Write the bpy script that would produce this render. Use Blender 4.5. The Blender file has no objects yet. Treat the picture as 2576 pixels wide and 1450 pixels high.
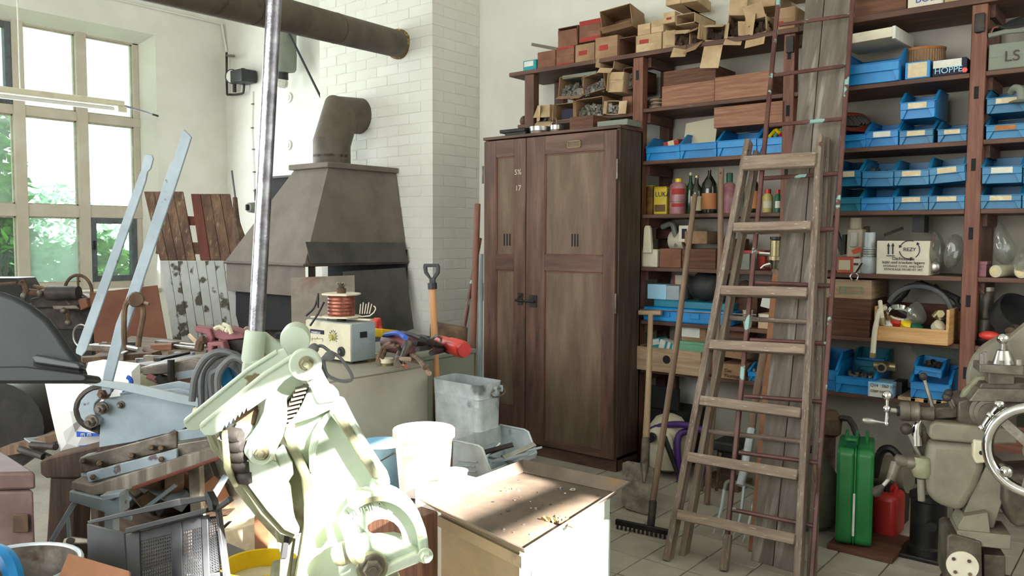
import bpy, bmesh, math, random
import numpy as np
from mathutils import Vector, Matrix, Euler
SC = bpy.context.scene
COL = SC.collection
PI = math.pi
V = Vector
# ---------------------------------------------------------------- camera
H = 1.45
FP = 2050.0
_yaw, _p, _r = math.radians(39.245), math.radians(3.548), math.radians(.249)
_cy, _sy = math.cos(_yaw), math.sin(_yaw)
CF = V((-_sy*math.cos(_p), _cy*math.cos(_p), -math.sin(_p)))
_rt = V((_cy, _sy, 0)); _up = _rt.cross(CF)
CR = math.cos(_r)*_rt + math.sin(_r)*_up
CU = -math.sin(_r)*_rt + math.cos(_r)*_up
CO = V((0, 0, H))
cam = bpy.data.cameras.new('camera'); camo = bpy.data.objects.new('camera', cam); COL.objects.link(camo)
cam.sensor_width = 36; cam.lens = FP/2576*36; cam.clip_start = .05; cam.clip_end = 200
mm = Matrix((CR, CU, -CF)).transposed().to_4x4(); mm.translation = CO
camo.matrix_world = mm
SC.camera = camo
# ---------------------------------------------------------------- light
vs = SC.view_settings
vs.view_transform = 'Standard'; vs.look = 'None'; vs.gamma = 1; vs.exposure = 0.12; vs.use_curve_mapping = False
W = bpy.data.worlds.new('world'); SC.world = W; W.use_nodes = True
bg = W.node_tree.nodes['Background']; bg.inputs[0].default_value = (.86, .93, 1, 1); bg.inputs[1].default_value = 2.6
sun = bpy.data.lights.new('sun', 'SUN'); suno = bpy.data.objects.new('sun', sun); COL.objects.link(suno)
SD = V((.85, -.12, .51)).normalized()
sun.energy = 80; sun.angle = math.radians(.8); sun.color = (1, .97, .9)
suno.rotation_euler = SD.to_track_quat('Z', 'Y').to_euler(); suno.location = (6, 0, 6)
def area(name, loc, d, sx, sy, e, col=(1, 1, 1)):
    l = bpy.data.lights.new(name, 'AREA'); l.shape = 'RECTANGLE'; l.size = sx; l.size_y = sy; l.energy = e; l.color = col
    o = bpy.data.objects.new(name, l); COL.objects.link(o); o.location = loc
    o.rotation_euler = (-V(d)).to_track_quat('Z', 'Y').to_euler()
area('fill_rear_window', (-2.6, -2.05, 2.3), (0, 1, -.08), 5.0, 2.2, 150, (1, .985, .94))  # added fill lamp standing in for daylight at the unseen rear window
area('fill_right_window', (1.9, 3.0, 2.5), (-1, 0, -.1), 2.6, 2.0, 32, (1, .98, .94))  # added fill lamp in front of the covered, unseen right window
area('daylight_left_window', (-7.98, 2.6, 2.2), (1, 0, -.1), 3.4, 2.2, 130, (.92, .97, 1))
# ---------------------------------------------------------------- pixel -> world points on real planes
def ray(x, y): return CF + CR*((x-1288)/FP) + CU*((725-y)/FP)
def onX(x, y, v): d = ray(x, y); return CO + d*(v/d.x)
def onY(x, y, v): d = ray(x, y); return CO + d*(v/d.y)
def onZ(x, y, v): d = ray(x, y); return CO + d*((v-H)/d.z)
def at(x, y, dep): return CO + ray(x, y)*dep
def fit(a, b, c, d, Y):
    m = (b+d)/2; n = (a+c)/2
    return onY(a, m, Y).x, onY(c, m, Y).x, onY(n, d, Y).z, onY(n, b, Y).z
# ---------------------------------------------------------------- materials
def rgb(h):
    if isinstance(h, str):
        v = [int(h[i:i+2], 16)/255 for i in (0, 2, 4)]
        return tuple(c/12.92 if c <= .04045 else ((c+.055)/1.055)**2.4 for c in v) + (1,)
    return tuple(h) + (1,)
MATS = {}
def mat(name, c1, c2=None, c3=None, rough=.6, metal=0., scale=8, st=None, bump=.15, bscale=60, spots=None, dust=None, trans=None, emit=None, spec=.5):
    """procedural material. st = stretch of UV (u along the length) for wood grain"""
    m = bpy.data.materials.new(name); m.use_nodes = True; MATS[name] = m
    nt = m.node_tree; N = nt.nodes; L = nt.links
    b = N['Principled BSDF']
    b.inputs['Roughness'].default_value = rough; b.inputs['Metallic'].default_value = metal
    b.inputs['Specular IOR Level'].default_value = spec
    tc = N.new('ShaderNodeTexCoord'); mp = N.new('ShaderNodeMapping')
    if st:
        L.new(tc.outputs['UV'], mp.inputs[0]); mp.inputs['Scale'].default_value = (st[0], st[1], 1)
    else:
        L.new(tc.outputs['Object'], mp.inputs[0])
    oi = N.new('ShaderNodeObjectInfo'); mu = N.new('ShaderNodeMath'); mu.operation = 'MULTIPLY'; mu.inputs[1].default_value = 37.
    L.new(oi.outputs['Random'], mu.inputs[0]); cmb = N.new('ShaderNodeCombineXYZ')
    for i in range(3): L.new(mu.outputs[0], cmb.inputs[i])
    L.new(cmb.outputs[0], mp.inputs['Location'])
    nz = N.new('ShaderNodeTexNoise'); nz.inputs['Scale'].default_value = scale; nz.inputs['Detail'].default_value = 7; nz.inputs['Roughness'].default_value = .62
    L.new(mp.outputs[0], nz.inputs['Vector'])
    rp = N.new('ShaderNodeValToRGB'); L.new(nz.outputs['Fac'], rp.inputs[0])
    c2 = c2 or c1; c3 = c3 or c2
    e = rp.color_ramp.elements; e[0].position = .36; e[0].color = rgb(c1); e[1].position = .64; e[1].color = rgb(c3)
    k = e.new(.5); k.color = rgb(c2)
    out = rp.outputs[0]
    def mix(fac, colr, src):
        mx = N.new('ShaderNodeMix'); mx.data_type = 'RGBA'
        L.new(fac, mx.inputs['Factor']); L.new(src, mx.inputs[6]); mx.inputs[7].default_value = rgb(colr)
        return mx.outputs[2]
    if spots:
        sc, th, colr = spots[:3]
        n2 = N.new('ShaderNodeTexNoise'); n2.inputs['Scale'].default_value = sc; n2.inputs['Detail'].default_value = 5; L.new(mp.outputs[0], n2.inputs['Vector'])
        r2 = N.new('ShaderNodeValToRGB'); L.new(n2.outputs['Fac'], r2.inputs[0]); r2.color_ramp.elements[0].position = th; r2.color_ramp.elements[1].position = min(1, th+(spots[3] if len(spots) > 3 else .04))
        out = mix(r2.outputs[0], colr, out)
    if dust:
        ge = N.new('ShaderNodeNewGeometry'); sp = N.new('ShaderNodeSeparateXYZ'); L.new(ge.outputs['Normal'], sp.inputs[0])
        mr = N.new('ShaderNodeMapRange'); mr.inputs[1].default_value = .3; mr.inputs[2].default_value = 1.; mr.inputs[3].default_value = 0; mr.inputs[4].default_value = dust[1]
        L.new(sp.outputs[2], mr.inputs[0]); out = mix(mr.outputs[0], dust[0], out)
    L.new(out, b.inputs['Base Color'])
    if bump:
        n3 = N.new('ShaderNodeTexNoise'); n3.inputs['Scale'].default_value = bscale; n3.inputs['Detail'].default_value = 4; L.new(mp.outputs[0], n3.inputs['Vector'])
        bp = N.new('ShaderNodeBump'); bp.inputs['Strength'].default_value = bump; bp.inputs['Distance'].default_value = .004
        L.new(n3.outputs['Fac'], bp.inputs['Height']); L.new(bp.outputs[0], b.inputs['Normal'])
    if trans:
        b.inputs['Transmission Weight'].default_value = trans
    if emit:
        b.inputs['Emission Color'].default_value = rgb(c1); b.inputs['Emission Strength'].default_value = emit
    return m
def glassmat(name, milk, col='d8e6e4', fres=.08):
    m = bpy.data.materials.new(name); m.use_nodes = True; nt = m.node_tree; N = nt.nodes; L = nt.links
    N.remove(N['Principled BSDF']); o = N['Material Output']
    t = N.new('ShaderNodeBsdfTransparent'); t.inputs[0].default_value = (.93, .97, .96, 1)
    d = N.new('ShaderNodeBsdfTranslucent'); d.inputs[0].default_value = rgb(col)
    d2 = N.new('ShaderNodeBsdfDiffuse'); d2.inputs[0].default_value = rgb(col)
    ad = N.new('ShaderNodeMixShader'); ad.inputs[0].default_value = .35; L.new(d.outputs[0], ad.inputs[1]); L.new(d2.outputs[0], ad.inputs[2])
    tc = N.new('ShaderNodeTexCoord'); nz = N.new('ShaderNodeTexNoise'); nz.inputs['Scale'].default_value = 3; nz.inputs['Detail'].default_value = 5
    L.new(tc.outputs['Object'], nz.inputs['Vector'])
    r = N.new('ShaderNodeMapRange'); r.inputs[1].default_value = .35; r.inputs[2].default_value = .65; r.inputs[3].default_value = milk*.6; r.inputs[4].default_value = milk*1.25
    L.new(nz.outputs['Fac'], r.inputs[0])
    mx = N.new('ShaderNodeMixShader'); L.new(r.outputs[0], mx.inputs[0]); L.new(t.outputs[0], mx.inputs[1]); L.new(ad.outputs[0], mx.inputs[2])
    g = N.new('ShaderNodeBsdfGlossy'); g.inputs['Roughness'].default_value = .12
    m2 = N.new('ShaderNodeMixShader'); m2.inputs[0].default_value = fres; L.new(mx.outputs[0], m2.inputs[1]); L.new(g.outputs[0], m2.inputs[2])
    L.new(m2.outputs[0], o.inputs[0]); MATS[name] = m
    return m
mat('whitewash', 'd6d5cb', 'dbdad1', 'e0dfd7', rough=.9, scale=2.5, bump=.5, bscale=22)
mat('whitewash_shade', 'a39d90', 'b0aa9d', 'bab4a8', rough=.9, scale=2, bump=.5, bscale=22, spots=(3, .62, '9a9083', .2))  # greyer whitewash, light falloff behind the shelves put into the colour
mat('whitewash_brick', 'd8d7ce', 'dcdbd3', 'e0dfd8', rough=.9, scale=3, bump=.5, bscale=40)
mat('mortar_paint', 'd0cfc6', 'd5d4cc', 'dad9d1', rough=.95, scale=6)
mat('sill', 'b9b2a2', 'a8a090', 'c6c0b2', rough=.8, scale=9, bump=.3)
mat('window_paint', 'b7ae9e', 'bdb4a5', 'c4bcae', rough=.7, scale=4, bump=.2)
mat('casement_metal', '4b5157', '5a6065', '434648', rough=.6)
mat('concrete', '989288', 'a59e93', 'b0a99d', rough=.85, scale=4, bump=.4, spots=(9, .66, '8a8175', .1))
mat('tile', 'a19a8e', 'aca598', 'b4ada1', rough=.8, scale=5, bump=.3, spots=(14, .68, '948b7f', .1))
mat('joint', '6d675e', rough=.9)
mat('ceiling_paint', 'd2d2c6', rough=.9)
mat('duct', '4c443a', '5a5045', '655a4d', rough=.62, scale=5, bump=.1, spots=(7, .66, '3a342d', .1))
mat('rust_foam', 'b8a25c', '6b5432', rough=.9, scale=40)
mat('hood_metal', '6a6058', '736960', '7d7268', rough=.75, scale=4, bump=.12, bscale=120, dust=('8a7f72', .3))
mat('sheet_dark', '4a4947', '565452', '615d59', rough=.55, metal=.2, scale=5, bump=.1, dust=('6d665e', .4))
mat('sheet_plate', '7f766d', '8c827a', '756a60', rough=.6, metal=.2, scale=4, spots=(5, .62, '7c5b4a', .15))
mat('soot_hole_black', '15151a', '1e1e20', rough=.9)  # near-black of the forge soot, also paints the dark inside slots and holes
mat('shelf_wood', '4a3127', '5b3e31', '6b4b3c', rough=.65, scale=3, st=(1.2, 10), bump=.3, bscale=6, spots=(5, .66, '7b6050', .1))
mat('post_wood', '60382a', '704433', '815442', rough=.6, scale=3, st=(1.2, 14), bump=.3, bscale=6, spots=(6, .68, '3a1d15', .1))
mat('locker_wood', '4e362c', '604539', '725548', rough=.6, scale=2, st=(1., 7), bump=.25, bscale=8, spots=(3.5, .6, '2c1d18', .2))
mat('locker_panel', '635040', '705c4c', '7d6958', rough=.7, scale=2, st=(1., 6), bump=.3, bscale=8, spots=(4, .62, '6e5a46', .2))
mat('locker_side', '3c2f27', '4b3c31', '5a4a3d', rough=.7, scale=3, st=(1, 12))
mat('crate_wood', '7d5340', '8b5f49', '9a7058', rough=.75, scale=3, st=(1.5, 22), bump=.3, bscale=6)
mat('crate_dark', '4d3022', '5c3a29', '6d4733', rough=.75, scale=3, st=(1.5, 20), bump=.3, bscale=6)
mat('pine', 'b98a55', 'c99a62', 'd4aa78', rough=.6, scale=3, st=(1.5, 22), bump=.15, bscale=6)
mat('pale_wood', '9a8064', 'ab9174', 'b89f84', rough=.75, scale=3, st=(1.3, 20), bump=.3, bscale=6)
mat('ladder_wood', '67584e', '7c6c61', '918275', rough=.8, scale=3, st=(1.5, 16), bump=.5, bscale=9, spots=(16, .64, 'b9b3a2', .03))
mat('ladder_rung', '79685a', '8a796a', '9b8b7b', rough=.8, scale=3, st=(1.5, 16), bump=.5, bscale=9, spots=(13, .66, 'c5c0b0', .03))
mat('ladder_painted', '4b2b28', '5e3934', '6c4742', rough=.5, scale=6, bump=.1, spots=(9, .62, '8fb7b0', .02))
mat('board_grey', '665c53', '72685f', '7e746b', rough=.85, scale=3, st=(1., 9), bump=.4, bscale=8, spots=(2.2, .56, '9a948a', .12))
mat('board_brown', '4a3429', '5f4535', '7a5e49', rough=.8, scale=2, st=(2., 5), bump=.3, bscale=8, spots=(6, .6, '8a765f', .12))
mat('board_red', '55291e', '602f23', '6b382b', rough=.8, scale=2, st=(2., 6), bump=.3, bscale=8)
mat('board_white', 'a6a8a5', 'adafac', 'b4b6b2', rough=.8, scale=6, bump=.2, spots=(7, .55, '4a453a', .05))
mat('hardboard', '5c3525', '68402d', '714a36', rough=.8, scale=3)
mat('handle_wood', '715a49', '806855', '8e7662', rough=.65, scale=3, st=(1.5, 14), bump=.2, bscale=9)
mat('handle_new', 'b98455', 'c79264', rough=.5, scale=3, st=(1.5, 14))
mat('bench_wood', '54402f', '67513e', '7b6650', rough=.85, scale=3, st=(1.2, 14), bump=.5, bscale=9, dust=('83776a', .5))
mat('dark_beam', '33261d', '43332a', '544236', rough=.8, scale=3, st=(1.2, 12), bump=.4, bscale=8, dust=('6f5c48', .5))
mat('steel', '9c9a96', 'b4b2ae', 'c4c2be', rough=.3, metal=.9, scale=10, bump=.1)
mat('chrome', 'd6d6d8', 'e6e6e6', rough=.12, metal=1, scale=4, bump=0)
mat('pole_steel', '77757c', '93919a', 'aeb0b8', rough=.28, metal=.9, scale=20, bump=.15, bscale=200)
mat('steel_dirty', '5c564f', '726b62', '8a8278', rough=.5, metal=.6, scale=12, bump=.3, spots=(14, .62, '54402f', .1))
mat('iron_dark', '2a2725', '3a3532', '4a433e', rough=.6, metal=.4, scale=12, bump=.3)
mat('iron_black', '121212', '1c1b1b', '2a2826', rough=.45, metal=.2, scale=10, bump=.2)
mat('rusty', '4a3a2e', '5f4a3a', '75604c', rough=.8, metal=.2, scale=14, bump=.4)
mat('galv', 'aab5b9', 'b9c3c7', 'c8d1d4', rough=.45, metal=.2, scale=14, bump=.15, spots=(5, .67, '6b7072', .05))
mat('shear_blue', '7f8d96', '8d9ba4', '98a6ae', rough=.5, scale=5, bump=.2, spots=(15, .67, '5a5452', .03), dust=('9a968c', .3))
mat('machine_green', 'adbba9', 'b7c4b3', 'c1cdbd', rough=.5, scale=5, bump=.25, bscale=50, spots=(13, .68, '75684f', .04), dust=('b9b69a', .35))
mat('machine_green_dirt_shade', '77755a', '85856a', '989a80', rough=.6, scale=8, bump=.4, spots=(8, .58, '6d5f45', .1))  # dirty olive green, also paints the shaded rib and rim sides
mat('lathe_grey', '6f6c5e', '807d6d', '8e8b7b', rough=.55, scale=4, bump=.3, spots=(8, .62, '5c4c38', .12), dust=('6d5b47', .5))
mat('lathe_iron', '4e463d', '625a50', '777067', rough=.5, metal=.5, scale=9, bump=.3, spots=(7, .6, '4a3a2c', .1))
mat('blue_bin', '12648e', '14709e', '177bad', rough=.42, scale=5, bump=.03)
mat('blue_bright', '0f74b4', '127fc2', '168ace', rough=.42, scale=5, bump=.03)
mat('blue_teal', '146a86', '187892', '1c849e', rough=.42, scale=5, bump=.03)
mat('label_card', 'd9c9a8', 'cdbb98', 'e2d6bb', rough=.8, scale=20)
mat('label_white', 'dfe0d8', 'd2d2c8', rough=.8, scale=20)
mat('label_orange', 'b87a4a', 'a86c3e', rough=.8, scale=20)
mat('carton', '87684c', '977759', 'a58668', rough=.85, scale=6, bump=.2, spots=(12, .66, '6b4d36', .1))
mat('carton_brown', '6b4633', '7b5340', '8a614b', rough=.85, scale=6, bump=.2)
mat('carton_light', 'a98e6c', 'b89d7a', 'c6ad8b', rough=.85, scale=6, bump=.2, spots=(14, .68, '8f7455', .1))
mat('carton_white', 'cfc6b0', 'd8d0bc', 'dfd8c8', rough=.85, scale=6, bump=.1, spots=(10, .68, 'b9a98a', .1))
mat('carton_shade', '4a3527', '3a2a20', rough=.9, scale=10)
mat('red_print', 'a83a34', '9a302c', rough=.8)
mat('bolts', '5a5550', '7b7771', '9b9790', rough=.5, metal=.5, scale=60, bump=.5)
mat('teal_print', '1d7f8c', '24909c', rough=.7)
mat('ink', '26243a', rough=.8); mat('ink_brown', '4f4038', rough=.8); mat('ink_white', 'dfe6e8', rough=.7)
mat('black_plastic', '17191b', '202326', '2a2e31', rough=.45, scale=5, bump=.05)
mat('black_disc', '15171a', '1b1e21', '232629', spec=.3, rough=.5, scale=3, bump=.12, bscale=120, spots=(6, .66, '6a6862', .2))
mat('rubber', '1d1e20', '28292a', rough=.6, scale=8); mat('cable_grey', '4b4d50', '5a5c5e', rough=.6, scale=8)
mat('red_plastic', 'a02420', 'b42d28', rough=.4, scale=6); mat('red_bright', 'd23a34', 'e04740', rough=.4)
mat('yellow_plastic', 'd9b400', 'e6c211', 'f0cc20', rough=.4); mat('purple', '3c1f5e', '4a2874', rough=.45)
mat('green_can', '1d6a34', '23783c', '2a8545', rough=.35, scale=4, bump=.1, spots=(9, .7, '4b9a61', .05))
mat('dark_green', '14503a', '1a6044', rough=.4); mat('mint', '5f9a78', '6ba584', rough=.5)
mat('white_plastic', 'dcdcd8', 'e4e4e0', rough=.4); mat('sky_bucket', '8fc0dc', '9fcbe4', rough=.35)
mat('cream', 'cfc9ae', 'd6d0b8', 'c4bea4', rough=.5, scale=5, spots=(12, .68, '8f8264', .05)); mat('psu_blue', '8b989e', '97a4aa', rough=.5, scale=5, dust=('a39b8c', .5))
mat('grey_box', 'a09e90', 'acaa9c', 'b6b4a6', rough=.6, scale=3, bump=.1, spots=(9, .68, '84806a', .1), dust=('807c6e', .5))
mat('green_grey', '6e7468', '7a8074', rough=.6, scale=4, dust=('8a857a', .5))
mat('copper', '7e4a3e', '94594b', 'a86a5a', rough=.35, metal=.7, scale=30, bump=.2)
mat('tray_top', '50443b', '62554a', '75685b', rough=.38, metal=.1, scale=4, bump=.2, spots=(4, .6, '7d5a33', .12))
mat('tray_cab', '6b5a46', '7a6852', '89785f', rough=.65, scale=3, bump=.2, spots=(6, .62, '5a4a36', .1))
mat('tray_side', 'a9b1aa', 'b6beb6', 'c0c8c0', rough=.55, scale=4, bump=.1)
mat('chest', '503c3a', '634c49', '75605c', rough=.6, metal=.1, scale=4, bump=.2, spots=(5, .62, '8a7a76', .15))
mat('basket', '2c2d30', '37383b', '434447', rough=.55, scale=4, bump=.1, dust=('7d7a74', .5))
mat('bag_paper', 'd9dad6', 'e2e2de', 'cfd0cd', rough=.6, scale=4, bump=.5, bscale=6); mat('bag_blue', '1c4fb0', rough=.6)
mat('mauve', '7c4a50', '8c565c', '996468', rough=.55, scale=5, bump=.15)
mat('leaf', '2f7a1c', '4f9c2a', '7cc03c', rough=.5, scale=2, bump=0); mat('leaf_haze', '7fa08c', '96b5a2', 'b0ccba', rough=.7, scale=1, bump=0)  # far leaves are pale and bluish, distance haze painted into the colour
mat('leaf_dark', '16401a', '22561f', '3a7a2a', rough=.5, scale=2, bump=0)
mat('bark', '4a4336', rough=.9); mat('grass', '3f6f2c', '5a8a3a', rough=.9, scale=3)
mat('bottle_dark', '16190f', '22261a', rough=.12, spec=.8, bump=0); mat('bottle_green', '15301c', '1f4428', rough=.12, bump=0)
mat('bottle_pink', '8a4a58', '9c6a70', 'a8898a', rough=.4); mat('tin_yellow', 'b8a020', 'c4ac2a', rough=.4, spots=(8, .66, '7a6420', .1)); mat('tin_rust', '6b4a20', '5a3c1c', '856022', rough=.5, scale=10)
mat('paper_orange', 'a0643a', 'ac7044', rough=.8); mat('paper_cream', 'c6bfa6', rough=.8); mat('bottle_yellow', 'a89c58', 'b0a464', rough=.4)
mat('brass', '8c7f5e', '9a8d6a', rough=.35, metal=.7); mat('bulb_glass', 'd0d0c4', rough=.1, trans=.6)
mat('orange_hat', 'a8452c', 'b85034', rough=.4); mat('brown_board', '8a5c3e', '96684a', '7c5238', rough=.75, scale=4)
glassmat('poly_bag', .45, 'c4c4bc', .14); glassmat('glass_clear', .05); glassmat('glass_mist', .5, 'cfe4dc'); glassmat('glass_haze', .17, 'dcebe6')
# ---------------------------------------------------------------- mesh builder
def catmull(pts, k=6, closed=False):
    pts = [V(p) for p in pts]; n = len(pts); out = []
    rng = range(n if closed else n-1)
    for i in rng:
        p1 = pts[i]; p2 = pts[(i+1) % n]
        p0 = pts[i-1] if (i > 0 or closed) else p1*2-p2
        p3 = pts[(i+2) % n] if (i+2 < n or closed) else p2*2-p1
        for j in range(k):
            t = j/k; out.append(.5*((2*p1)+(p2-p0)*t+(2*p0-5*p1+4*p2-p3)*t*t+(3*p1-p0-3*p2+p3)*t**3))
    if not closed: out.append(pts[-1])
    return out
def frame(a, b, up=V((0, 0, 1))):
    x = (V(b)-V(a)).normalized(); up = V(up)
    if abs(x.dot(up)) > .98: up = V((0, 1, 0)) if abs(x.y) < .9 else V((1, 0, 0))
    y = up.cross(x).normalized(); z = x.cross(y)
    m = Matrix((x, y, z)).transposed().to_4x4(); m.translation = V(a); return m
def TR(x=0, y=0, z=0, rx=0, ry=0, rz=0, s=1):
    m = Euler((rx, ry, rz)).to_matrix().to_4x4(); m.translation = (x, y, z)
    return m @ Matrix.Scale(s, 4) if s != 1 else m
class G:
    def __init__(s): s.v = []; s.f = []; s.u = []
    def add(s, vs, fs, uv, m=None):
        n = len(s.v)
        for p in vs: s.v.append(m @ V(p) if m else V(p))
        for f in fs: s.f.append([n+i for i in f]); s.u.append([uv[i] for i in f])
        return s
    def box(s, x0, x1, y0, y1, z0, z1, m=None, tap=0):
        if x0 > x1: x0, x1 = x1, x0
        if y0 > y1: y0, y1 = y1, y0
        if z0 > z1: z0, z1 = z1, z0
        vs = [(x0, y0, z0), (x1, y0, z0), (x1, y1, z0), (x0, y1, z0), (x0+tap, y0+tap, z1), (x1-tap, y0+tap, z1), (x1-tap, y1-tap, z1), (x0+tap, y1-tap, z1)]
        d = (x1-x0, y1-y0, z1-z0); k = d.index(max(d)); o = [i for i in range(3) if i != k]
        uv = [(p[k], p[o[0]]+p[o[1]]) for p in vs]
        return s.add(vs, [(0, 3, 2, 1), (4, 5, 6, 7), (0, 1, 5, 4), (1, 2, 6, 5), (2, 3, 7, 6), (3, 0, 4, 7)], uv, m)
    def beam(s, a, b, w, h, up=(0, 0, 1), w2=None, h2=None):
        m = frame(a, b, up); L = (V(b)-V(a)).length; w2 = w2 or w; h2 = h2 or h
        vs = [(0, -w/2, -h/2), (L, -w2/2, -h2/2), (L, w2/2, -h2/2), (0, w/2, -h/2), (0, -w/2, h/2), (L, -w2/2, h2/2), (L, w2/2, h2/2), (0, w/2, h/2)]
        uv = [(p[0], p[1]+p[2]) for p in vs]
        return s.add(vs, [(0, 3, 2, 1), (4, 5, 6, 7), (0, 1, 5, 4), (1, 2, 6, 5), (2, 3, 7, 6), (3, 0, 4, 7)], uv, m)
    def lathe(s, pr, n=24, m=None, arc=2*PI, sx=1, sy=1):
        vs = []; uv = []; fs = []; full = abs(arc-2*PI) < 1e-6; c = n if full else n+1
        for r, z in pr:
            for i in range(c):
                a = arc*i/n; vs.append((r*math.cos(a)*sx, r*math.sin(a)*sy, z)); uv.append((z, r*a))
        for j in range(len(pr)-1):
            for i in range(n):
                i2 = (i+1) % c
                fs.append((j*c+i, j*c+i2, (j+1)*c+i2, (j+1)*c+i))
        if full:
            if pr[0][0] > 1e-5: fs.append(tuple(range(n))[::-1])
            if pr[-1][0] > 1e-5: fs.append(tuple((len(pr)-1)*c+i for i in range(n)))
        return s.add(vs, fs, uv, m)
    def cyl(s, a, b, r, r2=None, n=16):
        L = (V(b)-V(a)).length; r2 = r if r2 is None else r2
        m = frame(a, b) @ Matrix(((0, 0, 1, 0), (1, 0, 0, 0), (0, 1, 0, 0), (0, 0, 0, 1)))
        return s.lathe([(r, 0), (r2, L)], n, m)
    def axl(s, a, b, pr, n=20):
        """lathe along a->b, profile (radius, fraction of length)"""
        L = (V(b)-V(a)).length
        m = frame(a, b) @ Matrix(((0, 0, 1, 0), (1, 0, 0, 0), (0, 1, 0, 0), (0, 0, 0, 1)))
        return s.lathe([(r, t*L) for r, t in pr], n, m)
    def ball(s, c, r, n=14, sc=(1, 1, 1)):
        k = n//2; pr = [(max(1e-6, r*math.sin(PI*i/k)), -r*math.cos(PI*i/k)) for i in range(k+1)]
        m = Matrix.Translation(V(c)) @ Matrix.Diagonal((sc[0], sc[1], sc[2], 1))
        return s.lathe(pr, n, m)
    def tube(s, pts, r, n=8, k=0, closed=False):
        if k:
            n0 = len(pts); pts = catmull(pts, k, closed)
            if isinstance(r, (list, tuple)): r = [float(q) for q in np.interp(np.linspace(0, n0-1, len(pts)), range(n0), r)]
        pts = [V(p) for p in pts]; N = len(pts); vs = []; uv = []; fs = []; d = 0; pz = None
        for i, p in enumerate(pts):
            a = pts[i-1] if (i > 0 or closed) else p; b = pts[(i+1) % N] if (i < N-1 or closed) else p
            t = (b-a).normalized()
            if pz is None:
                pz = V((0, 0, 1)) if abs(t.z) < .9 else V((1, 0, 0))
            x = pz.cross(t); x = x.normalized() if x.length > 1e-6 else V((1, 0, 0)); pz = t.cross(x)
            rr = r[i] if isinstance(r, (list, tuple)) else r
            if i: d += (p-pts[i-1]).length
            for j in range(n):
                a2 = 2*PI*j/n; vs.append(p+x*math.cos(a2)*rr+pz*math.sin(a2)*rr); uv.append((d, rr*a2))
        for i in range(N if closed else N-1):
            for j in range(n):
                fs.append((i*n+j, i*n+(j+1) % n, ((i+1) % N)*n+(j+1) % n, ((i+1) % N)*n+j))
        if not closed:
            fs.append(tuple(range(n))[::-1]); fs.append(tuple((N-1)*n+j for j in range(n)))
        return s.add(vs, fs, uv)
    def prism(s, poly, z0, z1, m=None):
        n = len(poly); vs = [(x, y, z0) for x, y in poly]+[(x, y, z1) for x, y in poly]
        fs = [tuple(range(n))[::-1], tuple(range(n, 2*n))]+[(i, (i+1) % n, n+(i+1) % n, n+i) for i in range(n)]
        return s.add(vs, fs, [(p[0], p[1]+p[2]) for p in vs], m)
    def ring(s, outer, inner, z0, z1, m=None):
        n = len(outer); vs = [(x, y, z0) for x, y in outer]+[(x, y, z0) for x, y in inner]+[(x, y, z1) for x, y in outer]+[(x, y, z1) for x, y in inner]; fs = []
        for i in range(n):
            j = (i+1) % n
            fs += [(i, n+i, n+j, j), (2*n+i, 2*n+j, 3*n+j, 3*n+i), (i, j, 2*n+j, 2*n+i), (n+i, 3*n+i, 3*n+j, n+j)]
        return s.add(vs, fs, [(p[0], p[1]+p[2]) for p in vs], m)
    def sheet(s, pts, th):
        """thick polygon through world points"""
        pts = [V(p) for p in pts]; nrm = (pts[1]-pts[0]).cross(pts[2]-pts[0]).normalized()*th; n = len(pts)
        ax = (pts[1]-pts[0]); bx = pts[-1]-pts[0]; U = ax.normalized() if ax.length > bx.length else bx.normalized(); W_ = nrm.normalized().cross(U)
        vs = pts+[p-nrm for p in pts]; uv = [((p-pts[0]).dot(U), (p-pts[0]).dot(W_)) for p in vs]
        return s.add(vs, [tuple(range(n)), tuple(range(n, 2*n))[::-1]]+[(i, n+i, n+(i+1) % n, (i+1) % n) for i in range(n)], uv)
    def build(s, name, m, parent=None, bevel=0, ang=38, seg=2, sub=0, smooth=True, **kw):
        me = bpy.data.meshes.new(name)
        if parent is not None: inv = INV[parent.name]; loc = V((0, 0, 0))
        else:
            xs = [p.x for p in s.v]; ys = [p.y for p in s.v]; loc = V(((min(xs)+max(xs))/2, (min(ys)+max(ys))/2, min(p.z for p in s.v)))
            inv = Matrix.Translation(-loc)
        me.from_pydata([inv @ p for p in s.v], [], s.f)
        ul = me.uv_layers.new(name='UVMap'); k = 0; flat = []
        for u in s.u:
            for q in u: flat += [q[0], q[1]]
        ul.data.foreach_set('uv', flat)
        me.update()
        bm = bmesh.new(); bm.from_mesh(me); bmesh.ops.recalc_face_normals(bm, faces=bm.faces); bm.to_mesh(me); bm.free()
        if smooth:
            me.shade_smooth(); me.set_sharp_from_angle(angle=math.radians(ang))
        me.materials.append(MATS[m])
        o = bpy.data.objects.new(name, me); COL.objects.link(o)
        if bevel:
            b = o.modifiers.new('bevel', 'BEVEL'); b.width = bevel; b.segments = seg; b.limit_method = 'ANGLE'; b.angle_limit = math.radians(40)
        if sub:
            b = o.modifiers.new('sub', 'SUBSURF'); b.levels = sub; b.render_levels = sub
        if parent is not None:
            o.parent = parent; INV[o.name] = inv
        else:
            o.location = loc; INV[o.name] = inv
        for a, b in kw.items(): o[a] = b
        return o
INV = {}
def tag(o, label, cat, group=None):
    o['label'] = label; o['category'] = cat
    if group: o['group'] = group
    return o
def thing(name, label, cat, loc, group=None, rz=0):
    o = bpy.data.objects.new(name, None); COL.objects.link(o); o.empty_display_size = .05
    o.location = loc; o.rotation_euler = (0, 0, rz)
    M = Matrix.Translation(V(loc)) @ Matrix.Rotation(rz, 4, 'Z'); INV[o.name] = M.inverted()
    return tag(o, label, cat, group)
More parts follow.
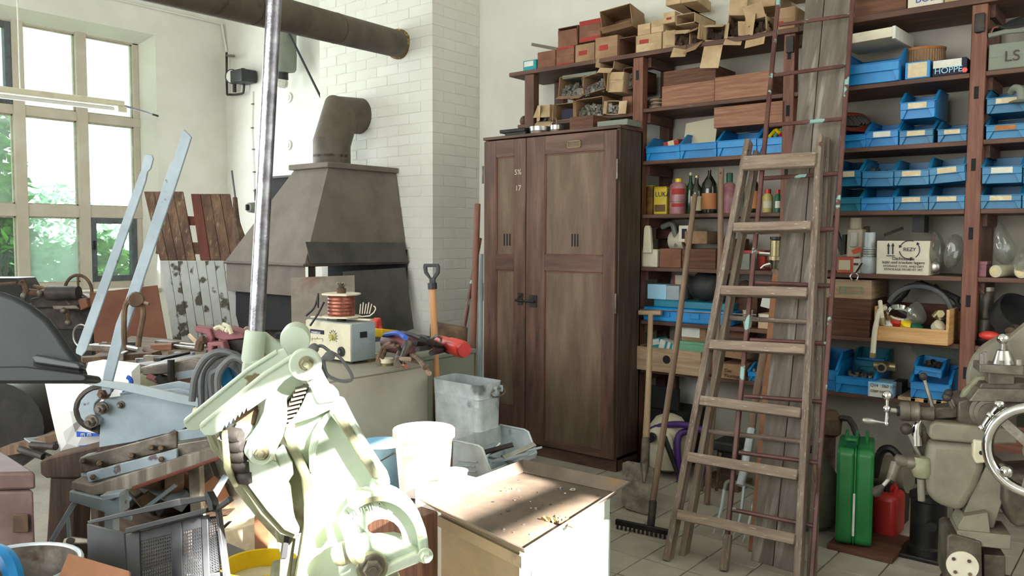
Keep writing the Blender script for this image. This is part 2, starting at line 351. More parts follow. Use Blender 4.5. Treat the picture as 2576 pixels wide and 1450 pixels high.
def copy_tree(o, parent=None):
    c = o.copy(); COL.objects.link(c)
    if parent: c.parent = parent
    for ch in list(o.children): copy_tree(ch, c)
    return c
def text(name, body, m, parent, org, xd, up, size, align='LEFT', th=.0008, font=None):
    cu = bpy.data.curves.new(name, 'FONT'); cu.body = body; cu.size = size; cu.align_x = align; cu.extrude = th
    t = bpy.data.objects.new(name, cu); COL.objects.link(t)
    bpy.context.view_layer.update()
    me = bpy.data.meshes.new_from_object(t.evaluated_get(bpy.context.evaluated_depsgraph_get())); bpy.data.objects.remove(t)
    me.name = name; me.materials.clear(); me.materials.append(MATS[m])
    x = V(xd).normalized(); y = (V(up)-x*V(up).dot(x)).normalized(); z = x.cross(y)
    M = Matrix((x, y, z)).transposed().to_4x4(); M.translation = V(org)
    me.transform(INV[parent.name] @ M)
    o = bpy.data.objects.new(name, me); COL.objects.link(o); o.parent = parent
    return o
def struct(o, ): o['kind'] = 'structure'; return o
RND = random.Random(7)
# ================================================================ the room
XL, YW, YS, YB, XB0, XB1 = -8.05, 4.95, 4.55, 4.42, -5.74, -4.39
XR, YR, ZC = 2.0, -2.2, 4.3
fl = struct(G().box(XL-.4, XR+.3, YR-.3, YW+.3, -.2, -.012).build('floor', 'concrete', smooth=False))
g = G()
tile_me = None
for i in range(11):
    for j in range(12):
        x = -2.7+i*.22; y = 2.3+j*.22
        if j > 9 and i < 4: continue
        if tile_me is None:
            o = G().box(x, x+.214, y, y+.214, -.0118, 0).build('tile', 'tile', fl, bevel=.002, seg=1); tile_me = o; bx, by = x, y
        else:
            c = tile_me.copy(); COL.objects.link(c); c.location = (x-bx, y-by, RND.uniform(-.0012, .0006)); o = c
g = G().box(XL-.3, -2.71, YR-.2, YW, -.012, 0).box(-.28+.0, XR, YR-.2, YW, -.012, 0).box(-2.71, -.28, YR-.2, 2.29, -.012, 0).box(-2.71, -.28, 4.95, YW, -.012, 0)
g.build('screed', 'concrete', fl, smooth=False)
struct(G().box(XL-.4, XR+.3, YR-.3, YW+.3, ZC, ZC+.1).build('ceiling', 'ceiling_paint', smooth=False))
struct(G().box(XL-.4, XR+.2, YW, YW+.3, 0, ZC).build('wall_back', 'whitewash', smooth=False))
G().box(-2.66, XR, YW-.006, YW+.01, 0, 2.66).build('wall_shade_panel', 'whitewash_shade', bpy.data.objects['wall_back'], smooth=False)  # thin panel added on the wall, its grey paints the shade behind the shelves
# chimney breast, painted brick
br = struct(G().box(XB0+.002, XB1-.0025, YB+.0025, YW, 0, ZC).build('wall_chimney', 'mortar_paint', smooth=False))
brick = None; nb = 0; rest = G()
L_, Hh, J = .25, .074, .006
for c in range(int(ZC/.08)):
    z = c*.08+.004; off = (c % 2)*.125
    xs = []; x = XB1
    first = .25 if c % 2 else .125
    x1 = XB1; w = .25-(0 if c % 2 else .125)
    while x1 > XB0+.01:
        x0 = max(XB0, x1-w); xs.append((x0, x1)); x1 = x0; w = .25
    for x0, x1 in xs:
        q = ('f', x0+J/2, x1-J/2 if x1 < XB1 else x1)
        full = abs((x1-x0)-.25) < 1e-4 and x1 < XB1 and z > 1.0 and nb < 210
        if full:
            if brick is None:
                brick = G().box(x0+J/2, x1-J/2, YB-.0, YB+.01, z, z+Hh).build('brick', 'whitewash_brick', br, bevel=.003, seg=1); bx, bz = x0, z
            else:
                o = brick.copy(); COL.objects.link(o); o.location = (x0-bx, RND.uniform(-.0015, .0015), z-bz)
            nb += 1
        else: rest.box(q[1], q[2], YB-RND.uniform(0, .001), YB+.01, z, z+Hh)
    for k, (y0, y1) in enumerate([(YB, YB+.12), (YB+.12, YB+.37), (YB+.37, YW)] if c % 2 else [(YB, YB+.25), (YB+.25, YB+.5), (YB+.5, YW)]):
        a = G().box(XB1-.01, XB1+RND.uniform(0, .001), y0+J/2*(k > 0), y1-J/2, z, z+Hh)
        if k == 1 and z > .9 and nb < 280: a.build('brick', 'whitewash_brick', br, bevel=.003, seg=1); nb += 1
        else: rest.box(XB1-.01, XB1+RND.uniform(0, .001), y0+J/2*(k > 0), y1-J/2, z, z+Hh)
rest.build('brick_remainder', 'whitewash_brick', br, kind='stuff')
# left wall with the big window
XF = XL-.22
ya = onX(395, 300, XL).y; zt = onX(390, 88, XL).z; zb = .93; yl = -.6
def pane_y(px, py): return onX(px, py, XF).y
g = G().box(XL-.4, XL, ya, YW, 0, ZC).box(XL-.4, XL, YR, yl, 0, ZC).box(XL-.4, XL, yl, ya, zt, ZC).box(XL-.4, XL, yl, ya, 0, zb)
struct(g.build('wall_left', 'whitewash', smooth=False))
yv = [pane_y(17, 300), pane_y(60, 300), pane_y(187, 200), pane_y(214, 200), pane_y(331, 200), pane_y(347, 250)]
pw = yv[2]-yv[1]; mw = yv[3]-yv[2]
zr = [zt-.02, onX(200, 90, XF).z, onX(260, 290, XF).z, onX(260, 313, XF).z, onX(200, 518, XF).z, onX(200, 548, XF).z, zb+.07, zb-.01]
rows = [(zr[2], zr[1]), (zr[4], zr[3]), (zr[6], zr[5])]
cols = [(yv[3], yv[4])]
y = yv[3]
while y-mw-pw > yl:
    cols.append((y-mw-pw, y-mw)); y -= mw+pw
win = struct(G().box(XF-.06, XF+.03, yl, ya, zr[1], zt+.02).build('window_1', 'window_paint', bevel=.006))
def wp(n, *a, m='window_paint', **k): return G().box(*a).build(n, m, win, bevel=.006, **k)
wp('bottom_rail', XF-.06, XF+.03, yl, ya, zb-.02, zr[6])
for a, b in ((zr[3], zr[2]), (zr[5], zr[4])): wp('transom', XF-.06, XF+.035, yl, ya, a, b)
wp('jamb', XF-.06, XF+.03, cols[0][1], yv[5], zb, zt)
wl_ = bpy.data.objects['wall_left']
G().prism([(XF-.07, yv[5]), (XF+.02, yv[5]), (XL, ya), (XL-.3, ya+.01), (XF-.1, ya+.01)], zb-.05, zt+.03).build('splayed_reveal', 'whitewash', wl_, smooth=False)
G().prism([(XF-.07, zr[1]+.012), (XF+.02, zr[1]+.012), (XL, zt), (XL-.3, zt+.01)], yl, ya, Matrix(((1, 0, 0, 0), (0, 0, 1, 0), (0, 1, 0, 0), (0, 0, 0, 1)))).build('splayed_head', 'whitewash', wl_, smooth=False)
for c0, c1 in cols: wp('mullion', XF-.06, XF+.05, c0-mw, c0, zb, zt)
for ci, (c0, c1) in enumerate(cols):
    for ri, (z0, z1) in enumerate(rows):
        casement = (ci == 0 and ri == 2) or (ci == 2 and ri == 0)
        m = 'glass_mist' if (ci == 1 and ri == 2) else ('glass_haze' if ri == 1 or (ci == 0 and ri == 0) else 'glass_clear')
        if casement:
            t = .055
            f = G().box(XF-.03, XF+.04, c0, c0+t, z0, z1).box(XF-.03, XF+.04, c1-t, c1, z0, z1).box(XF-.03, XF+.04, c0+t, c1-t, z0, z0+t).box(XF-.03, XF+.04, c0+t, c1-t, z1-t, z1)
            f = f.build('casement_frame', 'casement_metal', win, bevel=.004)
            G().box(XF+.04, XF+.06, c0+.02, c0+.035, (z0+z1)/2, (z0+z1)/2+.09).build('window_catch', 'iron_black', f)
            G().box(XF-.006, XF-.002, c0+t, c1-t, z0+t, z1-t).build('pane', m, f, smooth=False)
        else:
            G().box(XF-.006, XF-.002, c0, c1, z0, z1).build('pane', m, win, smooth=False)
            b = .012; g = G()
            for q in ((c0, c0+b, z0, z1), (c1-b, c1, z0, z1), (c0, c1, z0, z0+b), (c0, c1, z1-b, z1)): g.box(XF-.012, XF+.008, *q)
            g.build('putty_bead', 'sill', win)
struct(G().box(XF+.03, XL+.03, yl, ya, zb-.05, zb-.005).build('trim_1', 'sill', bevel=.008))
# rear and right walls (behind the camera) with their window openings
g = G()
hx0, hx1, hz0, hz1 = -5.3, .1, 1.0, 3.5
g.box(XL-.4, hx0, YR-.3, YR, 0, ZC).box(hx1, XR+.2, YR-.3, YR, 0, ZC).box(hx0, hx1, YR-.3, YR, 0, hz0).box(hx0, hx1, YR-.3, YR, hz1, ZC)
struct(g.build('wall_rear', 'whitewash', smooth=False))
w2 = struct(G().box(hx0, hx1, YR-.12, YR-.06, hz0, hz0+.06).build('window_2', 'window_paint'))
for i in range(1, 6): G().box(hx0+i*.9-.03, hx0+i*.9+.03, YR-.12, YR-.06, hz0, hz1).build('mullion', 'window_paint', w2)
for i in range(1, 3): G().box(hx0, hx1, YR-.11, YR-.07, hz0+i*.83-.02, hz0+i*.83+.02).build('transom', 'window_paint', w2)
# right wall: opening that lets the sun in
SY0, SY1, SZ0, SZ1 = .44, 1.5, 1.95, 3.34
RY0, RY1, RZ0, RZ1 = 1.9, 4.3, 1.5, 3.5
g = G().box(XR, XR+.2, YR-.3, SY0, 0, ZC).box(XR, XR+.2, SY1, RY0, 0, ZC).box(XR, XR+.2, RY1, YW+.3, 0, ZC)
g.box(XR, XR+.2, SY0, SY1, 0, SZ0).box(XR, XR+.2, SY0, SY1, SZ1, ZC).box(XR, XR+.2, RY0, RY1, 0, RZ0).box(XR, XR+.2, RY0, RY1, RZ1, ZC)
struct(g.build('wall_right', 'whitewash', smooth=False))
w3 = struct(G().box(XR+.04, XR+.1, SY0, SY1, 2.73, 2.80).build('window_3', 'window_paint'))
G().box(XR+.04, XR+.1, SY0, SY1, SZ0, SZ0+.05).build('bottom_rail', 'window_paint', w3)
G().box(XR+.04, XR+.1, SY0, SY1, 3.09, 3.14).build('transom', 'window_paint', w3); G().box(XR+.05, XR+.09, SY0, SY1, 3.024, 3.042).build('glazing_bar', 'window_paint', w3); G().box(XR+.05, XR+.09, .705, .755, SZ0, 3.024).build('mullion', 'window_paint', w3)
w4 = struct(G().box(XR+.04, XR+.1, RY0, RY1, RZ0, RZ0+.05).build('window_4', 'window_paint'))
for i in range(1, 4): G().box(XR+.04, XR+.1, RY0+.6*i-.02, RY0+.6*i+.02, RZ0, RZ1).build('mullion', 'window_paint', w4)
# unseen sheet added in the right window opening to keep direct sun off the shelves
G().box(XR+.12, XR+.14, RY0-.1, RY1+.1, RZ0-.1, RZ1+.1).build('sun_blocker', 'white_plastic', w4)
# ================================================================ outside
tag(struct(G().box(-40, XF-.3, -25, 30, -.5, -.3).build('ground_outside', 'grass', smooth=False)), 'grass outside the window', 'ground')
def foliage(name, label, cx, cy, cz, rx, ry, rz_, n, size, m, group=None, stem=True, seed=1):
    r = random.Random(seed)
    t = thing(name, label, 'shrub' if 'shrub' in name else 'tree' if 'tree' in name else 'plant', (cx, cy, -.3), group)
    g = G()
    for i in range(n):
        while True:
            d = V((r.uniform(-1, 1), r.uniform(-1, 1), r.uniform(-1, 1)))
            if .45 < d.length < 1 or (d.length < 1 and r.random() < .25): break
        c = V((cx+d.x*rx, cy+d.y*ry, cz+d.z*rz_))
        s = size*r.uniform(.6, 1.3)
        M = Matrix.Translation(c) @ Euler((r.uniform(-1, 1), r.uniform(-1, 1), r.uniform(0, 6.28))).to_matrix().to_4x4()
        g.add([(0, -s, 0), (s*.55, -s*.1, s*.12), (0, s, 0), (-s*.55, -s*.1, s*.12)], [(0, 1, 2), (0, 2, 3)], [(0, 0), (1, 0), (1, 1), (0, 1)], M)
    o = g.build('foliage', m, t, smooth=False, kind='stuff')
    if stem:
        g = G()
        for k in range(5):
            a = k*1.26; g.tube([(cx, cy, -.3), (cx+.2*rx*math.cos(a), cy+.2*ry*math.sin(a), (cz-.3)/2), (cx+.6*rx*math.cos(a), cy+.6*ry*math.sin(a), cz+.2*rz_)], [.03, .02, .008], 6)
        g.build('stem', 'bark', t)
XO = XF-.55
p = onX(15, 440, XO); foliage('climber_plant', 'bright green leafy climber outside the upper left window pane', XO-.1, p.y-.08, p.z-.05, .25, .3, .75, 420, .09, 'leaf', seed=3)
p = onX(290, 660, XO); foliage('leafy_shrub', 'bright green broad-leaved shrub behind the lower right casement pane', XO-.35, p.y-.02, p.z-.15, .35, .40, .5, 520, .075, 'leaf', seed=4)
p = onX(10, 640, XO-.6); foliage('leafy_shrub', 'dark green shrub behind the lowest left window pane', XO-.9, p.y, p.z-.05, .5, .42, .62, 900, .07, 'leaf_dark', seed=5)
p = onX(140, 700, XO-2); foliage('leafy_shrub', 'green shrub seen hazily through the misted middle pane', XO-2.2, p.y, p.z-.1, .8, .7, .55, 1200, .08, 'leaf', seed=6)
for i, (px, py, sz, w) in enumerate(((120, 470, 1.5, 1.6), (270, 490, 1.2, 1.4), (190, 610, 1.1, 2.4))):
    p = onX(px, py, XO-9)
    foliage('garden_tree', ['pale distant tree behind the middle window column', 'pale distant tree behind the right window column', 'low pale hedge-like tree far behind the window'][i], XO-9-i*2.3, p.y, p.z-sz*.95, .9, w, sz, 2200, .13, 'leaf_haze', 'distant trees beyond the window', seed=10+i)
# ================================================================ things on the far walls
# tube lamp before the window
a = onX(-260, 205, -7.5); b = onX(308, 271, -7.5)
t = thing('tube_lamp', 'long cream fluorescent lamp fitting hanging across the window', 'lamp', a)
G().beam(a+V((0, 0, .03)), b+V((0, 0, .03)), .1, .05).build('lamp_housing', 'cream', t, bevel=.008)
G().cyl(a+V((0, .1, -.02)), b+V((0, -.08, -.02)), .019, n=14).build('fluorescent_tube', 'white_plastic', t)
for q in (a, b): G().box(q.x-.025, q.x+.025, q.y-.05, q.y+.03, q.z-.045, q.z+.01).build('tube_socket', 'cream', t)
q = onX(397, 292, XL+.01); G().tube([b+V((0, 0, .02)), (b+q)/2+V((0, 0, .015)), q], .01, 6, 4).build('lamp_cord', 'rubber', t)
for s in (0.12, 0.5):
    p = a.lerp(b, s); G().cyl(p+V((0, 0, .04)), V((p.x, p.y, ZC)), .006, n=6).build('hanger_rod', 'whitewash', t)
# conduit
pts = [onX(150, -35, XL+.015), onX(560, 61, XL+.015)]; c = V((XL+.02, YW-.02, pts[1].z))
g = G().tube([pts[0], pts[1], c+V((0, -.03, 0)), onY(570, 130, YW-.015)], .011, 8); tag(g.build('conduit_pipe', 'whitewash'), 'thin painted conduit running along the window wall to the corner', 'conduit')
g = G()
pts = [onY(*q, YW-.012) for q in ((636, 230), (634, 330), (638, 420), (640, 520))]
cb = thing('wall_cable', 'thin white cable clipped down the wall left of the steel lever', 'cable', pts[0])
g.tube(pts, .005, 6).build('cable_run', 'whitewash', cb)
for q in ((635, 262), (634, 322), (637, 376), (639, 433), (640, 480)):
    p = onY(*q, YW-.012); G().box(p.x-.014, p.x+.014, p.y-.008, p.y+.012, p.z-.006, p.z+.006).build('cable_clip', 'steel_dirty', cb)
# pressure gauge assembly
def py_(x, y, d=.06): return onY(x, y, YW-d)
t = thing('air_regulator', 'black air-line regulator with round pressure gauge and bent pipe', 'gauge', py_(600, 240))
g = G().tube([py_(570, 132), py_(571, 228), py_(576, 238), py_(608, 236), py_(613, 226), py_(614, 208)], .012, 8, 3); g.build('pipe', 'iron_dark', t)
G().cyl(py_(590, 232), py_(590, 205), .02, n=10).build('pipe_fitting', 'iron_dark', t)
p = py_(585, 193, .14); q = V((.45, -.9, .0)).normalized()
G().axl(p-q*.05, p+q*.02, [(.06, 0), (.075, .3), (.075, 1), (.066, 1), (.066, .9)], 24).build('gauge_case', 'iron_black', t)
G().cyl(p+q*.012, p+q*.016, .066, n=24).build('gauge_dial', 'label_white', t)
G().beam(p+q*.018-V((0, 0, .03)), p+q*.018+V((.02, .01, .045)), .004, .003).build('gauge_needle', 'iron_black', t)
x0, x1, z0, z1 = fit(600, 178, 630, 210, YW-.1)
G().box(x0, x1, YW-.2, YW-.02, z0, z1).build('regulator_body', 'black_plastic', t, bevel=.012)
G().cyl(py_(612, 178, .1), py_(612, 172, .1), .02, n=10).build('adjusting_knob', 'iron_dark', t)
G().cyl(py_(572, 140), py_(588, 141, .15), .014, n=8).build('tap', 'steel_dirty', t)
# hanging wall lamp
t = thing('wall_lamp', 'grey industrial wall lamp with clear glass below the duct', 'lamp', py_(722, 120, .2))
a = py_(715, 60, .2); b = py_(712, 183, .2)
G().axl(a, b, [(.1, 0), (.115, .1), (.12, .55), (.125, .6), (.125, .92), (.11, .97), (.045, 1)], 24).build('lamp_body', 'green_grey', t)
c = py_(711, 200, .2); G().cyl(b, c, .05, .055, 16).build('lamp_socket', 'iron_black', t)
G().axl(c, py_(709, 222, .2), [(.05, 0), (.062, .4), (.055, .75), (.03, .97), (0.001, 1)], 18).build('glass_bulb', 'bulb_glass', t)
G().beam(a+V((0, .0, -.05)), V((a.x, YW, a.z-.05)), .05, .05).build('wall_bracket', 'green_grey', t)
g = G().tube([py_(716, 60, .25), py_(745, 120, .2), py_(806, 243, .08), py_(850, 330, .03)], .012, 8, 3)
tag(g.build('black_cable', 'rubber'), 'black cable sagging from the duct to behind the chimney', 'cable')
for k, (x, y) in enumerate(((726, 246), (725, 365))):
    p = onY(x, y, YW-.01); g = G().cyl(p+V((0, .008, 0)), p+V((0, -.006, 0)), .05, n=20).cyl(p, p-V((0, .012, 0)), .026, n=16)
    tag(g.build('wall_plug', 'whitewash'), ['round whitewashed cover disc below the wall lamp', 'round whitewashed cover disc level with the hood top'][k], 'cover')
# the duct
e1 = onY(1005, 112, YB-.0); e0 = at(540, -6, 4.5); d = (e1-e0).normalized(); e00 = e0-d*2.6
t = thing('exhaust_duct', 'large brown round sheet-metal duct entering the chimney wall', 'duct', e1)
seams = [0, 1.25, 2.9, 3.75, (e1-e00).length+.02]
for k in range(4):
    a = e00+d*seams[k]; b = e00+d*seams[k+1]
    G().axl(a, b, [(.102, 0), (.102, .985), (.104, .99), (.098, 1)], 32).build('duct_section', 'duct', t)
g = G().axl(e1-d*.05, e1+d*.03, [(.102, 0), (.115, .3), (.112, .6), (.125, 1)], 26); g.build('foam_collar', 'rust_foam', t)
# ================================================================ forge hood
XH1 = -4.655; YH = 3.44; XH0 = onY(565, 668, YH).x; ZH = onX(767, 668, XH1).z
tc = onX(826, 422, XH1-.13); YT = tc.y; ZT = tc.z
xtl = onY(740, 432, YT).x; tr = onY(958, 434, YB)
t = thing('forge_hood', 'brown sheet-metal forge extraction hood before the chimney', 'hood', (-5.1, 3.9, ZH))
A = V((XH0, YH, ZH)); B = V((XH1, YH, ZH)); Cc = V((XH1, YB-.01, ZH)); D = V((XH0, YB-.01, ZH))
a = V((xtl, YT, ZT)); b = V((XH1-.13, YT, ZT)); c = V((XH1-.13, YB-.01, ZT)); d_ = V((xtl, YB-.01, ZT))
G().sheet([A, B, b, a], .004).build('front_panel', 'hood_metal', t, smooth=False)
G().sheet([B, Cc, c, b], .004).build('side_panel', 'hood_metal', t, smooth=False)
G().sheet([D, A, a, d_], .004).build('side_panel', 'hood_metal', t, smooth=False)
G().box(a.x-.03, b.x+.03, YT-.03, YB-.01, ZT, ZT+.04).build('top_cap', 'hood_metal', t, bevel=.006)
g = G()
for p, q in ((A, B), (B, Cc), (A, D)): g.cyl(p, q, .011, n=8)
g.build('bottom_rim', 'duct', t)
# apron band below left half
G().sheet([V((XH0, YH+.02, ZH-.005)), V((XH1-.02, YH+.02, ZH-.005)), V((XH1-.02, YH+.02, ZH-.22)), V((XH0, YH+.02, ZH-.22))], .004).build('apron', 'hood_metal', t, smooth=False)
# overlay plate on right face
def hp(px, py, off=.012):
    n = (Cc-B).cross(b-B).normalized(); r = ray(px, py); k = (B+n*off-CO).dot(n)/r.dot(n); return CO+r*k
n = (Cc-B).cross(b-B).normalized(); sg = 1 if n.dot(CO-B) > 0 else -1
G().sheet([hp(768, 609, .02*sg), hp(1014, 611, .02*sg), hp(1026, 660, .02*sg), hp(781, 664, .02*sg)], .004).build('overlay_plate', 'sheet_dark', t, smooth=False)
a2 = onY(965, 440, YB-.05); G().box(tr.x-.02, tr.x+.09, YB-.06, YB-.03, tr.z-.03, tr.z+.0).build('support_bar', 'iron_dark', t)
# flat flap on the left side of the hood
G().sheet([onY(580, 617, 3.7), onY(608, 617, 3.7), onY(590, 664, 3.45), onY(567, 660, 3.45)], .004).build('side_flap', 'sheet_dark', t, smooth=False)
# flue elbow
t = thing('flue_elbow', 'segmented brown flue elbow from hood top into the chimney', 'flue', (-5.2, 4.0, ZT+.04))
yc = (YT+YB)/2; dz = 5.9
xc = onY(835, 400, yc).x; R1 = .145
p0 = V((xc, yc, ZT+.04)); p1 = V((xc, yc, onY(835, 335, yc).z)); k1 = V((onY(905, 292, YB).x, YB-.08, onY(905, 292, YB).z))
pe = V((k1.x, YB+.03, k1.z))
pm = onY(868, 305, yc+.04)
G().cyl(p0, V((xc, yc, onY(835, 362, yc).z-.09)), R1, n=32).build('duct_section', 'duct', t)
# mitred segments
def seg(a, b, na, nb, r, n=32):
    vs = []; u = V((1, 0, 0)); ax = (b-a).normalized()
    x = ax.orthogonal().normalized(); y = ax.cross(x)
    for P, N_ in ((a, na), (b, nb)):
        for i in range(n):
            th = 2*PI*i/n; o = P+x*r*math.cos(th)+y*r*math.sin(th); k = (P-o).dot(N_)/ax.dot(N_); vs.append(o+ax*k)
    g = G(); g.add(vs, [(i, (i+1) % n, n+(i+1) % n, n+i) for i in range(n)], [(0, 0)]*(2*n)); return g
d1 = V((0, 0, 1)); d2 = (pm-p1).normalized(); d3 = V((0, 1, 0)); pm2 = V((k1.x, yc-.02, k1.z))
d2 = (pm2-p1).normalized()
pm2 = V((k1.x, YB-.2, k1.z-.015)); p1 = V((xc, yc, onY(835, 362, yc).z)); d2 = (pm2-p1).normalized(); n12 = (d1+d2).normalized(); n23 = (d2+d3).normalized()
seg(p1-d1*.11, p1, d1, n12, R1).build('duct_section', 'duct', t)
seg(p1, pm2, n12, n23, R1).build('duct_section', 'duct', t)
seg(pm2, pe, n23, d3, R1).build('duct_section', 'duct', t)
G().cyl(p0-V((0, 0, .005)), p0+V((0, 0, .02)), R1+.012, n=32).build('collar', 'duct', t)
G().ball(p0+V((-R1-.0, -.03, .17)), .035, 10).build('damper_knob', 'duct', t)
# forge body below the hood
t = thing('forge_hearth', 'dark sooty brick and iron forge hearth under the hood', 'forge', (-5.15, 3.9, 0))
G().box(XH0+.1, XH1-.02, YH+.12, YB-.02, 0, .78).build('hearth_base', 'iron_dark', t, bevel=.01)
G().box(XH0+.05, XH1, YB-.04, YB-.015, .78, ZH+.1).build('fireback', 'soot_hole_black', t)
G().box(XH0+.2, XH1-.1, YH+.1, YB-.05, .78, .84).build('fire_bed', 'soot_hole_black', t)
for x, y in ((XH0+.15, YH+.06), (XH1-.04, YH+.06), ): G().box(x, x+.035, y, y+.035, .78, ZH).build('corner_post', 'shear_blue' if x > 50 else 'iron_dark', t)
G().sheet([onY(595, 700, YH+.06), onY(745, 700, YH+.06), onY(745, 830, YH+.06), onY(595, 830, YH+.06)], .006).build('front_shield', 'soot_hole_black', t, smooth=False)
p = [onX(859, 684, -4.60), onX(1022, 673, -4.56), onX(1042, 828, -4.53), onX(872, 850, -4.60)]
tag(G().sheet([onX(862, 684, -4.62), onX(1019, 674, -4.62), onX(1040, 828, -4.5), onX(880, 880, -4.45)], .005).build('steel_sheet', 'sheet_dark', smooth=False), 'large dark steel sheet leaning at the right of the forge', 'metal sheet')
tag(G().sheet([at(732, 700, 5.1), at(892, 694, 5.1), at(895, 860, 4.9), at(735, 860, 4.9)], .006).build('steel_sheet', 'sheet_plate', smooth=False), 'greyish brown steel sheet leaning before the forge opening', 'metal sheet')
t = thing('wall_box', 'dark metal box on the wall left of the hood', 'box', onY(700, 480, YW))
x0, x1, z0, z1 = fit(676, 442, 760, 520, YW-.25)
G().box(x0, x1, YW-.25, YW-.01, z0, z1).build('box_body', 'soot_hole_black', t, bevel=.008); G().box(x0, x1, YW-.27, YW, z1-.02, z1).build('box_lid', 'iron_dark', t)
x0, x1, z0, z1 = fit(617, 505, 642, 540, YW-.08)
t = thing('wall_switch', 'grey round rotary switch box on the corner wall', 'switch', (x0, YW, z0))
G().cyl(V(((x0+x1)/2, YW, (z0+z1)/2)), V(((x0+x1)/2, YW-.1, (z0+z1)/2)), .06, .05, 18).build('switch_case', 'green_grey', t)
G().box((x0+x1)/2-.01, (x0+x1)/2+.01, YW-.13, YW-.1, (z0+z1)/2-.03, (z0+z1)/2+.03).build('switch_handle', 'iron_black', t)
G().cyl(V((x1-.05, YW-.03, z1)), V((x1-.05, YW-.03, z1+.12)), .02, n=8).build('cable_gland', 'iron_dark', t)
# ================================================================ wooden locker
YK = onZ(1552, 1190, 0).y
kx0 = onY(1220, 357, YK).x; kx1 = onY(1560, 322, YK).x; kz = onY(1560, 322, YK).z
t = thing('wooden_locker', 'tall dark brown two-door wooden locker left of the shelves', 'locker', ((kx0+kx1)/2, YK, 0))
KD = .27; YKb = YK+KD
G().box(kx1-.025, kx1, YK+.005, YKb, .0, kz).build('side_panel', 'locker_side', t, bevel=.003)
G().box(kx0, kx0+.025, YK+.005, YKb, .0, kz).build('side_panel', 'locker_side', t, bevel=.003)
G().box(kx0-.01, kx1+.01, YK-.01, YKb, kz, kz+.02).build('top_board', 'locker_wood', t, bevel=.004)
G().box(kx0, kx1, YKb-.015, YKb, .05, kz).build('back_board', 'locker_side', t)
G().box(kx0, kx1, YK, YK+.02, .0, .07).build('plinth', 'locker_wood', t, bevel=.003)
G().box(kx0, kx1, YK, YKb, .07, .09).build('bottom_board', 'locker_side', t)
xm = onY(1327, 700, YK).x
def locker_door(x0, x1, px, y0p, y1p, yb0, yb1, slots):
    """framed door with an upper and a lower recessed panel"""
    z0, z1 = .08, kz-.01
    a, b = px
    pz = [onY((1220+1560)/2, q, YK).z for q in (y0p, y1p)]
    zt_, zm1, zm0, zb_ = y0p, y1p, yb0, yb1
    d = G()
    d.box(x0, a, YK-.022, YK, z0, z1).box(b, x1, YK-.022, YK, z0, z1)
    d.box(a, b, YK-.022, YK, zt_, z1).box(a, b, YK-.022, YK, zm0, zm1).box(a, b, YK-.022, YK, z0, zb_)
    o = d.build('door', 'locker_wood', t, bevel=.003)
    G().box(a-.004, b+.004, YK-.012, YK-.004, zm1-.004, zt_+.004).build('upper_panel', 'locker_panel', o, smooth=False)
    G().box(a-.004, b+.004, YK-.012, YK-.004, zb_-.004, zm0+.004).build('lower_panel', 'locker_panel', o, smooth=False)
    m = G(); e = .006
    for q0, q1 in ((zm1, zt_), (zb_, zm0)):
        m.box(a, b, YK-.018, YK-.011, q0, q0+e).box(a, b, YK-.018, YK-.011, q1-e, q1).box(a, a+e, YK-.018, YK-.011, q0, q1).box(b-e, b, YK-.018, YK-.011, q0, q1)
    m.build('moulding', 'post_wood', o)
    for s in slots:
        G().box(s-.005, s+.005, YK-.0135, YK-.0115, 1.395, 1.475).build('vent_slot', 'soot_hole_black', o)
def KX(px, y): return onY(px, y, YK-.02).x
def KZ(px, y): return onY(px, y, YK-.02).z
locker_door(kx0+.012, xm-.003, (KX(1248, 500), KX(1293, 500)), KZ(1270, 395), KZ(1270, 640), KZ(1270, 680), KZ(1270, 1075) if False else .32, [KX(q, 560) for q in (1267, 1274, 1281)])
locker_door(xm+.003, kx1-.012, (KX(1371, 500), KX(1518, 500)), KZ(1440, 384), KZ(1440, 641), KZ(1440, 684), KZ(1440, 1122), [KX(q, 560) for q in (1438, 1445, 1452)])
x0, x1, z0, z1 = fit(1427, 354, 1461, 372, YK-.024)
lf = G()
for q in ((x0, x1, z0, z0+.005), (x0, x1, z1-.005, z1), (x0, x0+.005, z0, z1), (x1-.005, x1, z0, z1)): lf.box(q[0], q[1], YK-.027, YK-.021, q[2], q[3])
lf.build('label_frame', 'brass', t); G().box(x0, x1, YK-.0235, YK-.0215, z0, z1).build('label_slip', 'locker_panel', t)
p = onY(1322, 757, YK-.03)
lt = G().box(p.x-.07, p.x-.03, YK-.03, YK-.021, p.z-.03, p.z+.05).build('latch_plate', 'iron_dark', t, bevel=.002)
G().box(p.x+.03, p.x+.09, YK-.03, YK-.021, p.z-.04, p.z+.04).build('latch_plate', 'iron_dark', t, bevel=.002)
G().cyl((p.x-.075, YK-.045, p.z), (p.x+.08, YK-.045, p.z), .008, n=10).build('latch_bolt', 'iron_dark', t)
G().axl((p.x-.05, YK-.03, p.z+.03), (p.x-.05, YK-.07, p.z+.03), [(.006, 0), (.006, .5), (.014, .6), (.016, 1)], 12).build('latch_knob', 'rusty', t)
for px, py in ((1562, 425), (1562, 765), (1221, 440), (1221, 735)):
    q = onY(px, py, YK-.02); xx = kx1-.002 if px > 1400 else kx0+.002
    G().cyl((xx, YK-.024, q.z-.06), (xx, YK-.024, q.z+.06), .007, n=8).build('hinge', 'steel_dirty', t)
text('chalk_mark', '5%', 'cream', t, onY(1294, 440, YK-.024), (1, 0, 0), (0, 0, 1), .05, th=.0002)
text('chalk_mark', '17', 'cream', t, onY(1296, 480, YK-.024), (1, 0, 0), (0, 0, 1), .05, th=.0002)
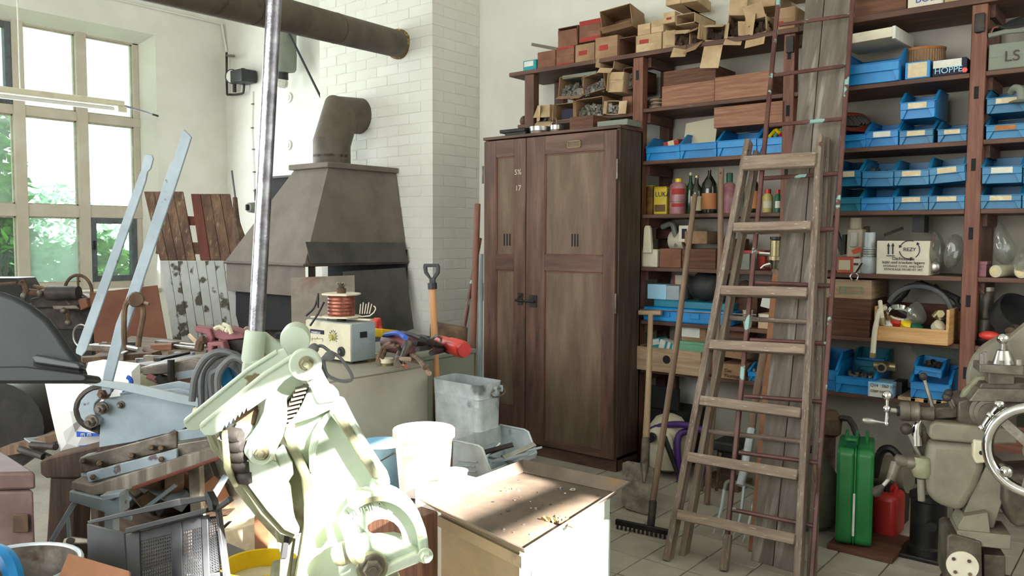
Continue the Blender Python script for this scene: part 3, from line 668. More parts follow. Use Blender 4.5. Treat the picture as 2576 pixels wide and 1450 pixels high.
# ================================================================ shelving
zA = onY(1597, 135, YS).z; zB = onY(1621, 274, YS).z; zC = onY(1619, 406, YS).z; zD = onY(1618, 540, YS).z
zE = onY(1610, 672, YS).z; zF = onY(1610, 805, YS).z; zG = onY(2080, 982, YS).z
zK = onY(1440, 300, YS).z     # shelf above the locker
def sx(px, py): return onY(px, py, YS).x
P0 = (sx(1322, 270), sx(1345, 270)); P1 = (sx(1591, 477), sx(1616, 477)); P2 = (sx(1973, 150), sx(2001, 150)); P3 = (sx(2447, 19), sx(2487, 19))
XE = .35
shelf = thing('storage_shelving', 'large red-brown wooden shelving unit along the back wall', 'shelving', (-1.6, YS, 0))
for p, zt_, zb_ in ((P0, zA-.03, kz+.022), (P1, zA-.03, 0), (P2, zA-.03, 0), (P3, zA-.03, 0)):
    o = G().box(p[0], p[1], YS-.012, YS+.05, zb_, zt_).build('post', 'post_wood' if p is not P0 else 'shelf_wood', shelf, bevel=.004)
    G().box(p[0], p[1], YW-.06, YW-.01, zb_, zt_).build('rear_post', 'shelf_wood', shelf, bevel=.003)
    if p is not P0:
        for zz in (zA-.14, zB-.1, zC-.12, zD-.12, zE-.12, zF-.14):
            G().box(p[0]+.022, p[0]+.042, YS-.0135, YS-.0115, zz-.03, zz+.03).build('slot', 'soot_hole_black', shelf)
G().box(XE, XE+.07, YS-.012, YS+.05, 0, zA-.03).build('post', 'post_wood', shelf, bevel=.004)
bays = [(P1[1], P2[0]), (P2[1], P3[0]), (P3[1], XE)]
G().box(sx(1285, 188), P1[1]+.3, YS-.02, YW-.02, zA-.028, zA).build('shelf_board', 'shelf_wood', shelf, bevel=.003)
G().box(P1[1]+.302, P2[1]+.02, YS-.02, YW-.02, zA-.028, zA).build('shelf_board', 'shelf_wood', shelf, bevel=.003)
G().box(P2[1]+.022, XE+.07, YS-.02, YW-.02, zA-.028, zA+.004).build('shelf_board', 'shelf_wood', shelf, bevel=.003)
G().box(sx(1303, 310), P1[0], YS-.005, YW-.02, zK-.022, zK).build('shelf_board', 'shelf_wood', shelf, bevel=.003)
for bi, (a, b) in enumerate(bays):
    for z in (zB, zC, zD, zE, zF, zG):
        G().box(a, b, YS-.008, YW-.02, z-.024, z).build('shelf_board', 'shelf_wood', shelf, bevel=.003)
for p in (P1, P2, P3):
    for z in (zA-.028, zB-.024, zC-.024, zD-.024, zE-.024, zF-.024, zG-.024):
        G().box(p[1], p[1]+.022, YS+.05, YW-.06, z-.06, z).build('side_rail', 'shelf_wood', shelf)
G().box(P3[1], XE, YS+.0, YS+.02, zG-.2, zG-.024).build('front_rail', 'post_wood', shelf)
for px, py, p in ((1988, 110, P2), (2465, 55, P3)):
    q = onY(px, py, YS-.02); G().box(q.x-.022, q.x+.022, YS-.03, YS-.012, q.z-.05, q.z+.04).build('bracket', 'iron_dark', shelf, bevel=.004)
# ------------------------------------------------ containers
def blue_bin(px, Y, z, label, d=.28, m='blue_bin', card='label_card', tilt=0, group=None, rz=0, contents=None):
    x0, x1, zz0, zz1 = fit(*px, Y); w = x1-x0; h = zz1-zz0
    t = thing('storage_bin', label, 'bin', ((x0+x1)/2, Y, z), group, rz)
    M = Matrix.Translation(((x0+x1)/2, Y, z)) @ Matrix.Rotation(rz, 4, 'Z') @ Matrix.Rotation(tilt, 4, 'Y')
    T_ = .004; hf = h*.56; bw = w/2*.93; g = G()
    g.box(-bw, bw, .012, d, 0, T_, M)
    for s in (-1, 1):
        A = Matrix(((0, 0, 1, 0), (1, 0, 0, 0), (0, 1, 0, 0), (0, 0, 0, 1)))
        g.prism([(.008, 0), (d, 0), (d, h), (d*.34, h), (.0, hf)], s*w/2-T_/2 if s > 0 else s*w/2-T_/2, s*w/2+T_/2, M @ A)
        g.box(s*w/2-.006, s*w/2+.006, d*.34, d, h-.005, h, M)
        g.add([(s*w/2-.007, 0, hf-.004), (s*w/2+.007, 0, hf-.004), (s*w/2+.007, d*.34, h-.004), (s*w/2-.007, d*.34, h-.004), (s*w/2-.007, -.004, hf+.003), (s*w/2+.007, -.004, hf+.003), (s*w/2+.007, d*.34, h+.001), (s*w/2-.007, d*.34, h+.001)],
              [(0, 3, 2, 1), (4, 5, 6, 7), (0, 1, 5, 4), (1, 2, 6, 5), (2, 3, 7, 6), (3, 0, 4, 7)], [(0, 0)]*8, M)
    g.box(-w/2, w/2, d-T_, d, 0, h, M)
    g.box(-bw, bw, .010, .014, 0, hf, M)                       # recessed lower front
    lz0, lz1 = hf-h*.26, hf
    g.box(-w/2, w/2, -.008, .004, lz0, lz1, M); g.box(-w/2-.003, w/2+.003, -.012, .006, lz1-.005, lz1, M)
    for s in (-1, 1):
        g.prism([(s*w/2, lz0), (s*w/2, 0), (s*(w/2-.012), 0), (s*(w/2-.03), lz0)], -.003, .012, M @ Matrix(((1, 0, 0, 0), (0, 0, 1, 0), (0, 1, 0, 0), (0, 0, 0, 1))))
    g.build('bin_body', m, t, bevel=.0012, seg=1)
    if card:
        G().box(-w*.27, w*.27, -.0105, -.0078, lz0+h*.03, lz1-h*.035, M).build('label_card', card, t)
    if contents:
        g = G(); r = random.Random(int(px[0]))
        for i in range(26):
            g.box(-.02*r.uniform(.4, 1), .02*r.uniform(.4, 1), -.012, .012, -.008, .008, M @ TR(r.uniform(-w*.36, w*.36), r.uniform(.05, d*.8), hf*.75+r.uniform(-.01, .02), r.random()*3, r.random()*3, r.random()*3))
        g.build('contents', contents, t, kind='stuff')
    return t
def crate(px, Y, z, label, d=.3, m='crate_wood', name='wooden_crate', top=False, rz=0, cat='crate', group=None, hole=False):
    x0, x1, zz0, zz1 = fit(*px, Y); h = zz1-zz0; w = x1-x0; cx = (x0+x1)/2
    t = thing(name, label, cat, (cx, Y, z), group, rz); M = Matrix.Translation((cx, Y, z)) @ Matrix.Rotation(rz, 4, 'Z')
    d = min(d, YW-.03-Y)
    fb = G().box(-w/2, w/2, 0, .012, 0, h, M).build('front_board', m, t, bevel=.0015)
    G().box(-w/2, w/2, d-.012, d, 0, h, M).build('back_board', m, t, bevel=.0015)
    G().box(-w/2, -w/2+.01, .012, d-.012, 0, h, M).build('side_board', m, t, bevel=.0015)
    G().box(w/2-.01, w/2, .012, d-.012, 0, h, M).build('side_board', m, t, bevel=.0015)
    G().box(-w/2+.01, w/2-.01, .012, d-.012, .002, .01, M).build('bottom_board', m, t)
    if top: G().box(-w/2, w/2, 0, d, h, h+.008, M).build('lid_board', m, t)
    if hole: G().axl(M @ V((0, -.002, h*.55)), M @ V((0, .002, h*.55)), [(.026, 0), (.026, 1)], 18).build('finger_hole', 'soot_hole_black', fb)
    return t
def carton(px, Y, z, label, d=.26, m='carton', rz=0, red=None, opened=False, flaps=(), fill=None, cat='box', lid=False, skew=0, ry=0, group=None, name='carton'):
    x0, x1, zz0, zz1 = fit(*px, Y); h = zz1-zz0; w = x1-x0; cx = (x0+x1)/2; d = min(d, YW-.03-Y)
    t = thing(name, label, cat, (cx, Y, z), group, rz)
    M = Matrix.Translation((cx, Y, z)) @ Matrix.Rotation(rz, 4, 'Z') @ Matrix.Rotation(ry, 4, 'Y')
    if skew: M = M @ Matrix(((1, 0, skew, 0), (0, 1, 0, 0), (0, 0, 1, 0), (0, 0, 0, 1)))
    if not opened:
        G().box(-w/2, w/2, .0, d, 0, h, M).build('box_body', m, t, bevel=.003)
        G().box(-w*.48, w*.48, -.0015, .0, h*.03, h*.47, M).build('end_flap', m, t)
        G().box(-w*.48, w*.48, -.0015, .0, h*.5, h*.97, M).build('end_flap', m, t)
        if lid: G().box(-w/2-.004, w/2+.004, -.004, d+.004, h*.8, h+.003, M).build('lid', m, t, bevel=.002)
    else:
        T_ = .004
        g = G().box(-w/2, w/2, .0, d, 0, T_, M).box(-w/2, w/2, 0, d, h-T_, h, M).box(-w/2, -w/2+T_, 0, d, 0, h, M).box(w/2-T_, w/2, 0, d, 0, h, M).box(-w/2, w/2, d-T_, d, 0, h, M)
        g.build('box_body', m, t)
        if fill:
            r = random.Random(int(px[0]*3+px[1])); g = G(); hh = h*(.55 if fill == 'bolts' else .6)
            g.box(-w/2+.006, w/2-.006, .03, d-.01, .005, hh*.8, M)
            for i in range(40):
                s = r.uniform(.006, .014)
                g.box(-s*2, s*2, -s, s, -s, s, M @ TR(r.uniform(-w*.4, w*.4), r.uniform(.012, .1), r.uniform(.012, hh), r.random()*3, r.random()*3, r.random()*3))
            g.build('contents', fill, t, kind='stuff')
    for f in flaps:   # (side, angle, length)
        sd, an, ln = f[:3]; T_ = .003
        if sd == 'b': mm = M @ TR(0, 0, 0) @ Matrix.Rotation(an, 4, 'X'); G().box(-w*.48, w*.48, -ln, 0, 0, T_, mm).build('flap', m, t)
        if sd == 't': mm = M @ TR(0, 0, h) @ Matrix.Rotation(-an, 4, 'X'); G().box(-w*.48, w*.48, -ln, 0, -T_, 0, mm).build('flap', m, t)
        if sd == 'l': mm = M @ TR(-w/2, 0, 0) @ Matrix.Rotation(-an, 4, 'Z'); G().box(0, T_, -ln, 0, h*.04, h*.96, mm).build('flap', m, t)
        if sd == 'r': mm = M @ TR(w/2, 0, 0) @ Matrix.Rotation(an, 4, 'Z'); G().box(-T_, 0, -ln, 0, h*.04, h*.96, mm).build('flap', m, t)
    for r_ in (red or ()):
        a, b, c, e, mt = r_; G().box(-w/2+w*a, -w/2+w*b, -.0035, -.001, h*c, h*e, M).build('printed_patch', mt, t)
    return t
# ------------------------------------------------ top of the shelves, left to right
yA = YS+.0
carton((1316, 152, 1349, 178), yA, zA, 'small teal box at the left end of the top shelf', .1, 'teal_print', red=[(.1, .8, .4, .9, 'label_white')])
a = onY(1343, 112, yA+.1); g = G().beam(onY(1340, 112, yA+.2), onY(1404, 124, yA+.2), .03, .02)
tag(g.build('wooden_stick', 'board_grey'), 'grey wooden stick poking out left of the upper cartons', 'stick')
rb = 'red_print'
lowz = zA; H1 = fit(1400, 125, 1445, 168, yA); hz_ = onY(1420, 118, yA).z-onY(1420, 164, yA).z
carton((1352, 130, 1397, 172), yA, zA, 'plain brown carton, first of the lower row on top shelf', .3, 'carton_brown')
carton((1399, 123, 1444, 168), yA, zA, 'brown carton with red top and bottom edge, lower row', .3, 'carton_brown', red=[(.05, .95, .0, .1, rb), (.05, .95, .88, .99, rb)])
carton((1447, 115, 1495, 160), yA, zA, 'brown carton with small red label left of its middle, lower row', .3, 'carton', red=[(.2, .62, .38, .62, rb)])
carton((1497, 97, 1553, 152), yA, zA, 'taller brown carton with red label, fourth in the lower row', .3, 'carton', red=[(.2, .58, .38, .62, rb)])
carton((1556, 98, 1600, 143), yA, zA, 'low open carton with dark inside beside the fourth lower carton', .3, 'carton_brown', opened=True)
zt2 = zA+hz_+.002
carton((1404, 72, 1453, 122), yA+.02, zt2, 'open brown carton, first of the upper row on the top shelf', .28, 'carton_brown', opened=True, flaps=[('b', -1.5, .11)])
carton((1457, 54, 1511, 108), yA+.02, zt2+.01, 'orange-brown carton with broad red bands, upper row', .28, 'carton_brown', red=[(.02, .98, .02, .2, rb), (.02, .98, .78, .97, rb)])
carton((1518, 42, 1588, 100), yA+.02, zt2+.05, 'large open carton tilted on top of the lower row', .28, 'carton', opened=True, ry=-.13, rz=.2, flaps=[('b', -.5, .05)])
carton((1600, 88, 1664, 132), yA, zA, 'pale carton with red label and printed number, lower row', .3, 'carton_light', red=[(.14, .5, .5, .72, rb)])
z2 = zA+fit(1600, 88, 1664, 132, yA)[3]-fit(1600, 88, 1664, 132, yA)[2]+.002
carton((1604, 58, 1636, 86), yA+.01, z2, 'small pale carton left on the red-labelled pale carton', .25, 'carton_light')
carton((1638, 50, 1669, 82), yA+.01, z2, 'small pale carton right on the red-labelled pale carton', .25, 'carton_light')
carton((1667, 78, 1698, 122), yA, zA, 'narrow carton with small red label beside the open flaps', .28, 'carton_light', red=[(.3, .7, .6, .8, rb)])
z2 = zA+.155
carton((1668, 50, 1698, 78), yA+.01, z2, 'narrow carton with red label, middle of its stack', .28, 'carton_light', red=[(.3, .7, .3, .5, rb)])
carton((1674, 24, 1711, 50), yA+.02, z2+.11, 'pale carton topmost of the narrow stack', .28, 'carton_light')
carton((1713, 27, 1752, 52), yA+.03, z2+.11, 'pale carton lying right of the topmost narrow one', .28, 'carton_light', rz=.15)
carton((1700, 50, 1748, 76), yA+.02, z2-.02, 'pale carton under the two topmost ones, half open', .28, 'carton_light', opened=True)
for i, (px, fl_, lb, rz, ry, m) in enumerate([
    ((1697, 76, 1733, 116), [('b', .9, .1), ('l', .9, .06), ('t', -.6, .05)], 'torn carton with flap and a rolled card at its mouth', .2, .05, 'carton_light'),
    ((1734, 68, 1772, 108), [('b', .7, .09), ('r', .6, .05), ('t', -.5, .06)], 'carton with ragged folded flaps beside the torn one', -.25, -.08, 'carton'),
    ((1775, 44, 1822, 84), [('b', 1.35, .17), ('l', .5, .06), ('r', .7, .05), ('t', -.4, .05)], 'open carton whose bottom flap hangs over the shelf edge', .1, .1, 'carton_light'),
    ((1827, 33, 1870, 90), [('b', 1.0, .06), ('r', .9, .08), ('t', 1.25, .11)], 'carton with top flap folded down in front', .2, .12, 'carton_light'),
    ((1877, 42, 1930, 82), [('b', 1.2, .08), ('t', 1.1, .08), ('r', .5, .05), ('l', .6, .05)], 'carton with crumpled crossed flaps near the ladder', -.1, -.06, 'carton_light')]):
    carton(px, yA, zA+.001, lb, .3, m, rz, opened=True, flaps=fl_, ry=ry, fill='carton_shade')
carton((1952, 14, 2000, 70), yA, zA, 'brown carton with a red mark behind the ladder rail', .3, 'carton', red=[(.12, .4, .2, .4, rb)])
carton((1872, -30, 1950, 30), yA+.08, zA+.17, 'big pale carton at the very top left of the ladder', .25, 'carton_light', ry=.05)
carton((1962, -40, 2024, 8), yA+.06, zA+.215, 'big pale carton at the very top behind the ladder rail', .25, 'carton_light')
crate((2150, -30, 2280, 27), yA, zA+.004, 'dark wooden crate on the top shelf right of the leaning board', .3, 'crate_dark')
c = carton((2284, -40, 2372, 22), yA, zA+.004, 'pale carton with blue handwriting on the top shelf', .3, 'carton_white')
text('handwriting', 'BOZ', 'bag_blue', c, onY(2302, 8, yA-.003), (1, 0, 0), (0, 0, 1), .05)
carton((2376, -40, 2422, 14), yA+.02, zA+.004, 'second pale carton pushed against the one with handwriting', .3, 'carton_light')
carton((2424, -40, 2446, 6), yA+.02, zA+.004, 'narrow wooden box end at the top shelf right edge', .3, 'crate_wood')
# ------------------------------------------------ left bay above the locker
yK_ = YS+.0
op = dict(opened=True)
carton((1350, 254, 1394, 297), yK_, zK, 'torn carton of rods with raised flaps, leftmost above the locker', .3, 'carton_light', ry=.05, fill='bolts', opened=True, flaps=[('l', -.9, .08), ('t', -1.1, .1), ('b', .8, .07), ('r', .3, .03)])
carton((1397, 252, 1444, 294), yK_, zK, 'carton holding a dark blue packet above the locker', .3, 'carton', opened=True, red=[(.35, .97, .05, .62, 'ink')], flaps=[('l', .25, .05)])
carton((1449, 240, 1518, 289), yK_, zK, 'wide cut-away carton full of grey screws above the locker', .3, 'carton', ry=-.03, fill='bolts', opened=True, flaps=[('l', .5, .02)])
carton((1524, 248, 1556, 283), yK_-.01, zK, 'small carton of metal bits with flap folded to the right', .28, 'carton_light', ry=.1, fill='bolts', opened=True, flaps=[('r', 1.2, .08), ('l', .6, .02)])
carton((1404, 198, 1466, 248), yK_+.01, zK+.155, 'open carton with steel parts stacked over the blue packet', .3, 'carton', ry=.08, fill='bolts', opened=True, flaps=[('b', .5, .04)])
carton((1468, 194, 1524, 240), yK_+.01, zK+.165, 'open carton with crushed floor stacked over the screws', .3, 'carton', ry=-.15, fill='bolts', opened=True)
carton((1528, 196, 1566, 246), yK_-.02, zK+.14, 'upright torn carton with ripped top rim', .28, 'carton_light', ry=.1, flaps=[('t', -1.4, .05), ('l', -.3, .03)])
carton((1508, 174, 1543, 198), yK_-.01, zK+.30, 'ripped carton top lying on the open cartons', .25, 'carton_light', ry=.15, opened=True, flaps=[('b', .9, .04), ('l', .7, .03)])
carton((1568, 178, 1592, 232), yK_+.03, zK+.16, 'brown carton upper in the stack against the post', .3, 'carton_brown', opened=True, fill='bolts')
carton((1566, 233, 1591, 278), yK_+.03, zK, 'brown carton lower in the stack against the post', .3, 'carton_brown')
x0, x1, z0, z1 = fit(1413, 180, 1500, 194, yK_+.02)
tag(G().box(x0, x1, yK_+.02, yK_+.25, z0, z1-.01).build('flat_case', 'green_grey', bevel=.006), 'flat grey-green case lying on the opened cartons', 'case')
# on the locker
zl = kz+.0205
t = thing('black_rack', 'flat black ribbed plate on the left end of the locker', 'plate', (onY(1292, 340, YK+.03).x, YK+.1, zl))
x0, x1, z0, z1 = fit(1259, 333, 1322, 346, YK+.03)
G().box(x0+.04, x1, YK+.03, YK+.2, zl, zl+.022).build('rack_foot', 'iron_black', t); G().box(x0, x1, YK+.02, YK+.2, zl+.022, zl+.045).build('rack_plate', 'iron_black', t, bevel=.003)
g = G()
for i in range(9): G().cyl((x1-.03-i*.014, YK+.06, zl+.045), (x1-.03-i*.014, YK+.16, zl+.058), .0045, n=6).build('rib', 'iron_dark', t)
for i, (px, lb) in enumerate((((1337, 330, 1380, 344), 'flat round silver tin, left of two on the locker'), ((1387, 327, 1414, 341), 'small round silver tin with a stem, right of two'))):
    x0, x1, z0, z1 = fit(*px, YK+.1); r = (x1-x0)/2; h = .05
    t = thing('round_tin', lb, 'tin', ((x0+x1)/2, YK+.1, zl), None)
    G().lathe([(r*.96, 0), (r*.96, h*.6)], 28, TR((x0+x1)/2, YK+.1, zl)).build('tin_body', 'steel_dirty', t)
    G().lathe([(r, h*.45), (r, h), (r*.9, h+.002), (.001, h-.002)], 28, TR((x0+x1)/2, YK+.1, zl)).build('lid', 'steel', t)
    if i: G().cyl(((x0+x1)/2, YK+.1, zl+h), ((x0+x1)/2-.005, YK+.1, zl+h+.05), .004, n=6).build('stem', 'steel_dirty', t)
crate((1433, 300, 1492, 330), YK+.04, zl, 'small brown wooden box on the locker top', .2, 'crate_dark', 'wooden_box', top=True, cat='box')
x0, x1, z0, z1 = fit(1502, 310, 1578, 325, YK+.03)
tag(G().box(x0, x1, YK+.03, YK+.2, zl, zl+.036).build('dark_slab', 'green_grey', bevel=.004), 'dark grey slab on the right end of the locker', 'slab')
x0, x1, z0, z1 = fit(1312, 290, 1330, 310, YS+.1)
tag(G().ball(((x0+x1)/2, YS+.1, zK+.04), .04, 12, (1, 1, 1)).build('rag_ball', 'rusty'), 'dusty rag ball at the left shelf end', 'rag')
# ------------------------------------------------ second bay (left of the leaning board)
yB_ = YS+.02
crate((1665, 216, 1797, 266), yB_, zB, 'light brown wooden box, lower left on second shelf', .28, 'crate_wood', 'wooden_box', top=True, cat='box')
hb = fit(1665, 216, 1797, 266, yB_); hb = hb[3]-hb[2]+.01
crate((1669, 184, 1800, 219), yB_+.02, zB+hb, 'brown wooden box stacked on the left light box', .28, 'crate_dark', 'wooden_box', top=True, cat='box')
crate((1798, 196, 1935, 252), yB_-.03, zB, 'wider light brown wooden box reaching the shelf post', .3, 'crate_wood', 'wooden_box', top=True, cat='box')
x0, x1, z0, z1 = fit(1624, 248, 1662, 270, yB_+.03)
t = thing('disc_stack', 'stack of thin worn sanding discs beside the shelf post', 'discs', ((x0+x1)/2, yB_+.09, zB))
r = (x1-x0)/2
for i in range(9): G().lathe([(.012, 0), (r*RND.uniform(.9, 1), 0), (r*.95, .006), (.012, .006)], 22, TR((x0+x1)/2+RND.uniform(-.006, .006), yB_+.09, zB+.0005+i*.0075, RND.uniform(-.02, .02))).build('disc', ['steel_dirty', 'rusty', 'pale_wood'][i % 3], t)
carton((1632, 212, 1660, 246), yB_+.12, zB, 'open brown carton behind the disc stack', .2, 'carton', opened=True)
# blue bins third shelf
yb = YS-.0
b1 = blue_bin((1627, 340, 1711, 402), yb, zC, 'bright blue bin holding a red label box, leftmost in its row', m='blue_bright', card=None)
x = fit(1627, 340, 1711, 402, yb)
t = thing('small_box', 'small red and cream box inside the leftmost blue bin', 'box', ((x[0]+x[1])/2+.03, yb+.1, zC+.05))
M = TR((x[0]+x[1])/2+.03, yb+.06, zC+.06, .15, -.12, .1)
G().box(-.05, .05, 0, .09, 0, .06, M).build('box_body', 'red_print', t); G().box(-.02, .02, -.002, 0, 0, .06, M).build('label', 'label_card', t); G().box(-.02, .02, 0, .09, .06, .062, M).build('label', 'label_card', t)
b2 = blue_bin((1712, 332, 1803, 398), yb, zC, 'bright blue bin with grey cardboard standing in it', m='blue_bright', card=None)
p = fit(1722, 298, 1802, 345, yb+.15); tag(G().sheet([V((p[0], yb+.12, zC+.02)), V((p[1], yb+.12, zC+.02)), V((p[1], yb+.17, p[3])), V((p[0], yb+.17, p[3]-.02))], .006).build('card_sheet', 'carton_shade' if False else 'paper_cream', smooth=False), 'greyish card sheet standing in the second blue bin', 'card')
blue_bin((1806, 320, 1904, 390), yb, zC, 'large bright blue bin under the wooden box', m='blue_bright', card=None)
b4 = blue_bin((1906, 318, 1972, 388), yb, zC, 'bright blue bin of coloured bits by the post', m='blue_bright', card=None)
g = G(); q = fit(1906, 318, 1972, 388, yb)
for i, cm in enumerate(('yellow_plastic', 'mint', 'red_plastic', 'yellow_plastic')):
    g = G().tube([V((q[0]+.05+i*.03, yb+.05, zC+.1)), V((q[0]+.07+i*.03, yb+.09, zC+.14)), V((q[0]+.10+i*.02, yb+.06, zC+.12))], .011, 8, 4)
    tag(g.build('plastic_grip', cm), ['yellow bit leftmost in the bin of coloured bits', 'green bit in the bin of coloured bits', 'red bit in the bin of coloured bits', 'yellow bit rightmost in the bin of coloured bits'][i], 'grip')
zc2 = zC+fit(1806, 320, 1904, 390, yb)[3]-fit(1806, 320, 1904, 390, yb)[2]+.004
crate((1796, 272, 1968, 321), YS-.03, zc2, 'long light brown wooden box resting on two blue bins', .3, 'crate_wood', 'wooden_box', top=True, cat='box')
carton((1640, 300, 1712, 338), YS+.22, zC+.04, 'pale carton lid leaning behind the left blue bins', .1, 'carton_light', ry=-.2)
# bottles on the fourth shelf
def bottle(px, Y, z, label, prof, m, cap=None, lab=None, name='bottle'):
    x0, x1, z0, z1 = fit(*px, Y); r = (x1-x0)/2; h = z1-z0; cx = (x0+x1)/2
    t = thing(name, label, 'bottle' if name == 'bottle' else 'tin', (cx, Y, z)); M = TR(cx, Y, z)
    G().lathe([(r*a, h*b) for a, b in prof], 24, M).build('bottle_body', m, t, ang=50)
    if cap:
        cm, a0, a1, cr = cap; G().lathe([(r*cr, h*a0), (r*cr, h*a1), (r*cr*.8, h*(a1+.01))], 16, M).build('cap', cm, t)
    for lb in (lab or ()):
        lm, a0, a1 = lb[:3]; aw = lb[3] if len(lb) > 3 else 2*PI
        Mr = M @ Matrix.Rotation(-PI/2-aw/2+.45, 4, 'Z')
        G().lathe([(r*1.015, h*a0), (r*1.015, h*a1)], 24, Mr, arc=aw).build('label', lm, t)
    return t
WB = [(0.9, 0), (1, .03), (1, .58), (.85, .68), (.36, .8), (.3, .98), (.001, 1)]
def tin(px, Y, z, label, m, d=.07, lab=None, name='tin'):
    x0, x1, z0, z1 = fit(*px, Y); t = thing('tin_can', label, 'tin', ((x0+x1)/2, Y, z))
    h = z1-z0; G().box(x0, x1, Y, Y+d, z, z+h*.97).build('can_body', m, t, bevel=.006); G().box(x0+.003, x1-.003, Y+.003, Y+d-.003, z+h*.97, z+h).build('can_lid', 'tin_yellow', t, bevel=.002)
    if lab: G().box(x0+.008, x1-.008, Y-.002, Y, z+h*lab[1], z+h*lab[2]).build('label', lab[0], t)
    return t
y4 = YS+.06
tin((1621, 462, 1642, 536), y4+.02, zD, 'rusty yellow-brown tin at the left end of the bottle shelf', 'tin_rust')
tl = tin((1644, 466, 1677, 536), y4-.02, zD, 'yellow tin with black LUKAS lettering', 'tin_yellow', lab=('tin_rust', .1, .35))
p = onY(1648, 495, y4-.0215); text('lettering', 'LUKAS', 'ink', tl, p, (1, 0, 0), (0, 0, 1), .042)
bottle((1687, 444, 1726, 533), y4, zD, 'grey-pink plastic bottle with yellow cap', [(.95, 0), (1, .03), (1, .78), (.9, .85), (.4, .9), (.4, .92)], 'bottle_pink', ('yellow_plastic', .9, 1., .4), [('red_print', .55, .72, 1.6), ('red_print', .2, .3, 1.6), ('steel_dirty', .34, .36)])
bottle((1727, 430, 1747, 533), y4+.04, zD, 'slim dark green glass bottle behind the others', WB, 'bottle_green', ('paper_cream', .95, 1.01, .34))
bottle((1738, 437, 1766, 532), y4-.03, zD, 'dark glass bottle with cream label', WB, 'bottle_dark', ('brass', .95, 1.01, .36), [('paper_cream', .08, .46, 2.2)])
bottle((1766, 420, 1803, 531), y4, zD, 'large round-shouldered dark bottle with orange label', [(.95, 0), (1, .03), (1, .55), (.9, .68), (.5, .8), (.22, .88), (.2, 1), (.001, 1)], 'bottle_dark', None, [('paper_orange', .1, .46, 2.2)])
bottle((1820, 425, 1850, 531), y4, zD, 'pink bottle with green and red cap behind the pole', [(.95, 0), (1, .03), (1, .62), (.8, .7), (.5, .74)], 'bottle_pink', ('dark_green', .72, .95, .5))
bottle((1878, 420, 1908, 530), y4, zD, 'dark bottle with orange label seen through the stepladder', WB, 'bottle_dark', ('steel', .95, 1, .34), [('paper_orange', .1, .5, 2.4)])
bottle((1919, 470, 1944, 529), y4, zD, 'short yellow bottle with red cap', [(.95, 0), (1, .03), (1, .7), (.6, .82)], 'bottle_yellow', ('red_plastic', .82, 1, .6), [('paper_cream', .2, .5, 2)])
bottle((1949, 472, 1965, 529), y4-.02, zD, 'narrow green bottle with red cap near the post', [(.95, 0), (1, .03), (1, .7), (.6, .82)], 'dark_green', ('red_plastic', .82, 1, .6), [('label_white', .2, .5, 2)])
bottle((1855, 440, 1872, 531), y4+.05, zD, 'grey bottle between the pink one and the stepladder rail', WB, 'green_grey')
# fifth shelf
y5 = YS+.02
t = thing('scraper_holder', 'worn white plastic L-shaped tool with tall upright grip', 'tool', (onY(1636, 668, y5).x, y5, zE))
x0, x1, z0, z1 = fit(1615, 625, 1655, 670, y5)
G().box(x0, x1, y5-.01, y5+.08, zE, zE+z1-z0).build('tool_base', 'cream', t, bevel=.008)
p = onY(1637, 568, y5+.02); G().prism([(x0+.02, zE+.09), (x0+.085, zE+.09), (p.x+.022, p.z-.02), (p.x+.012, p.z), (p.x-.012, p.z), (p.x-.022, p.z-.02)], -.03, 0, Matrix.Translation((0, y5, 0)) @ Matrix(((1, 0, 0, 0), (0, 0, 1, 0), (0, 1, 0, 0), (0, 0, 0, 1)))).build('upright_grip', 'cream', t, bevel=.005)
carton((1659, 622, 1713, 670), y5, zE, 'reddish-brown box in front on the fifth shelf', .2, 'carton_brown', lid=False)
crate((1716, 622, 1800, 672), y5, zE, 'old brown wooden box beside the reddish one', .25, 'crate_dark', 'wooden_box', cat='box')
carton((1722, 590, 1778, 622), y5+.08, zE+.15, 'pale brown box lying in the old wooden box', .15, 'carton')
carton((1707, 576, 1735, 618), y5+.1, zE+.16, 'white box with black picture on the fifth shelf', .12, 'carton_white', red=[(.3, .75, .2, .8, 'ink')])
x0, x1, z0, z1 = fit(1652, 600, 1700, 624, y5+.05); t = thing('tape_roll', 'cream tape roll standing behind the reddish box', 'tape', ((x0+x1)/2, y5+.22, zE+.13))
G().axl(((x0+x1)/2-.05, y5+.22, zE+.17), ((x0+x1)/2+.05, y5+.22, zE+.17), [(.06, 0), (.06, 1)], 24).build('tape_ring', 'cream', t); G().axl(((x0+x1)/2-.052, y5+.22, zE+.17), ((x0+x1)/2+.052, y5+.22, zE+.17), [(.04, 0), (.04, 1)], 24).build('core', 'orange_hat', t)
G().cyl(onY(1690, 566, YS+.2), onY(1704, 600, YS+.2), .02, n=10)
t = thing('plane_handle', 'grey angled metal arm between the tape and white box', 'tool', onY(1695, 600, YS+.2))
G().tube([onY(1665, 572, YS+.2), onY(1692, 566, YS+.2), onY(1703, 620, YS+.2)], .018, 8, 4).build('arm', 'green_grey', t)
carton((1853, 632, 1886, 673), y5, zE, 'grey metal box seen between ladder rails', .2, 'green_grey')
carton((1868, 592, 1925, 640), y5+.14, zE, 'dark red case behind the hanging clamp', .18, 'red_plastic')
carton((1806, 596, 1850, 672), y5+.06, zE, 'dark cardboard box behind the pole and ladder', .2, 'crate_dark')
carton((1610+40, 574, 1690, 600), YS+.28, zE+.18, 'dark box deep on the fifth shelf', .08, 'crate_dark')
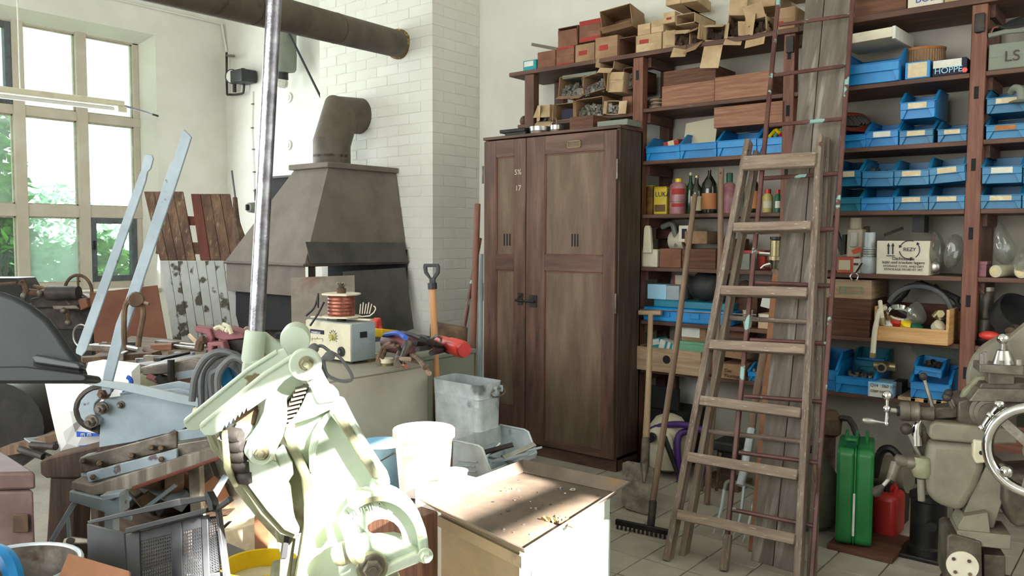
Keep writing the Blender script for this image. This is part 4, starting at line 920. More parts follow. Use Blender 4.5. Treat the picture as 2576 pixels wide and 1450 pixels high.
# clamp hanging at the ladder: metal valve
t = thing('grease_gun', 'worn chrome grease gun head hanging by the leaning plank', 'tool', onY(1952, 640, YS-.06))
G().axl(onY(1952, 603, YS-.06), onY(1950, 655, YS-.06), [(.02, 0), (.03, .05), (.03, .8), (.042, .82), (.042, 1)], 16).build('barrel', 'brass', t)
G().cyl(onY(1952, 655, YS-.06), onY(1949, 676, YS-.06), .045, .03, 16).build('head', 'chrome', t)
G().tube([onY(1945, 664, YS-.08), onY(1925, 668, YS-.09), onY(1913, 676, YS-.1)], [.014, .01, .006], 8, 3).build('spout', 'chrome', t)
G().cyl(onY(1952, 603, YS-.06), onY(1952, 596, YS-.06), .032, n=12).build('cap', 'iron_black', t)
G().tube([onY(1949, 676, YS-.06), onY(1956, 695, YS-.06), onY(1954, 712, YS-.06)], .022, 8, 3).build('wood_handle', 'handle_wood', t)
G().tube([onY(1912, 638, YS-.05), onY(1940, 640, YS-.05)], .014, 8).build('lever', 'chrome', t)
# sixth shelf (bay two)
x0, x1, z0, z1 = fit(1617, 776, 1836, 812, YS-.01)
t = thing('blue_case', 'long bright blue plastic case with teal lid tray', 'case', ((x0+x1)/2, YS, zF))
hh = z1-z0
G().box(x0, x1, YS-.01, YS+.2, zF, zF+hh).build('case_body', 'blue_bright', t, bevel=.01)
G().box(x0+.06, x1-.02, YS+.02, YS+.2, zF+hh, zF+hh+.045).build('case_lid', 'blue_teal', t, bevel=.006)
for k in (.28, .62): G().box(x0+(x1-x0)*k-.03, x0+(x1-x0)*k+.03, YS-.018, YS-.01, zF+hh*.35, zF+hh*.75).build('latch', 'blue_bright', t, bevel=.003)
x0, x1, z0, z1 = fit(1630, 724, 1710, 762, YS+.06)
zt = zF+hh+.0455; t = thing('light_blue_box', 'light blue foam box lying on the blue case', 'box', ((x0+x1)/2, YS+.1, zt))
xx = x0+(x1-x0)*.6
G().box(x0, xx, YS+.05, YS+.17, zt, zt+z1-z0).build('box_body', 'sky_bucket', t, bevel=.004); G().box(xx+.001, x1, YS+.05, YS+.17, zt, zt+z1-z0-.004).build('box_end', 'psu_blue', t, bevel=.004)
carton((1690, 722, 1718, 745), YS+.18, zt, 'red and white small box behind the light blue box', .1, 'label_white', red=[(.0, .25, 0, 1, 'red_print')])
carton((1694, 696, 1716, 721), YS+.19, zt+.09, 'small pinkish box standing on the red and white one', .1, 'paper_cream', red=[(.0, .2, 0, 1, 'red_print')])
g = G(); c = onY(1775, 735, YS+.12); r = random.Random(2)
vs = 20
t = thing('black_bag', 'crumpled black plastic bag on the blue case', 'bag', (c.x, c.y, zt))
g.ball((c.x, YS+.12, zt+.095), .1, 20, (1.15, .8, .95)); o = g.build('bag_body', 'rubber', t, ang=20)
for v_ in o.data.vertices: v_.co *= 1+r.uniform(-.1, .1)
G().ball((c.x+.14, YS+.1, zt+.06), .07, 12, (1, .8, .8)).build('bag_fold', 'rubber', t)
t = thing('measuring_mug', 'white enamel mug with ribs left of the leaning plank', 'mug', (onY(1873, 815, YS).x, YS, zF))
x0, x1, z0, z1 = fit(1863, 767, 1886, 815, YS+.01); r_ = (x1-x0)/2
G().lathe([(r_*.8, 0), (r_, .04), (r_*1.0, (z1-z0)*.82), (r_*1.1, (z1-z0)*.84), (r_*1.1, (z1-z0)*.9), (r_*.95, (z1-z0)*.9), (r_*.9, .05), (0.001, .045)], 20, TR((x0+x1)/2, YS+.05, zF)).build('mug_body', 'cream', t)
G().lathe([(r_*.5, (z1-z0)*.9), (r_*.4, (z1-z0))], 12, TR((x0+x1)/2, YS+.05, zF)).build('mug_top', 'steel', t)
carton((1907, 780, 1945, 818), YS+.02, zF, 'pink and white small carton beside the enamel mug', .15, 'carton_light', red=[(.1, .8, .45, .95, 'label_white')])
carton((1912, 752, 1942, 781), YS+.05, zF+.12, 'white paper packet on the pink and white carton', .1, 'label_white', ry=.2)
tag(G().tube([onY(1600, 778, YS-.03), onY(1700, 783, YS-.03), onY(1902, 793, YS-.03)], .004, 6).build('thin_rod', 'steel'), 'thin steel rod lying before the blue case', 'rod')
x0, x1, z0, z1 = fit(1855, 705, 1895, 740, YS+.2)
tag(G().ball(((x0+x1)/2, YS+.2, zF+.2), .07, 12, (1, .8, 1)).build('brown_pot', 'rusty'), 'round rusty pot in the dark behind the mug', 'pot')
carton((1840, 742, 1905, 812), YS+.16, zF, 'dark carton deep behind the enamel mug', .15, 'crate_dark')
# seventh shelf, bay two
x0, x1, z0, z1 = fit(1596, 888, 1762, 946, YS-.05)
crate((1596, 888, 1762, 948), YS-.06, zG, 'pale wooden drawer box with oval finger hole on the lowest shelf', .3, 'pale_wood', 'wooden_box', cat='box', hole=True)
zd = zG+.19
crate_top = zG+(z1-z0)
yq = YS+.02
zq = zG+.06
carton((1714, 835, 1776, 880), yq+.04, zG+.18, 'brown carton with printed white address label', .16, 'carton', red=[(.02, .75, .35, .95, 'label_white')])
c = carton((1702, 872, 1770, 902), yq-.01, zG+.12, 'mint green metal box sticking out of the drawer', .1, 'mint', lid=True)
carton((1640, 868, 1664, 895), yq, zG+.13, 'teal and white small packet in the drawer', .1, 'teal_print', ry=-.2, red=[(.1, .9, .4, .9, 'label_white')])
carton((1655, 872, 1692, 895), yq-.02, zG+.13, 'white packet with green stripes in the drawer', .08, 'label_white', ry=.25, red=[(.4, .55, 0, 1, 'teal_print'), (.75, .9, 0, 1, 'teal_print')])
G_ = carton((1808, 922, 1868, 960), YS-.02, zG, 'low brown carton printed in German under the crumpled one', .25, 'carton')
text('print', 'Der\nMontageprofi', 'ink_brown', G_, onY(1822, 936, YS-.026), (1, 0, 0), (0, 0, 1), .03)
carton((1808, 896, 1872, 921), YS-.01, zG+.125, 'crumpled brown carton lying on the German printed one', .25, 'carton', ry=.05, flaps=[('t', 1.0, .05)])
carton((1812, 850, 1880, 880), YS+.1, zG+.23, 'dark brown carton behind the ladder on the lowest shelf', .15, 'carton_brown')
blue_bin((1883, 912, 1925, 955), YS, zG, 'small bright blue bin between ladder rail and plank', m='blue_bright', card=None, contents='bolts')
carton((1775, 880, 1806, 958), YS+.05, zG, 'plain carton between the drawer and the German carton', .2, 'carton_brown')
# ------------------------------------------------ third bay (between leaning board and right post)
yb = YS+.0
blue_bin((2120, 122, 2262, 210), YS-.03, zB, 'largest blue bin, under a white lid on the upper right shelf', .34, 'blue_bright', card=None)
hbb = fit(2120, 122, 2262, 210, YS-.03); hbb = hbb[3]-hbb[2]
x0, x1, z0, z1 = fit(2105, 98, 2250, 128, YS-.06)
t = thing('white_box_lid', 'flat white cardboard lid lying on the largest blue bin', 'lid', ((x0+x1)/2, YS, zB+hbb))
M = TR((x0+x1)/2, YS-.05, zB+hbb+.035, .0, -.02, -.05); w = x1-x0
G().box(-w/2, w/2, 0, .3, .0, .05, M).build('lid_tray', 'carton_white', t, bevel=.003)
G().box(w/2-.012, w/2+.004, -.004, .304, -.012, .052, M).build('lid_edge', 'label_white', t, bevel=.002)
x0, x1, z0, z1 = fit(2270, 108, 2380, 196, YS+.22); cx = (x0+x1)/2
t = thing('corrugated_drum', 'round drum of ribbed grey-brown cardboard behind small boxes', 'drum', (cx, YS+.22, zB))
R_ = (x1-x0)/2*.98; prf = []
g = G(); n = 96; vs = []; hD = z1-z0
for zz in (0, hD):
    for i in range(n):
        rr = R_+(.002 if i % 2 else -.002); vs.append((cx+rr*math.cos(2*PI*i/n), YS+.2+rr*math.sin(2*PI*i/n)*.9, zB+zz))
g.add(vs, [(i, (i+1) % n, n+(i+1) % n, n+i) for i in range(n)]+[tuple(range(n, 2*n))], [(0, 0)]*(2*n)); g.build('drum_wall', 'carton', t, ang=10)
G().lathe([(R_+.004, hD-.012), (R_+.006, hD), (R_-.01, hD+.002)], 40, TR(cx, YS+.2, zB) @ Matrix.Diagonal((1, .9, 1, 1))).build('drum_rim', 'paper_orange', t)
bx_ = carton((2277, 152, 2340, 195), YS-.01, zB, 'small blue box with square pale label', .12, 'blue_bright', red=[(.12, .88, .08, .92, 'label_card')])
hp_ = carton((2346, 150, 2432, 190), YS-.01, zB, 'dark petrol HOPPE box with white label, opened top', .16, 'ink', opened=False, red=[(.02, .85, .5, .98, 'label_white')], flaps=[('t', -2.2, .07)])
text('lettering', 'HOPPE', 'sky_bucket', hp_, onY(2350, 187, YS-.015), (1, 0, 0), (0, 0, 1), .041)
q = onY(2427, 176, YS-.016); G().axl(q, q+V((0, -.002, 0)), [(.013, 0), (.013, 1)], 6).build('emblem', 'red_bright', hp_)
# bay four top
c = carton((2487, 108, 2640, 174), YS-.01, zB, 'grey-green metal case with faint stamped letters at right edge', .3, 'green_grey')
text('stamped_letters', 'LS', 'ink_brown', c, onY(2525, 155, YS-.016), (1, 0, 0), (0, 0, 1), .07)
t = thing('bundled_wire', 'dark wires and grey rod lying on the grey-green case', 'wire', onY(2520, 100, YS))
g = G().tube([onY(2487, 90, YS), onY(2530, 80, YS), onY(2600, 74, YS)], .012, 8); g.build('grey_rod', 'green_grey', t)
for i in range(6): G().tube([onY(2492, 82-i*2, YS+.02*i), onY(2505, 66+i*3, YS+.02*i), onY(2540, 70-i*3, YS+.02*i), onY(2620, 55-i*5, YS+.02*i)], .006, 6, 4).build('wire', 'rubber', t)
G().tube([onY(2493, 82, YS-.02), onY(2500, 70, YS-.02), onY(2512, 68, YS-.02)], .004, 6, 3).build('wire', 'copper', t)
# bins, third shelf bay three and four
G3 = None
Hh3 = lambda px: fit(*px, YS)[3]-fit(*px, YS)[2]
q1 = (2110, 312, 2178, 370); blue_bin(q1, YS-.01, zC, 'blue bin under the orange helmet beside the ladder', card=None, m='blue_bright')
q2 = (2180, 296, 2260, 365); blue_bin(q2, YS, zC, 'blue bin with narrow white label beside the helmet bin', card='label_white', m='blue_bright')
q3 = (2264, 295, 2348, 358); blue_bin(q3, YS, zC, 'teal-blue labelled bin under another on the third shelf', m='blue_bin')
q4 = (2266, 228, 2352, 302); blue_bin(q4, YS-.02, zC+Hh3(q3)+.001, 'labelled blue bin stacked on top of the teal-blue one', m='blue_bright', contents='bolts')
q5 = (2360, 292, 2433, 350); blue_bin(q5, YS, zC, 'labelled blue bin next to the right post, third shelf', m='blue_bin')
x = onY(2142, 290, YS+.2)
t = thing('safety_helmet', 'orange-red helmet shell lying on the blue bins', 'helmet', (x.x, YS+.15, zC+.2))
G().lathe([(.14, 0), (.135, .04), (.11, .08), (.06, .105), (.001, .11)], 28, TR(x.x, YS+.2, zC+.13, .15, .2, 0, .8)).build('shell', 'orange_hat', t); G().lathe([(.155, 0), (.14, .01)], 28, TR(x.x, YS+.2, zC+.126, .15, .2, 0, .8)).build('brim', 'orange_hat', t)
g = G(); 
for i in range(5): g.tube([onY(2125+i*8, 318, YS+.05), onY(2132+i*9, 296, YS+.06), onY(2150+i*9, 312, YS+.05)], .014, 8, 3)
tag(g.build('metal_brackets', 'iron_dark', kind='stuff'), 'dark metal parts heaped under the orange helmet', 'parts')
q6 = (2482, 282, 2580, 345); blue_bin(q6, YS, zC, 'blue bin with orange label under the hook bin, right edge', card='label_orange')
q7 = (2484, 213, 2582, 283); blue_bin(q7, YS-.02, zC+Hh3(q6)+.001, 'blue bin with a grey hook over its rim, right edge', contents='steel_dirty')
zz = onY(2565, 235, YS-.08); t = thing('grey_hook', 'grey rubber hook with round foot hanging over a bin rim', 'hook', zz)
G().tube([onY(2545, 232, YS-.02), onY(2552, 222, YS-.05), onY(2566, 226, YS-.07), onY(2568, 254, YS-.07)], .017, 10, 4).build('hook_bend', 'green_grey', t)
G().lathe([(.035, 0), (.04, .006), (.018, .014)], 20, Matrix.Translation(onY(2562, 259, YS-.07))).build('hook_foot', 'green_grey', t)
# fourth shelf bins: two rows
rowU = [((2102, 392, 2166, 462), 'leftmost labelled blue bin of the upper row, half behind the ladder', 'blue_bin', 'label_card', 0),
        ((2170, 396, 2248, 464), 'unlabelled blue bin with dark things, second in the upper row', 'blue_bin', None, 0.02),
        ((2251, 392, 2338, 460), 'labelled blue bin, third in the upper row', 'blue_bin', 'label_card', 0),
        ((2341, 386, 2430, 458), 'tilted labelled blue bin at the post end of the upper row', 'blue_bin', 'label_card', -.07),
        ((2472, 382, 2572, 458), 'blue bin with white label right of the post, upper row', 'blue_bin', 'label_white', 0),
        ((2576, 382, 2660, 457), 'blue bin cut by the picture edge, upper row', 'blue_bin', None, 0)]
rowL = [((2102, 465, 2166, 527), 'leftmost blue bin of the lower row, half behind the ladder', 'blue_teal', None, 0),
        ((2168, 466, 2248, 525), 'unlabelled blue bin under the one with dark things', 'blue_bright', None, .03),
        ((2251, 462, 2336, 524), 'labelled blue bin, third in the lower row', 'blue_bin', 'label_card', 0),
        ((2338, 460, 2428, 523), 'labelled blue bin at the post end of the lower row', 'blue_bin', 'label_card', 0),
        ((2468, 458, 2570, 521), 'blue bin with cream label right of the post, lower row', 'blue_bin', 'label_card', 0),
        ((2573, 458, 2660, 520), 'blue bin cut by the picture edge, lower row', 'blue_bin', None, 0)]
for px, lb, m, cd, ti in rowL: blue_bin(px, YS, zD, lb, m=m, card=cd, tilt=0, rz=ti)
for (px, lb, m, cd, ti), lo in zip(rowU, rowL):
    blue_bin(px, YS-.02, zD+Hh3(lo[0])+.001+abs(ti)*.12, lb, m=m, card=cd, tilt=ti, contents='iron_dark' if 'dark things' in lb else None)
# fifth shelf right
y5 = YS+.02
c = carton((2205, 597, 2338, 683), y5-.03, zE, 'white Dichtstoffe carton with printed arrows and recycling mark', .25, 'carton_white', flaps=[('t', -1.6, .0)])
ct = lambda s, x, y, sz, al='CENTER', m='ink': text('print', s, m, c, onY(x, y, y5-.035), (1, 0, 0), (0, 0, 1), sz, al)
ct('Dichtstoffe', 2272, 655, .024); ct('kühl und trocken lagern', 2272, 664, .021); ct('STORAGE COOL AND DRY', 2272, 673, .016, m='ink_brown'); ct('STOCKAGE FROID ET SEC', 2272, 681, .016, m='ink_brown'); ct('REZY', 2288, 632, .026)
pt = lambda x, y: onY(x, y, y5-.034)
for ax in (2235, 2246):
    G().beam(pt(ax, 640), pt(ax, 618), .006, .002, up=(0, 1, 0)).build('arrow_shaft', 'ink', c)
    a, b, d = pt(ax-4, 620), pt(ax+4, 620), pt(ax, 611); G().sheet([a, b, d], .001).build('arrow_head', 'ink', c, smooth=False)
G().beam(pt(2230, 644), pt(2251, 644), .004, .002, up=(0, 1, 0)).build('arrow_base', 'ink', c)
for k in range(3):
    a0 = k*2.094+1.2; pts = [pt(2288, 629)+V((math.cos(a0+j*.3)*.048, 0, math.sin(a0+j*.3)*.048)) for j in range(6)]
    G().tube(pts, .0022, 6).build('recycling_arc', 'ink', c)
    e = pts[-1]; dv = (pts[-1]-pts[-2]).normalized(); nv = V((-dv.z, 0, dv.x)); G().sheet([e+nv*.009, e-nv*.009, e+dv*.014], .0015).build('arc_head', 'ink', c, smooth=False)
x = fit(2205, 597, 2338, 683, y5-.03); G().box(x[1]+.0, x[1]+.002, y5+.02, y5+.08, zE+.13, zE+.21).build('printed_patch', 'red_print', c)
c = carton((2106, 640, 2144, 681), y5-.02, zE, 'red carton with pale label beside the ladder rail', .13, 'orange_hat', red=[(.12, .88, .2, .8, 'paper_cream')])
carton((2145, 643, 2166, 680), y5-.0, zE, 'white carton end with fine print beside the red carton', .13, 'label_white', red=[(.15, .7, .55, .7, 'ink_brown')])
tag(G().sheet([pt(2143, 630), pt(2166, 621), pt(2168, 634), pt(2148, 640)], .01).build('red_packet', 'orange_hat'), 'small bright red packet lying on the cartons', 'packet')
t = thing('hole_saw', 'galvanised stepped hose coupling standing on the shelf', 'coupling', pt(2178, 683)); 
G().axl(V((pt(2178, 683).x, y5+.02, zE)), V((pt(2178, 683).x, y5+.02, zE+.22)), [(.036, 0), (.04, .03), (.04, .38), (.032, .4), (.032, .62), (.028, .64), (.028, 1), (.02, 1)], 20).build('coupling_body', 'galv', t)
for k in range(4): G().lathe([(.033, 0), (.035, .003), (.033, .006)], 20, TR(pt(2178, 683).x, y5+.02, zE+.09+k*.012)).build('thread_ring', 'steel', t)
q = onY(2155, 668, YS-.03); t = thing('ring_spanner', 'chrome ring with shank hanging over the shelf edge', 'ring', q)
rc = onY(2149, 697, YS-.04); G().tube([rc+V((math.cos(a)*.02, 0, math.sin(a)*.02)) for a in [i*PI/8 for i in range(16)]], .004, 8, closed=True).build('ring', 'chrome', t)
G().beam(rc+V((.008, 0, .02)), q+V((.02, .03, .01)), .012, .006).build('shank', 'chrome', t)
t = thing('socket_block', 'grey ceramic fuse socket stack behind the red carton', 'socket', pt(2155, 640))
x0, x1, z0, z1 = fit(2130, 582, 2168, 640, y5+.1); G().box(x0, x1, y5+.1, y5+.2, zE, zE+.24).build('socket_body', 'cream', t, bevel=.008); G().cyl(((x0+x1)/2, y5+.12, zE+.24), ((x0+x1)/2, y5+.12, zE+.3), .03, n=16).build('socket_cap', 'cream', t); G().box(x0+.02, x1-.02, y5+.085, y5+.1, zE+.14, zE+.22).build('front_block', 'label_white', t, bevel=.006)
t = thing('black_bracket', 'black angled bracket next to the ladder on the fifth shelf', 'bracket', pt(2118, 640)); G().beam(onY(2103, 585, y5+.12), onY(2122, 640, y5+.12), .02, .03).build('arm', 'iron_black', t); G().beam(onY(2125, 590, y5+.12), onY(2122, 640, y5+.12), .02, .03).build('arm', 'iron_black', t)
t = thing('brass_tube', 'worn yellowish tube leaning behind the coupling', 'tube', pt(2188, 640)); G().cyl(onY(2192, 680, y5+.12), onY(2180, 572, y5+.2), .018, n=12).build('tube_body', 'brass', t)
t = thing('black_pliers', 'black handled tool poking out above the white carton', 'tool', pt(2260, 590)); G().beam(onY(2225, 592, y5+.12), onY(2272, 574, y5+.16), .02, .015).build('tool_grip', 'iron_black', t); G().box(onY(2300, 590, y5+.15).x, onY(2330, 590, y5+.15).x, y5+.1, y5+.2, zE+.22, zE+.31).build('tool_head', 'rubber', t)
tag(G().ball(onY(2350, 672, y5+.02)+V((0, 0, .0)), .032, 14, (1, .5, 1)).build('glass_knob', 'steel'), 'small round shiny knob right of the Dichtstoffe carton', 'knob')
def bag(name, label, pts, m='poly_bag', seed=1, Y=None):
    r = random.Random(seed); Y = Y or y5+.08
    P = [onY(x, y, Y) for x, y in pts]; c = sum(P, V())/len(P); n = len(P); g = G(); vs = []
    for k, (s, dy) in enumerate(((1, 0), (.85, -.06), (.5, -.1), (.15, -.115))):
        for p in P: vs.append(c+(p-c)*s*r.uniform(.92, 1.06)+V((0, dy*r.uniform(.7, 1.2), 0)))
    for k, (s, dy) in enumerate(((.8, .04), (.3, .06))):
        for p in P: vs.append(c+(p-c)*s*r.uniform(.92, 1.05)+V((0, dy, 0)))
    fs = []
    for k in range(3):
        for i in range(n): fs.append((k*n+i, k*n+(i+1) % n, (k+1)*n+(i+1) % n, (k+1)*n+i))
    fs.append(tuple(3*n+i for i in range(n)))
    for i in range(n): fs.append((i, (i+1) % n, 4*n+(i+1) % n, 4*n+i)); fs.append((4*n+i, 4*n+(i+1) % n, 5*n+(i+1) % n, 5*n+i))
    fs.append(tuple(5*n+i for i in range(n)))
    g.add(vs, fs, [(0, 0)]*len(vs)); return tag(g.build(name, m, ang=15, sub=1), label, 'bag')
bag('plastic_bag', 'crumpled clear bag standing behind the knob', [(2347, 680), (2342, 640), (2350, 600), (2348, 575), (2360, 573), (2372, 600), (2385, 640), (2378, 680)], seed=3)
bag('plastic_bag', 'crumpled clear bag bulging against the right post', [(2378, 684), (2372, 640), (2385, 600), (2395, 585), (2425, 590), (2428, 630), (2415, 660), (2400, 685)], seed=4, Y=y5+.05)
bag('plastic_bag', 'tall pointed clear bag right of the post', [(2500, 670), (2498, 610), (2505, 570), (2515, 542), (2535, 580), (2555, 610), (2560, 660), (2540, 672)], seed=5)
bag('plastic_bag', 'clear bag with rolls at the right picture edge', [(2545, 690), (2548, 650), (2575, 620), (2600, 610), (2610, 690)], seed=6, Y=y5)
for i, (x, y, r_, lb) in enumerate(((2505, 681, .03, 'pale yellow paper roll end, left of two on the fifth shelf'), (2570, 681, .034, 'pale yellow paper roll end at the right picture edge'))):
    q = onY(x, y, YS-.0); t = thing('paper_roll', lb, 'roll', (q.x, YS, zE)); G().cyl((q.x, YS-.01, zE+r_+.001), (q.x+.08, YS+.2, zE+r_+.001), r_, n=20).build('roll_body', 'paper_cream', t); G().cyl((q.x, YS-.013, zE+r_), (q.x, YS-.01, zE+r_), r_*.7, n=16).build('roll_core', 'brass', t)
carton((2460, 648, 2482, 686), y5, zE, 'small purple-grey box right behind the post', .1, 'mauve', lid=True)
# sixth shelf right
y6 = YS+.02
x = [(2062, 800, 2188, 838), (2066, 752, 2192, 799), (2070, 707, 2192, 751)]
zz = zF
for i, (px, m, lb) in enumerate(zip(x, ('crate_dark', 'crate_dark', 'pale_wood'), ('dark wooden box, lowest of the stack beside the ladder', 'black-brown wooden box, middle of the stack of three', 'light wooden box with green frame marks, topmost of stack'))):
    q = fit(*px, YS); hq = q[3]-q[2]
    c = crate(px, YS-.01+.01*i, zz, lb, .3, m, 'wooden_box', top=True, cat='box')
    if i == 2:
        g = G(); e = .003
        for a, b, cc, dd in ((2110, 2168, 722, 738), ): 
            k = fit(a, cc, b, dd, YS-.003)
            for qq in ((k[0], k[1], k[2], k[2]+e), (k[0], k[1], k[3]-e, k[3]), (k[0], k[0]+e, k[2], k[3]), (k[1]-e, k[1], k[2], k[3]), (k[1]-.09, k[1]-.09+e, k[2], k[3])): g.box(qq[0], qq[1], YS+.007, YS+.0095, qq[2], qq[3])
        g.build('printed_frame', 'mint', c)
    zz += hq+.009
x0, x1, z0, z1 = fit(2196, 822, 2385, 860, YS-.1)
t = thing('open_tool_box', 'open pine box of hoses and fittings jutting from the shelf', 'box', ((x0+x1)/2, YS-.1, zF))
Yf = YS-.12; hS = fit(2380, 745, 2392, 860, Yf); hh = z1-z0; zb6 = zF+.001
xx0, xx1 = fit(2196, 822, 2385, 860, Yf)[:2]
G().box(xx0, xx1, Yf, Yf+.016, zb6, zb6+hh).build('front_board', 'pine', t, bevel=.002)
G().box(xx0, xx0+.014, Yf+.016, Yf+.38, zb6, zb6+hh*2.3).build('side_board', 'pine', t, bevel=.002)
G().box(xx1-.014, xx1, Yf+.016, Yf+.38, zb6, zb6+hh*2.3).build('side_board', 'pine', t, bevel=.002)
G().box(xx0, xx1, Yf+.38, Yf+.394, zb6, zb6+hh*2.3).build('back_board', 'crate_dark', t)
G().box(xx0+.014, xx1-.014, Yf+.016, Yf+.38, zb6, zb6+.01).build('bottom_board', 'pine', t)
ht = zb6+hh
cx = (xx0+xx1)/2
t = thing('coiled_hose', 'coil of dark grey hose lying in the open pine box', 'hose', (cx, Yf+.2, zb6+.1))
pts = []
for i in range(64):
    a = i*.42; rr = .13+.02*math.sin(i*1.7); pts.append(V((cx+.01+rr*1.15*math.cos(a), Yf+.24+.05*math.sin(a*.5), zb6+.17+rr*math.sin(a)*.85)))
G().tube(pts, .011, 8).build('hose', 'rubber', t); 
pts = [V((cx+.0+.14*1.1*math.cos(a), Yf+.17, zb6+.14+.14*math.sin(a))) for a in [i*.2 for i in range(1, 15)]]
G().tube(pts, .013, 8).build('hose', 'cable_grey', t)
bag('plastic_bag', 'clear bag of small parts in the middle of the pine box', [(2285, 815), (2280, 785), (2290, 760), (2310, 755), (2325, 775), (2340, 812), (2310, 825)], seed=8, Y=Yf+.12)
t = thing('jar_lid', 'upturned silver jar lid ring in the pine box', 'lid', onY(2262, 790, Yf+.08)); G().axl(onY(2262, 800, Yf+.1), onY(2262, 800, Yf+.1)+V((.01, -.02, .035)), [(.06, 0), (.07, .1), (.07, .9), (.06, 1), (.05, .6)], 28).build('lid_ring', 'chrome', t)
for i, (x, y, cm, lb) in enumerate(((2238, 812, 'label_white', 'white packet at the left of the pine box'), (2255, 805, 'red_plastic', 'red cap behind the white packet'), (2278, 812, 'yellow_plastic', 'yellow lid beside the red cap'), (2300, 818, 'dark_green', 'green round cap at the box front'), (2355, 812, 'paper_cream', 'cream plug at the right of the pine box'))):
    q = onY(x, y, Yf+.06); tag(G().lathe([(.028, 0), (.03, .01), (.03, .035), (.02, .042), (.001, .042)], 18, TR(q.x, q.y, q.z-.03, .5, .2*i, 0)).build('plastic_plug', cm), lb, 'cap')
t = thing('brass_elbow', 'dull brass elbow fitting at the right of the pine box', 'fitting', onY(2362, 795, Yf+.1)); G().tube([onY(2350, 798, Yf+.1), onY(2362, 788, Yf+.1), onY(2366, 805, Yf+.1)], .018, 10, 4).build('elbow', 'brass', t); G().cyl(onY(2366, 790, Yf+.06), onY(2366, 790, Yf+.1), .02, n=6).build('nut', 'brass', t)
t = thing('air_hose', 'grey hose with brass end hanging down over the pine box', 'hose', onY(2200, 880, Yf-.02))
G().tube([onY(2226, 775, Yf+.05), onY(2214, 782, Yf-.01), onY(2206, 810, Yf-.02), onY(2200, 840, Yf-.02), onY(2196, 888, Yf-.02)], .0135, 10, 5).build('hose', 'cream', t)
G().cyl(onY(2196, 888, Yf-.02), onY(2195, 900, Yf-.02), .016, n=8).build('hose_fitting', 'brass', t); G().cyl(onY(2188, 887, Yf-.02), onY(2202, 887, Yf-.02), .006, n=8).build('wing_nut', 'brass', t)
t = thing('valve_hose', 'short pale green tube with brass valve on the box edge', 'tube', onY(2220, 790, Yf-.01))
G().tube([onY(2214, 758, Yf+.02), onY(2217, 785, Yf-.015), onY(2220, 802, Yf-.02)], .011, 8, 3).build('tube_piece', 'mint' if False else 'cream', t); G().cyl(onY(2220, 800, Yf-.02), onY(2222, 818, Yf-.02), .014, n=8).build('valve', 'brass', t)
# right-most bay, sixth shelf: black bowl, cans
q = onY(2530, 790, y6+.1); t = thing('black_pan', 'black plastic grinder guard tilted on the right shelf', 'guard', (q.x, y6+.1, zF+.08))
G().lathe([(.001, .0), (.1, .0), (.125, .02), (.125, .1), (.115, .1), (.11, .03)], 28, TR(q.x+.02, y6+.1, zF+.1, .5, .75, 0)).build('guard_shell', 'rubber', t)
q = onY(2470, 775, y6+.02); t = thing('steel_flask', 'narrow steel cylinder standing behind the right post', 'flask', (q.x, y6+.12, zF)); G().lathe([(.045, 0), (.045, .12), (.034, .13), (.034, .27), (.03, .28)], 20, TR(q.x, y6+.12, zF)).build('flask_body', 'steel_dirty', t); G().lathe([(.036, .265), (.036, .285), (.001, .286)], 20, TR(q.x, y6+.12, zF)).build('flask_cap', 'steel', t)
q = onY(2490, 828, YS); tag(G().ball((q.x, YS+.03, zF+.05), .045, 14, (1.2, .8, .55)).build('red_lump', 'red_bright'), 'bright red ball-like part on the right shelf', 'knob')
t = thing('black_dish', 'shallow black dish lying at the front of the right shelf', 'dish', (onY(2505, 850, YS).x, YS+.08, zF)); G().lathe([(.09, 0), (.12, .03), (.125, .03), (.1, .006), (.001, .005)], 30, TR(onY(2505, 850, YS).x, YS+.08, zF)).build('dish_body', 'iron_black', t)
tag(G().ball(onY(2550, 832, YS+.0), .04, 12, (1, 1, .8)).build('rusty_lump', 'rusty'), 'rusty round part right of the red one', 'part')
# seventh shelf right
for px, lb, m, ct_, cd, Y in (((2045, 888, 2104, 980), 'large blue bin half hidden by the ladder rails', 'blue_bright', None, None, YS), ((2104, 908, 2200, 985), 'blue bin with metal fittings on the lowest shelf', 'blue_bright', 'bolts', None, YS-.02),):
    blue_bin(px, Y, zG, lb, m=m, card=cd, contents=ct_)
blue_bin((2150, 886, 2228, 945), YS+.23, zG+.08, 'dark blue bin behind the one with fittings', .14, 'blue_teal', None)
q = (2292, 912, 2390, 985); blue_bin(q, YS-.02, zG+.02, 'blue bin with a smaller bin inside on wooden slats', m='blue_bright', card=None)
blue_bin((2300, 914, 2368, 955), YS+.02, zG+.13, 'small blue bin of bolts sitting in the larger bin', .16, 'blue_bright', None, contents='iron_dark', tilt=.08)
for i in range(4):
    x = onY(2262+i*32, 998, YS).x; tag(G().box(x, x+.085, YS-.03, YS+.2, zG+.0, zG+.018).build('pine_offcut', 'pine' if i % 2 else 'pale_wood', bevel=.002), ['short pine slat by the black box', 'short pale slat left under the small bins', 'short pine slat under the paired bins', 'short pale slat right under the paired bins'][i], 'slat')
c = carton((2183, 955, 2244, 993), YS-.04, zG, 'light blue and white parts carton with a fitting on top', .15, 'sky_bucket', red=[(.08, .92, .05, .82, 'label_white')])
text('print', 'Q14   060 170', 'ink_brown', c, onY(2189, 972, YS-.045), (1, 0, 0), (0, 0, 1), .022); text('print', 'CEBP 5074', 'ink_brown', c, onY(2189, 986, YS-.045), (1, 0, 0), (0, 0, 1), .018)
zz = zG+.12
q = onY(2222, 945, YS+.0); t = thing('pipe_fitting', 'brass tee fitting lying on the light blue carton', 'fitting', (q.x, YS+.02, zz))
